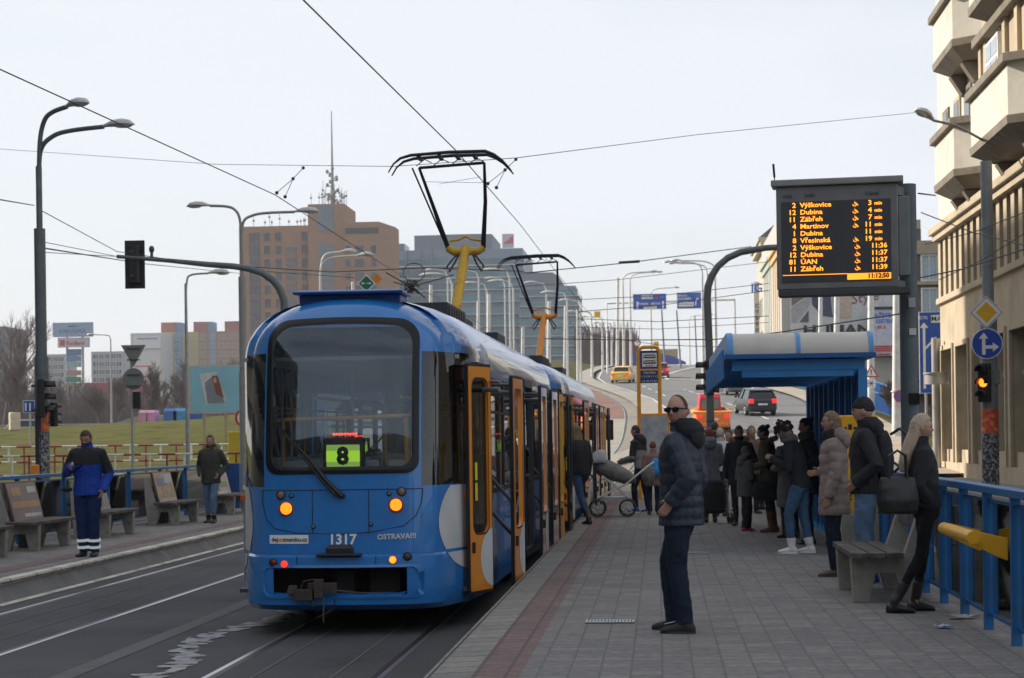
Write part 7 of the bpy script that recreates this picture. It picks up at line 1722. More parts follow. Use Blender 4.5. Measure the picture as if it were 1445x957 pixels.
wpoly([(1117, 400), (1144, 400), (1138, 418), (1117, 432)], pm('ad_brown', (.2, .13, .11), .6), .12, ad, 'picture_print'); wpoly([(1117, 434), (1143, 418), (1143, 430), (1124, 455), (1117, 455)], pm('ad_grey', (.35, .35, .36), .6), .12, ad, 'picture_print'); wpoly([(1128, 455), (1141, 438), (1141, 455)], pm('ad_dark', (.09, .09, .10), .6), .12, ad, 'picture_print')
wpoly([(1143, 400), (1170, 400), (1174, 440), (1176, 448), (1160, 446), (1146, 430)], pm('ad_navy', (.04, .05, .10), .6), .12, ad, 'picture_print'); wpoly([(1172, 400), (1202, 400), (1200, 448), (1178, 450)], pm('ad_skin', (.5, .38, .31), .6), .14, ad, 'picture_print')
text('HUMANIC', P(1150, 459, WYY).z - P(1150, 473, WYY).z, BLK, ad, face(P(1194, 466.5, WYY) - Vector((0, .12, 0))), 'lettering', .01, .05, sx=1.35)
text('Style', .9, pm('ad_maroon', (.2, .05, .06)), ad, face(P(1221, 420, WYY) - Vector((0, .12, 0)), (1, 0, .15)), 'lettering', .01)
a2 = wp_(1223, 1292, 436, 504, pm('ad_lilac', (.50, .50, .60), .6), 1.0, t, 'advert'); tb = pm('ad_blue_text', (.04, .14, .6), .6)
wp_(1222, 1292, 434.5, 437, BLK, 1.1, a2, 'frame'); wp_(1222, 1292, 503.5, 505, BLK, 1.1, a2, 'frame')
for s_, py, hpx, mt in (('ZAŽIJTE', 446.5, 5.6, tb), ('V OSTRAVĚ', 455, 5.6, tb), ('9. - 25. 2.', 463, 4, RED), ('www.olympijsky', 501, 3.0, RED)): text(s_, hpx * WYY / FPX, mt, a2, face(P(1227, py, WYY) - Vector((0, 1.1, 0))), 'lettering', .01, .015, 'LEFT')
for py in (489, 492, 495): wp_(1227, 1262, py, py + 1, RED, 1.1, a2, 'red_line')
m = MB(); q = P(1225, 553, WYY)
gf = wp_(1216, 1258, 545, 560, pm('graffiti_white', (.5, .5, .5), .8, 0, .1, 2, dirt=(.03, .03, .03), dscale=1.2, dlo=.45, dhi=.5), .0, t, 'graffiti', .02)
# street frontage facing left (-x), going away
def house(label, Y0, Y1, zt, mat, x=WX0, pil=0, roof=None, name='town_house', zb=3):
    t = thing(name, label, 'building', (x, Y0, zb), 0, None, True); m = MB(); m.box(x, x + 14, Y0, Y1, zb, zt); m.build('wall', mat, t)
    m = MB(); m.box(x - .5, x + .2, Y0, Y1, zt - .5, zt + .1); m.box(x - .7, x + .2, Y0, Y1, zt + .1, zt + .4); m.build('cornice', mat, t)
    n = max(2, int((Y1 - Y0) / 2.6))
    for k in range(n):
        y = Y0 + (Y1 - Y0) * (k + .5) / n
        if pil: m = MB(); m.box(x - .35, x, y - .35 - .6, y + .35 - .6, zb + 3, zt - .6); m.build('pilaster', mat, t)
        for z in [zb + 5 + 3.4 * q for q in range(int((zt - zb - 6) / 3.4))]: m = MB(); m.box(x - .04, x, y - .1, y + .95, z - .9, z + .9); m.build('window', wp, t)
    if roof: m = MB(); m.add([(x - .6, Y0, zt + .4), (x - .6, Y1, zt + .4), (x + 5, Y1, zt + 5), (x + 5, Y0, zt + 5), (x + 10, Y0, zt + .4), (x + 10, Y1, zt + .4)], [(0,1,2,3), (3,2,5,4), (0,3,4), (1,5,2)]); m.build('roof', roof, t)
    return t
house('narrow ochre yellow fronted house with tall pilasters', 167, 178, P(1086, 358, 170).z, pm('ochre_front', (.5, .33, .13), .8), pil=1, roof=pm('red_roof', (.3, .06, .05), .8))
house('pale green old house with ornate gable beyond the ochre one', 179, 192, P(1074, 378, 186).z, pm('pale_green_front', (.33, .37, .31), .8), pil=1)
t = house('distant cream corner house with a yellow gable and dark dome', 193, 210, P(1066, 350, 200).z, pm('cream_front', (.42, .38, .28), .8), roof=pm('slate_roof', (.10, .10, .12), .8))
t = thing('blade_sign', 'tall white blade sign with vertical lettering beyond the green house', 'shop sign', (WX0 - .5, 196, 9), 0, None, True)
a = P(1063.5, 398, 196); b = P(1072, 473, 196); m = MB(); m.box(a.x, b.x, 196, 196.4, b.z, a.z); bd = m.build('board', pm('blade_white', (.55, .54, .5), .6), t)
text('IG', .9, pm('ad_blue_text', (.04, .14, .6)), bd, face(P(1068, 407, 196) - Vector((0, .1, 0))), 'lettering', .01, .03)
for k_, ch in enumerate('CYBEX'): text(ch, .42, DGREY, bd, face(P(1068.3, 432 + k_ * 8.5, 196) - Vector((0, .1, 0))), 'lettering', .01, .01)
# dark old house and tan block behind the corner
t, W_, H_, k = bldg('dark old house with white windows seen between the pole and the corner building', 'building', 1296, 1400, 130, 350, .5, 10, pm('dark_stone', (.09, .075, .07), .9, 0, .2, 1), 'town_house')
facade_windows(t, None, [(px - 1296) * k for px in (1314, 1336)], [P(1314, 378, 130).z - .5, P(1314, 425, 130).z - .5], .9, 1.6, OFFW, pm('old_pane', (.3, .38, .45), .2), depth=.15)
m = MB(); m.box(-.2, W_, -.3, 0, P(1314, 402, 130).z - .5, P(1314, 397, 130).z - .5); m.build('cornice', pm('tan_stone', (.35, .28, .2), .9), t); m = MB(); m.box(0, W_, -.25, 0, P(1314, 350, 130).z - .9, P(1314, 344, 130).z - .3); m.build('parapet', pm('tan_stone', (.35, .28, .2), .9), t)
t, W_, H_, k = bldg('narrow tan tower block beside the thick board pole', 'building', 1286, 1303, 210, 310, 1, 10, pm('tan_stone', (.35, .28, .2), .9), 'tan_block'); m = MB(); m.box(W_ - 1.1, W_, -.2, 0, H_ - 4, H_ - 1); m.build('window', wp, t)
m = MB(); q = P(1195, 252, 165)
# ---------------------------------------------------------------- corner building at the right
t = thing('corner_building', 'cream stone corner building with bays, balconies and tall shop windows', 'building', (9.4, 64.7, .1), 0, None, True)
STONE = pm('stone_facade', (.44, .36, .25), .9, 0, .12, .8, .2, 20, dirt=(.30, .245, .17), dscale=.9, dlo=.48, dhi=.8); CREAM = pm('cream_render', (.58, .54, .46), .9, 0, .06, .5, dirt=(.40, .36, .30), dscale=.7, dlo=.45, dhi=.8); BROWN = pm('cornice_stone', (.20, .17, .13), .9, 0, .15, 1, dirt=(.12, .10, .08), dscale=1.5)
X0, Y0_, Y1_ = 9.4, 30.0, 64.7
def cb(name, mat, *b, bevel=0, par=None): m = MB(); m.box(*b); return m.build(name, mat, par or t, bevel=bevel)
cb('wall', CREAM, X0, X0 + 12, Y0_, Y1_, 8.3, 34); cb('lower_wall', STONE, X0 + .55, X0 + 12, Y0_, Y1_, .1, 8.3); cb('band', STONE, X0, X0 + .55, Y0_, Y1_, 4.35, 5.75); cb('plinth', STONE, X0 - .03, X0 + .55, Y0_, Y1_, .1, .55)
cb('ledge', STONE, X0 - .12, X0 + .55, Y0_, Y1_ + .12, 5.75, 5.95, bevel=.02); cb('cornice', STONE, X0 - .32, X0 + .5, Y0_, Y1_ + .3, 8.06, 8.3, bevel=.03); cb('cornice', STONE, X0 - .2, X0 + .5, Y0_, Y1_ + .2, 7.86, 8.06)
y = Y1_; k_ = 0
while y > Y0_ + 1:
    cb('pilaster', STONE, X0 - .04, X0 + .5, y - .5, y, 5.95, 7.86); cb('strip_window', pm('strip_dark', (.06, .055, .05), .4), X0 + .42, X0 + .548, y - 1.1, y - .5, 5.95, 7.86); y -= 1.1
SG_ = glass('shop_glass', (.25, .28, .27), .02, .05)
c = Y1_ - .35; cs = []
while c > 34:
    cs.append((c - 2.35, c)); c -= 3.1
prev = Y1_
for a, b in cs:
    cb('pier', STONE, X0, X0 + .55, b, prev, .55, 4.35, bevel=.015); prev = a
    fr = cb('window_surround', STONE, X0 - .06, X0 + .02, a + .10 - .2, a + .04, .55, 4.35); cb('window_surround', STONE, X0 - .06, X0 + .02, b - .04, b + .1, .55, 4.35); cb('lintel', STONE, X0 - .07, X0 + .02, a, b, 4.2, 4.36)
    wdw = cb('shop_window', SG_, X0 + .36, X0 + .38, a, b, .95, 4.34); cb('transom', OFFW, X0 + .30, X0 + .355, a, b, 3.02, 3.16, par=wdw); cb('sill', STONE, X0 + .1, X0 + .5, a, b, .5, .95, par=wdw); cb('mullion', pm('window_bronze', (.09, .08, .07), .5), X0 + .3, X0 + .355, (a+b)/2 - .03, (a+b)/2 + .03, .95, 4.34, par=wdw)
    cb('poster', pm('shop_poster_green', (.28, .36, .24), .6, 0, .35, 1.2, dirt=(.06, .08, .06), dscale=.9), X0 + .40, X0 + .42, a + .1, b - .1, 1.0, 3.0, par=wdw)
def balcony(ya, yb_, zb_, prot=.85):
    pl = [(X0, ya), (X0 - prot, ya + .8), (X0 - prot, yb_ - .8), (X0, yb_)]
    m = MB(); m.prism([(x, y, zb_ + .25) for x, y in pl], (0, 0, 1.25)); o = m.build('balcony', CREAM, t)
    def grow(g): cx, cy_ = X0, (ya + yb_) / 2; return [(x - (g if x < X0 else 0), y + (g if y > cy_ else -g)) for x, y in pl]
    m = MB(); m.prism([(x, y, zb_ + 1.5) for x, y in grow(.14)], (0, 0, .22)); m.build('coping', BROWN, o, bevel=.02)
    m = MB(); m.rings([[(x, y, zb_ - .25) for x, y in [(X0, ya + .7), (X0 - prot * .55, ya + 1.4), (X0 - prot * .55, yb_ - 1.4), (X0, yb_ - .7)]], [(x, y, zb_ + .05) for x, y in grow(.02)], [(x, y, zb_ + .25) for x, y in grow(.04)]], smooth=False); m.build('soffit', BROWN, o)
    for y in (ya + 1.6, yb_ - 1.6): m = MB(); m.prism([(X0, y - .2, zb_ - .9), (X0 - .15, y - .2, zb_ - .85), (X0 - .5, y - .2, zb_ - .3), (X0, y - .2, zb_ - .25)], (0, .4, 0)); m.build('bracket', BROWN, o)
for fl in range(5):
    zb_ = 8.8 + fl * 3.72
    balcony(54.9, 60.3, zb_); balcony(45.6, 52.6, zb_, 1.0)
    if fl < 4:
        for yc in (62.6, 60.3, 58.2):
            m = MB(); m.box(X0 - .06, X0, yc - .62, yc + .62, zb_ + 1.3, zb_ + 3.1); w_ = m.build('window', BROWN if yc != 60.3 else STONE, t); m = MB(); m.box(X0 - .08, X0 - .061, yc - .45, yc + .45, zb_ + 1.4, zb_ + 2.95); m.build('pane', pm('dark_pane', (.07, .075, .08), .15), w_)
# bay between balconies
cb('bay', STONE, X0 - .35, X0, 45.8, 53.8, 10.5, 34)
for fl in range(5):
    zb_ = 8.8 + fl * 3.72
    for y in (53.55, 52.75, 49.9, 48.2): cb('bay_pilaster', BROWN if y > 54 else STONE, X0 - .46, X0 - .35, y - .2, y + .2, zb_ + 1.72, zb_ + 3.3)
    m = MB(); m.box(X0 - .5, X0 - .35, 50.5, 52.4, zb_ + 1.7, zb_ + 3.1); wn = m.build('window', WHITE, t)
    for (a, b) in ((50.62, 51.40), (51.5, 52.28)):
        for (z0_, z1_) in ((zb_ + 1.8, zb_ + 2.5), (zb_ + 2.6, zb_ + 3.02)): m = MB(); m.box(X0 - .515, X0 - .501, a, b, z0_, z1_); m.build('pane', pm('bay_pane', (.3, .35, .4), .08), wn)
    cb('bay_cornice', BROWN, X0 - .62, X0 - .35, 45.8, 53.9, zb_ + 3.3, zb_ + 3.55, bevel=.02)
for fl in range(4): balcony(36.5, 43.5, 8.8 + fl * 3.72)
# round vent and shiny duct at the corner
m = MB(); m.tube([(X0 - .28, 63.9, .12), (X0 - .28, 63.9, P(1328, 478, 64).z)], .14, 16); m.single('duct', pm('zinc', (.42, .40, .36), .4, .5, .15, 2), 'upright zinc duct at the foot of the corner building', 'duct', (X0 - .28, 63.9, .12))
q = P(1321, 530, 63); m = MB(); m.tube([(q.x, 63, q.z - .28), (q.x, 63, q.z + .05)], .38, 20); m.tube([(q.x, 63, q.z + .05), (q.x, 63, q.z + .10)], .42, 20); m.single('vent_drum', pm('zinc', (.42, .40, .36)), 'round zinc vent drum fixed to the corner building', 'vent', (q.x, 63, q.z - .28))
m = MB(); q = P(1323, 155, 58); m.tube([(q.x, 62, q.z), (q.x + .03, 62, q.z + .05)], .3, 12); 
# block across the street, left of the picture, that throws the shade over the stop
t = thing('apartment_block', 'long apartment block across the street, outside the picture', 'building', (-44, -60, 0), 0, None, True)
m = MB(); m.box(-60, -44, -70, 77, -.2, 41); m.build('wall', pm('block_render', (.38, .33, .27), .9), t)
for z in range(4, 40, 4):
    m = MB(); m.box(-44.0, -43.9, -68, 75, z - .9, z + .9); m.build('window_strip', wp, t)
t = thing('townhouse_row', 'row of houses behind the photographer', 'building', (0, -45, 0), 0, None, True)
m = MB(); m.box(-40, 30, -60, -45, -.2, 19); m.build('wall', pm('row_render', (.30, .26, .22), .9), t)
for z in (3, 6.5, 10, 13.5, 17):
    m = MB(); 
    for x in range(-38, 28, 3): m.box(x, x + 1.3, -45, -44.9, z - .9, z + .9)
    tag(m.build('window_row', pm('row_glass', (.25, .29, .32), .2), t), kind='stuff')

# blue railings along the ramp
def bridge_rail(label, pts, h=1.1):
    t = thing('bridge_railing', label, 'railing', (pts[0][0], pts[0][1], HZ(pts[0][1])), 0, 'blue bridge railings', True); BB = pm('bridge_blue', (.04, .17, .45), .5)
    m = MB(); n = 0
    for (x0, y0_), (x1, y1_) in zip(pts, pts[1:]):
        za, zb_ = HZ(y0_) + .1, HZ(y1_) + .1; m.beam((x0, y0_, za + h), (x1, y1_, zb_ + h), .08, .08); m.beam((x0, y0_, za + .15), (x1, y1_, zb_ + .15), .06, .06)
        L = math.hypot(x1 - x0, y1_ - y0_); q = int(L / .3)
        for k in range(q): u = k / q; m.beam((x0 + (x1-x0)*u, y0_ + (y1_-y0_)*u, za + (zb_-za)*u + .15), (x0 + (x1-x0)*u, y0_ + (y1_-y0_)*u, za + (zb_-za)*u + h), .16, .04)
    m.build('bars', BB, t); return t
bridge_rail('blue bridge railing right of the uphill road, behind the shelter', [(11.9, 100), (11.5, 118), (11.3, 132), (10.2, 150), (9.5, 162), (8.5, 180), (8.2, 200), (8.7, 225), (9.9, 245), (11.4, 265)])
bridge_rail('blue railing beside the advert wall, seen right of the shelter', [(11.0, 88), (13.5, 112), (14.0, 130)])
m = MB(); a = P(892, 512, 285); m.prism([tuple(P(px, py, 285)) for px, py in ((889, 512), (889, 499), (925, 497), (950, 503), (968, 511), (968, 514))], (0, 1, 0)); m.single('bridge_parapet', pm('parapet_navy', (.03, .06, .3), .6), 'dark blue bridge side at the crest of the ramp', 'parapet', (a.x, 285, a.z))
q = P(936, 500, 290); m = MB(); m.box(q.x - 1.1, q.x + 2.2, 290, 293, q.z - 1.5, q.z + .8); m.single('low_hut', pm('hut_tan', (.4, .3, .18), .8), 'small tan building peeking over the crest of the ramp', 'building', (q.x, 290, q.z - 1.5), bevel=.1)
# small round sign and yellow triangle near the crest
q = P(899, 484, 215); disc_sign('speed_sign', (q.x, 215, q.z), .42, [(1, RED), (.72, WHITE)], label='tiny round red and white sign above the stop sign'); 
for lab, px, py, Y in (('little yellow plate on the lamp left of the road sign', 843, 444, 190), ('little yellow plate at the crest above the stop sign', 926, 486, 220)):
    q = P(px, py, Y); m = MB(); m.box(q.x - .3, q.x + .3, Y - .25, Y - .2, q.z - .3, q.z + .3); m.single('wire_plate', pm('sign_yellow', (.75, .42, .01), .4), lab, 'plate', (q.x, Y - .2, q.z - .3))

# ================================================================= overhead wires
WIRE = pm('wire_dark', (.03, .03, .035), .6); 
def wire(label, pts, r=.008, sag=0, group='overhead wires', cat='wire', name='overhead_wire'):
    m = MB(); out_ = []
    for a, b in zip(pts, pts[1:]):
        n = 8
        for k in range(n): u = k / n; out_.append(a * (1 - u) + b * u - Vector((0, 0, sag * 4 * u * (1 - u))))
    out_.append(pts[-1]); m.tube(out_, r, 5)
    return m.single(name, WIRE, label, cat, pts[0], group)
def PZ(px, py, z): d = ray(px, py); return CAM + d * ((z - CAM.z) / d.z)
w1 = wire('contact wire running over the tram from the top of the photo', [PZ(424, -4, 5.68), PZ(643, 212, 5.68), P(735, 318, 44), P(820, 430, 75), P(880, 493, 120)], .0085)
wire('contact wire of the left track crossing the photo from the left', [PZ(-60, 68, 5.68), PZ(0, 98, 5.68), PZ(388, 275, 5.68), P(590, 405, 60), P(700, 470, 100)], .0085)
wire('thin span wire from the left edge to the first pantograph', [P(-5, 210, 52), P(305, 232, 44), P(554, 235, 36), P(728, 223, 29.5)], .006)
wire('thin span wire from the pantograph to the corner building', [P(728, 223, 29.5), P(985, 190, 38), P(1292, 159, 49)], .006)
wire('feeder wire from the board pole to the right edge', [P(1296, 273, 22), P(1320, 276, 30)], .01)
wire('wire from the left edge to the tall left pole', [P(-5, 281, 30), P(48, 290, 45)], .012)
wire('long wire from the tall left pole down to the mast arm', [P(56, 296, 45), P(165, 355, 58), P(330, 380, 62), P(500, 392, 70)], .012)
wire('lower wire from the tall left pole to the mast arm end', [P(58, 341, 45), P(165, 362, 60)], .01); wire('lowest stay wire of the mast arm', [P(58, 356, 45), P(165, 362, 60)], .01)
wire('sagging wire across the brick hotel front', [P(340, 376, 60), P(470, 384, 60), P(600, 378, 60), P(733, 383, 60), P(745, 385, 60)], .014)
wire('wire crossing the right part of the sky below the road lamps', [P(745, 385, 60), P(885, 371, 64), P(1060, 348, 72)], .016)
wire('wire passing over the blue road signs', [P(700, 407, 80), P(870, 395, 90), P(1080, 370, 100)], .014)
wire('wire with many clamps running just above the shelter roof', [P(760, 478, 50), P(900, 480, 46), P(1010, 479, 40), P(1100, 469, 36), P(1290, 440, 26)], .012)
wire('steep feeder wire right of the second pantograph', [P(815, 436, 90), P(850, 500, 130)], .02)
wire('thin wire low over the left road from the mast to the hotel', [P(60, 350, 45), P(200, 372, 90), P(340, 386, 150)], .02)
for i, (a, b, c_) in enumerate([((1270, 398), (1445, 352), 30), ((1300, 300), (1445, 346), 34), ((1305, 345), (1445, 300), 38), ((1325, 395), (1445, 330), 42)]): wire(['upper cable crossing in front of the corner building', 'steeper cable in front of the pilasters', 'rising cable below the first balcony', 'lowest cable in front of the stone band'][i], [P(*a, c_), P((a[0]+b[0])/2, (a[1]+b[1])/2 + 5, c_ - 3), P(*b, c_ - 6)], .010)
for i, (ya, yb_, Ya) in enumerate([(450, 446, 100), (462, 455, 120), (470, 492, 110), (440, 410, 95), (423, 400, 110)]): wire(['span wire over the uphill road, first from below the signs', 'span wire low over the uphill road', 'lowest sagging span wire over the uphill road', 'span wire just under the blue signs', 'span wire between the lamps on the ramp'][i], [P(815, ya, Ya), P(930, (ya + yb_) / 2 + 6, Ya), P(1085, yb_, Ya)], .018)
# clamps and knots
for lab, (px, py, Y, s_) in {'knot of coiled cable hanging above the tram roof': (580, 405, 60, .42)}.items():
    q = P(px, py, Y); m = MB(); rnd = random.Random(2)
    for k in range(26):
        a = Vector([rnd.uniform(-.35, .35) for _ in range(3)]) * s_ * 1.6; b = Vector([rnd.uniform(-.35, .35) for _ in range(3)]) * s_ * 1.6; m.tube([q + a, q + (a + b) * .5 + Vector((0, 0, .05)), q + b], .02, 5)
    m.tube([q + Vector((.1 + .35 * math.cos(a), 0, .45 + .3 * math.sin(a))) for a in [2*PI*k/14 for k in range(15)]], .015, 5)
    m.tube([P(545, 385, Y), q, P(600, 420, Y)], .02, 5); m.tube([P(555, 398, Y), q, P(640, 388, Y)], .018, 5)
    m.single('cable_knot', WIRE, lab, 'cable knot', q)
for i, (px, py, Y, tx, ty) in enumerate([(395, 272, 36, 428, 237), (693, 259, 36, 728, 225)]):
    q = P(px, py, Y); e = P(tx, ty, Y + 2); m = MB(); mid = q * .45 + e * .55; m.tube([e, mid], .008, 5); m.tube([mid, q - Vector((.06, 0, 0))], .007, 5); m.tube([mid, q + Vector((.1, 0, -.08))], .007, 5)
    for p_ in (e, mid, q - Vector((.06, 0, 0)), q + Vector((.1, 0, -.08))): m.ell(p_, .035, .035, .035, 8, 6)
    m.single('wire_hanger', WIRE, ['wire hanger at the left contact wire', 'wire hanger right of the first pantograph'][i], 'wire hanger', q, 'wire hangers')
q = P(888, 370.5, 64); m = MB(); m.tube([q - Vector((.35, 0, 0)), q + Vector((.35, 0, .03))], .05, 6); m.single('insulator', WIRE, 'long insulator on the wire right of the second pantograph', 'insulator', q)

# ================================================================= cars on the ramp
def car(label, loc, rot, paint, L=4.3, W_=1.72, H_=1.45, style='hatch', lights=True, group='cars on the uphill road', roofp=None):
    t = thing('parked_car' if False else 'car', label, 'car', loc, rot, group)      # rear at -y
    def sec(y, zb_, zt, hw, taper=.93): return [(-hw*.9, y, zb_), (-hw, y, zb_ + .12), (-hw, y, zb_ + (zt - zb_) * .6), (-hw * taper, y, zt), (hw * taper, y, zt), (hw, y, zb_ + (zt - zb_) * .6), (hw, y, zb_ + .12), (hw*.9, y, zb_)]
    h = W_/2; m = MB(); hb = .92
    zt_rear = hb if style == 'hatch' else 1.0
    m.rings([sec(-L/2, .35, zt_rear * .92, h * .86), sec(-L/2 + .10, .25, zt_rear, h * .95), sec(-L/2 + .5, .2, zt_rear + .02, h), sec(0, .2, .93, h), sec(L/2 - 1.3, .2, .90, h), sec(L/2 - .3, .22, .74, h * .93), sec(L/2, .32, .6, h * .75)], smooth=True)
    m.build('body', paint, t, bevel=.03)
    y0_, y1_, y2_, y3_ = (-L/2 + .12, -L/2 + .55, .35, L/2 - 1.35) if style == 'hatch' else (-L/2 + .75, -L/2 + 1.3, .3, L/2 - 1.4)
    m = MB(); 
    def gs(y, zt, hw, hwt): return [(-hw, y, .9), (-hwt, y, zt), (hwt, y, zt), (hw, y, .9)]
    m.rings([gs(y0_, .92, h*.90, h*.88), gs(y1_, H_ - .05, h*.93, h*.70), gs(y2_, H_ - .03, h*.93, h*.70), gs(y3_, .93, h*.9, h*.88)], smooth=False); m.build('windows', pm('car_glass', (.012, .014, .016), .06, 0, .02), t)
    m = MB(); m.rings([[(-h*.70, y, z - .03), (-h*.66, y, z + .02), (h*.66, y, z + .02), (h*.70, y, z - .03)] for y, z in ((y1_ - .12, H_ - .05), (y1_ + .2, H_), (0, H_ + .01), (y2_, H_ - .02))]); m.build('roof', roofp or paint, t)
    m = MB()
    for s_ in (-1, 1):
        m.beam((s_*h*.90, y0_, .92), (s_*h*.70, y1_, H_ - .04), .07, .09); m.beam((s_*h*.90, y3_, .93), (s_*h*.70, y2_, H_ - .03), .06, .06); m.beam((s_*h*.935, -.25, .9), (s_*h*.705, -.25, H_ - .03), .05, .08)
    m.build('pillars', paint, t)
    for s_ in (-1, 1):
        m = MB(); m.box(s_*h*.60 if s_ > 0 else -h*.92, h*.92 if s_ > 0 else -h*.60, -L/2 - .03, -L/2 + .1, .70, .95 if style == 'hatch' else .88); m.build('tail_light', emit('tail_lamp_red', (.9, .03, .02), .8), t, bevel=.03)
        for y in (-L/2 + .78, L/2 - .85):
            m = MB(); m.lathe([(.03, -.1), (.29, -.1), (.31, -.05), (.31, .08), (.29, .1), (.19, .1)], n=20); m.xf(Matrix.Translation((s_ * (h - .1), y, .31)) @ Matrix.Rotation(R(90 * s_), 4, 'Y')); w_ = m.build('wheel', BLK, t); m = MB(); m.lathe([(.19, .09), (.18, .105), (.02, .09)], n=16); m.xf(Matrix.Translation((s_ * (h - .1), y, .31)) @ Matrix.Rotation(R(90 * s_), 4, 'Y')); m.build('rim', LGREY, w_)
        m = MB(); m.ell((s_ * (h + .1), L/2 - 1.55, 1.0), .09, .06, .07); m.build('wing_mirror', paint if not roofp else BLK, t)
    m = MB(); m.box(-.26, .26, -L/2 - .03, -L/2 + .02, .60, .70); m.build('number_plate', WHITE, t); m = MB(); m.box(-h*.85, h*.85, -L/2 - .06, -L/2 + .1, .28, .48); m.build('bumper', paint if style != 'hatch' else BLK, t, bevel=.04)
    return t
def carat(px, Y, **k): X = XP(px, Y); return (X, Y, HZ(Y) - .02)
sl = math.atan(.058)
def tilt(t): t.rotation_euler = (sl, 0, t.rotation_euler[2]); return t
tilt(car('black estate hatchback with red tail lights driving uphill', carat(1065, 108), R(10), pm('black_car_paint', (.010, .011, .013), .3, .0, coat=.25), 4.2, 1.70, 1.45))
tilt(car('dark grey saloon farther up the ramp behind the traffic light', carat(1033, 139), R(14), pm('grey_car_paint', (.09, .095, .11), .25, .4, coat=.8), 4.3, 1.75, 1.42, 'sedan'))
tilt(car('yellow taxi saloon on the left bend of the ramp', carat(880.5, 172), R(-6), pm('taxi_yellow', (.85, .50, .06), .3, 0, coat=.6), 4.4, 1.74, 1.44, 'sedan'))
tilt(car('red car half hidden behind the stop sign', carat(933, 185), R(0), pm('red_car_paint', (.4, .03, .02), .3, 0, coat=.6), 4.2, 1.7, 1.45))
t = car('compact orange and red service van low behind the crowd', carat(1003, 92), R(2), pm('orange_van_paint', (.85, .22, .03), .4, 0, coat=.5), 3.8, 1.7, 1.2, 'sedan'); tilt(t)
m = MB(); m.rings([[(-.62, y, 1.0), (-.56, y, z), (.40, y, z), (.46, y, 1.0)] for y, z in ((-1.1, 1.62), (-.9, 1.80), (.6, 1.80), (.9, 1.5))], smooth=False); cb_ = m.build('cab', pm('van_red', (.45, .03, .05), .4), t, bevel=.04)
for x0, x1 in ((-.5, -.12), (-.04, .34)): m = MB(); m.box(x0, x1, -1.13, -1.09, 1.12, 1.55); m.build('rear_window', pm('van_window', (.16, .22, .22), .15), cb_)
m = MB(); m.box(-.95, .95, -1.9, .9, .92, 1.02); m.build('side_tray', pm('tray_orange', (.9, .35, .02), .4), t, bevel=.03)
for lab, px, Y, col in (('white car roof behind the wall at the far left', 28, 140, (.55, .57, .6)), ('pale blue car beyond the containers', 262, 136, (.4, .55, .62))):
    X = XP(px, Y); car(lab, (X, Y, P(px, 609, Y).z - .6), R(90), pm('car_%d' % px, col, .3, 0, coat=.5), 4.3, 1.75, 1.45, group='cars at the left')

# ================================================================= trees
BARK = pm('bark', (.10, .075, .06), .95, 0, .25, 3); TWIG = pm('twigs', (.13, .095, .08), .95, 0, .25, 2)
def tree(label, base, h, sd, spread=.45, group='bare winter trees', density=1.0, thin=1.0):
    base = Vector(base); rnd = random.Random(sd); t = thing('bare_tree', label, 'tree', base, 0, group); tr = MB(); cr = MB()
    def grow(p, d, L, r, lev):
        n = 3; pts = [p]; q = p.copy(); dd = d.copy()
        for k in range(n): dd = (dd + Vector([rnd.uniform(-.12, .12) for _ in range(3)])).normalized(); q = q + dd * (L / n); pts.append(q.copy())
        (tr if lev < 2 else cr).tube(pts, [r * (1 - .4 * k / n) for k in range(n + 1)], 6 if lev < 2 else 3, cap=False)
        if lev >= 4: return
        nb = int((5 if lev == 0 else 5) * density) + (lev == 1)
        for k in range(nb):
            u = rnd.uniform(.35 if lev == 0 else .2, 1.0); a = pts[min(int(u * n), n - 1)].lerp(pts[min(int(u * n) + 1, n)], u * n % 1)
            nd = (dd + Vector([rnd.uniform(-1, 1), rnd.uniform(-1, 1), rnd.uniform(-.1, .7)]) * (spread + .12 * lev)).normalized(); grow(a, nd, L * rnd.uniform(.5, .72), max(r * .52, .02 * thin), lev + 1)
        grow(q, dd, L * .6, r * .58, lev + 1)
    grow(Vector((0, 0, 0)), Vector((0, 0, 1)), h * .42, h * .014 * thin, 0)
    tr.build('trunk', BARK, t); cr.build('crown', TWIG, t); return t
tl = [(4, 250, 19, 'bare tree at the extreme left edge'), (27, 200, 10, 'leaning slender bare tree left of the tall pole'), (40, 230, 11, 'broad bare tree behind the small blue lane sign'), (80, 240, 8, 'bare tree just right of the tall left pole'), (126, 260, 8, 'bare tree right of the shop tower boards'), (140, 210, 6.5, 'small bare tree before the red shop'), (165, 230, 8, 'bare tree left of the signs seen from behind'), (205, 220, 7, 'low bare tree under the gable advert'), (235, 200, 8, 'low bushy bare tree right of the gable advert'), (262, 210, 9, 'bare tree beside the slim lamp'), (330, 230, 10, 'bare tree partly behind the billboard')]
for k, (px, Y, h, lab) in enumerate(tl):
    q = GB(px, Y); tree(lab, q, h, 20 + k, .5)
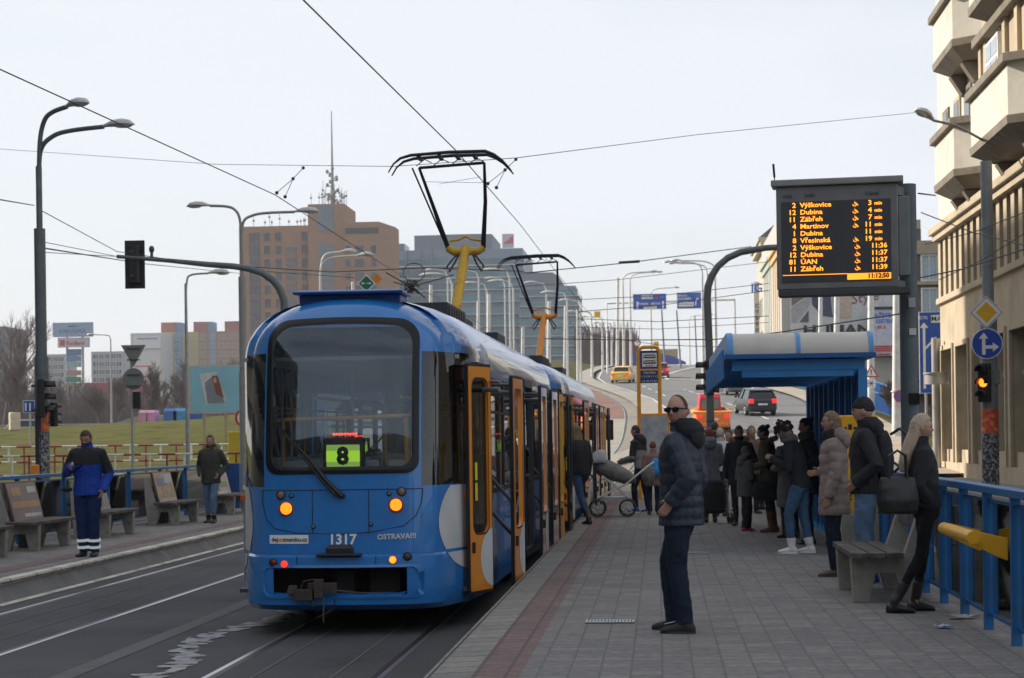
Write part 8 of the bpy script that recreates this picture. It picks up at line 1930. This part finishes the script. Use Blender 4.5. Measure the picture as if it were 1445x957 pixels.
# far off wood as one mass
m = MB(); rnd = random.Random(77)
for k in range(2600):
    px = rnd.uniform(-30, 350); Y = rnd.uniform(260, 330); X = XP(px, Y); h = rnd.uniform(3, 7.5) * (1.15 if px < 180 else .8) + 1.5 * noise.noise(Vector((px * .03, 0, 0)))
    z = TZ(X, Y); p = Vector((X, Y, z)); top = p + Vector((rnd.uniform(-1, 1), rnd.uniform(-1, 1), h)); m.tube([p, (p + top) / 2 + Vector((rnd.uniform(-.4, .4), 0, 0)), top], [.10, .06, .03], 3, cap=False)
    for q in range(4): a = p.lerp(top, rnd.uniform(.3, .95)); m.tube([a, a + Vector((rnd.uniform(-1.2, 1.2), rnd.uniform(-.5, .5), rnd.uniform(.3, 1.6)))], [.05, .02], 3, cap=False)
tag(m.build('distant_wood', pm('far_twigs', (.12, .085, .075), .95, 0, .3, .1)), 'hazy brown winter wood beyond the grass at the left', 'wood', kind='stuff')
m = MB(); rnd = random.Random(78)
for k in range(900):
    px = rnd.uniform(815, 900); Y = rnd.uniform(300, 380); X = XP(px, Y); z = P(px, 505, Y).z; p = Vector((X, Y, z - 3)); top = p + Vector((rnd.uniform(-1, 1), 0, rnd.uniform(4, 9))); m.tube([p, top], [.12, .04], 3, cap=False)
tag(m.build('distant_wood', pm('far_twigs', (.12, .085, .075))), 'bare trees far away beyond the ramp', 'wood', kind='stuff')
for k, (px, Y, h, lab) in enumerate([(1313, 85, 3.2, 'brown bare shrub under the large blue lane sign'), (1262, 95, 2.4, 'thin bare shrub behind the blue railing right')]): tree(lab, GB(px, Y), h, 60 + k, .8, 'bare shrubs at the right', 1.2, .6)
# haze
hz = MB(); hz.box(-900, 900, -75, 900, -31, 75); 
hm = bpy.data.materials.new('haze_air'); hm.use_nodes = True; n = hm.node_tree; n.nodes.clear(); o_ = n.nodes.new('ShaderNodeOutputMaterial'); pv = n.nodes.new('ShaderNodeVolumePrincipled'); pv.inputs['Color'].default_value = (.86, .90, 1, 1); pv.inputs['Density'].default_value = .00028; n.links.new(pv.outputs[0], o_.inputs['Volume'])
tag(hz.build('haze', hm), 'pale winter haze', 'haze', kind='stuff')
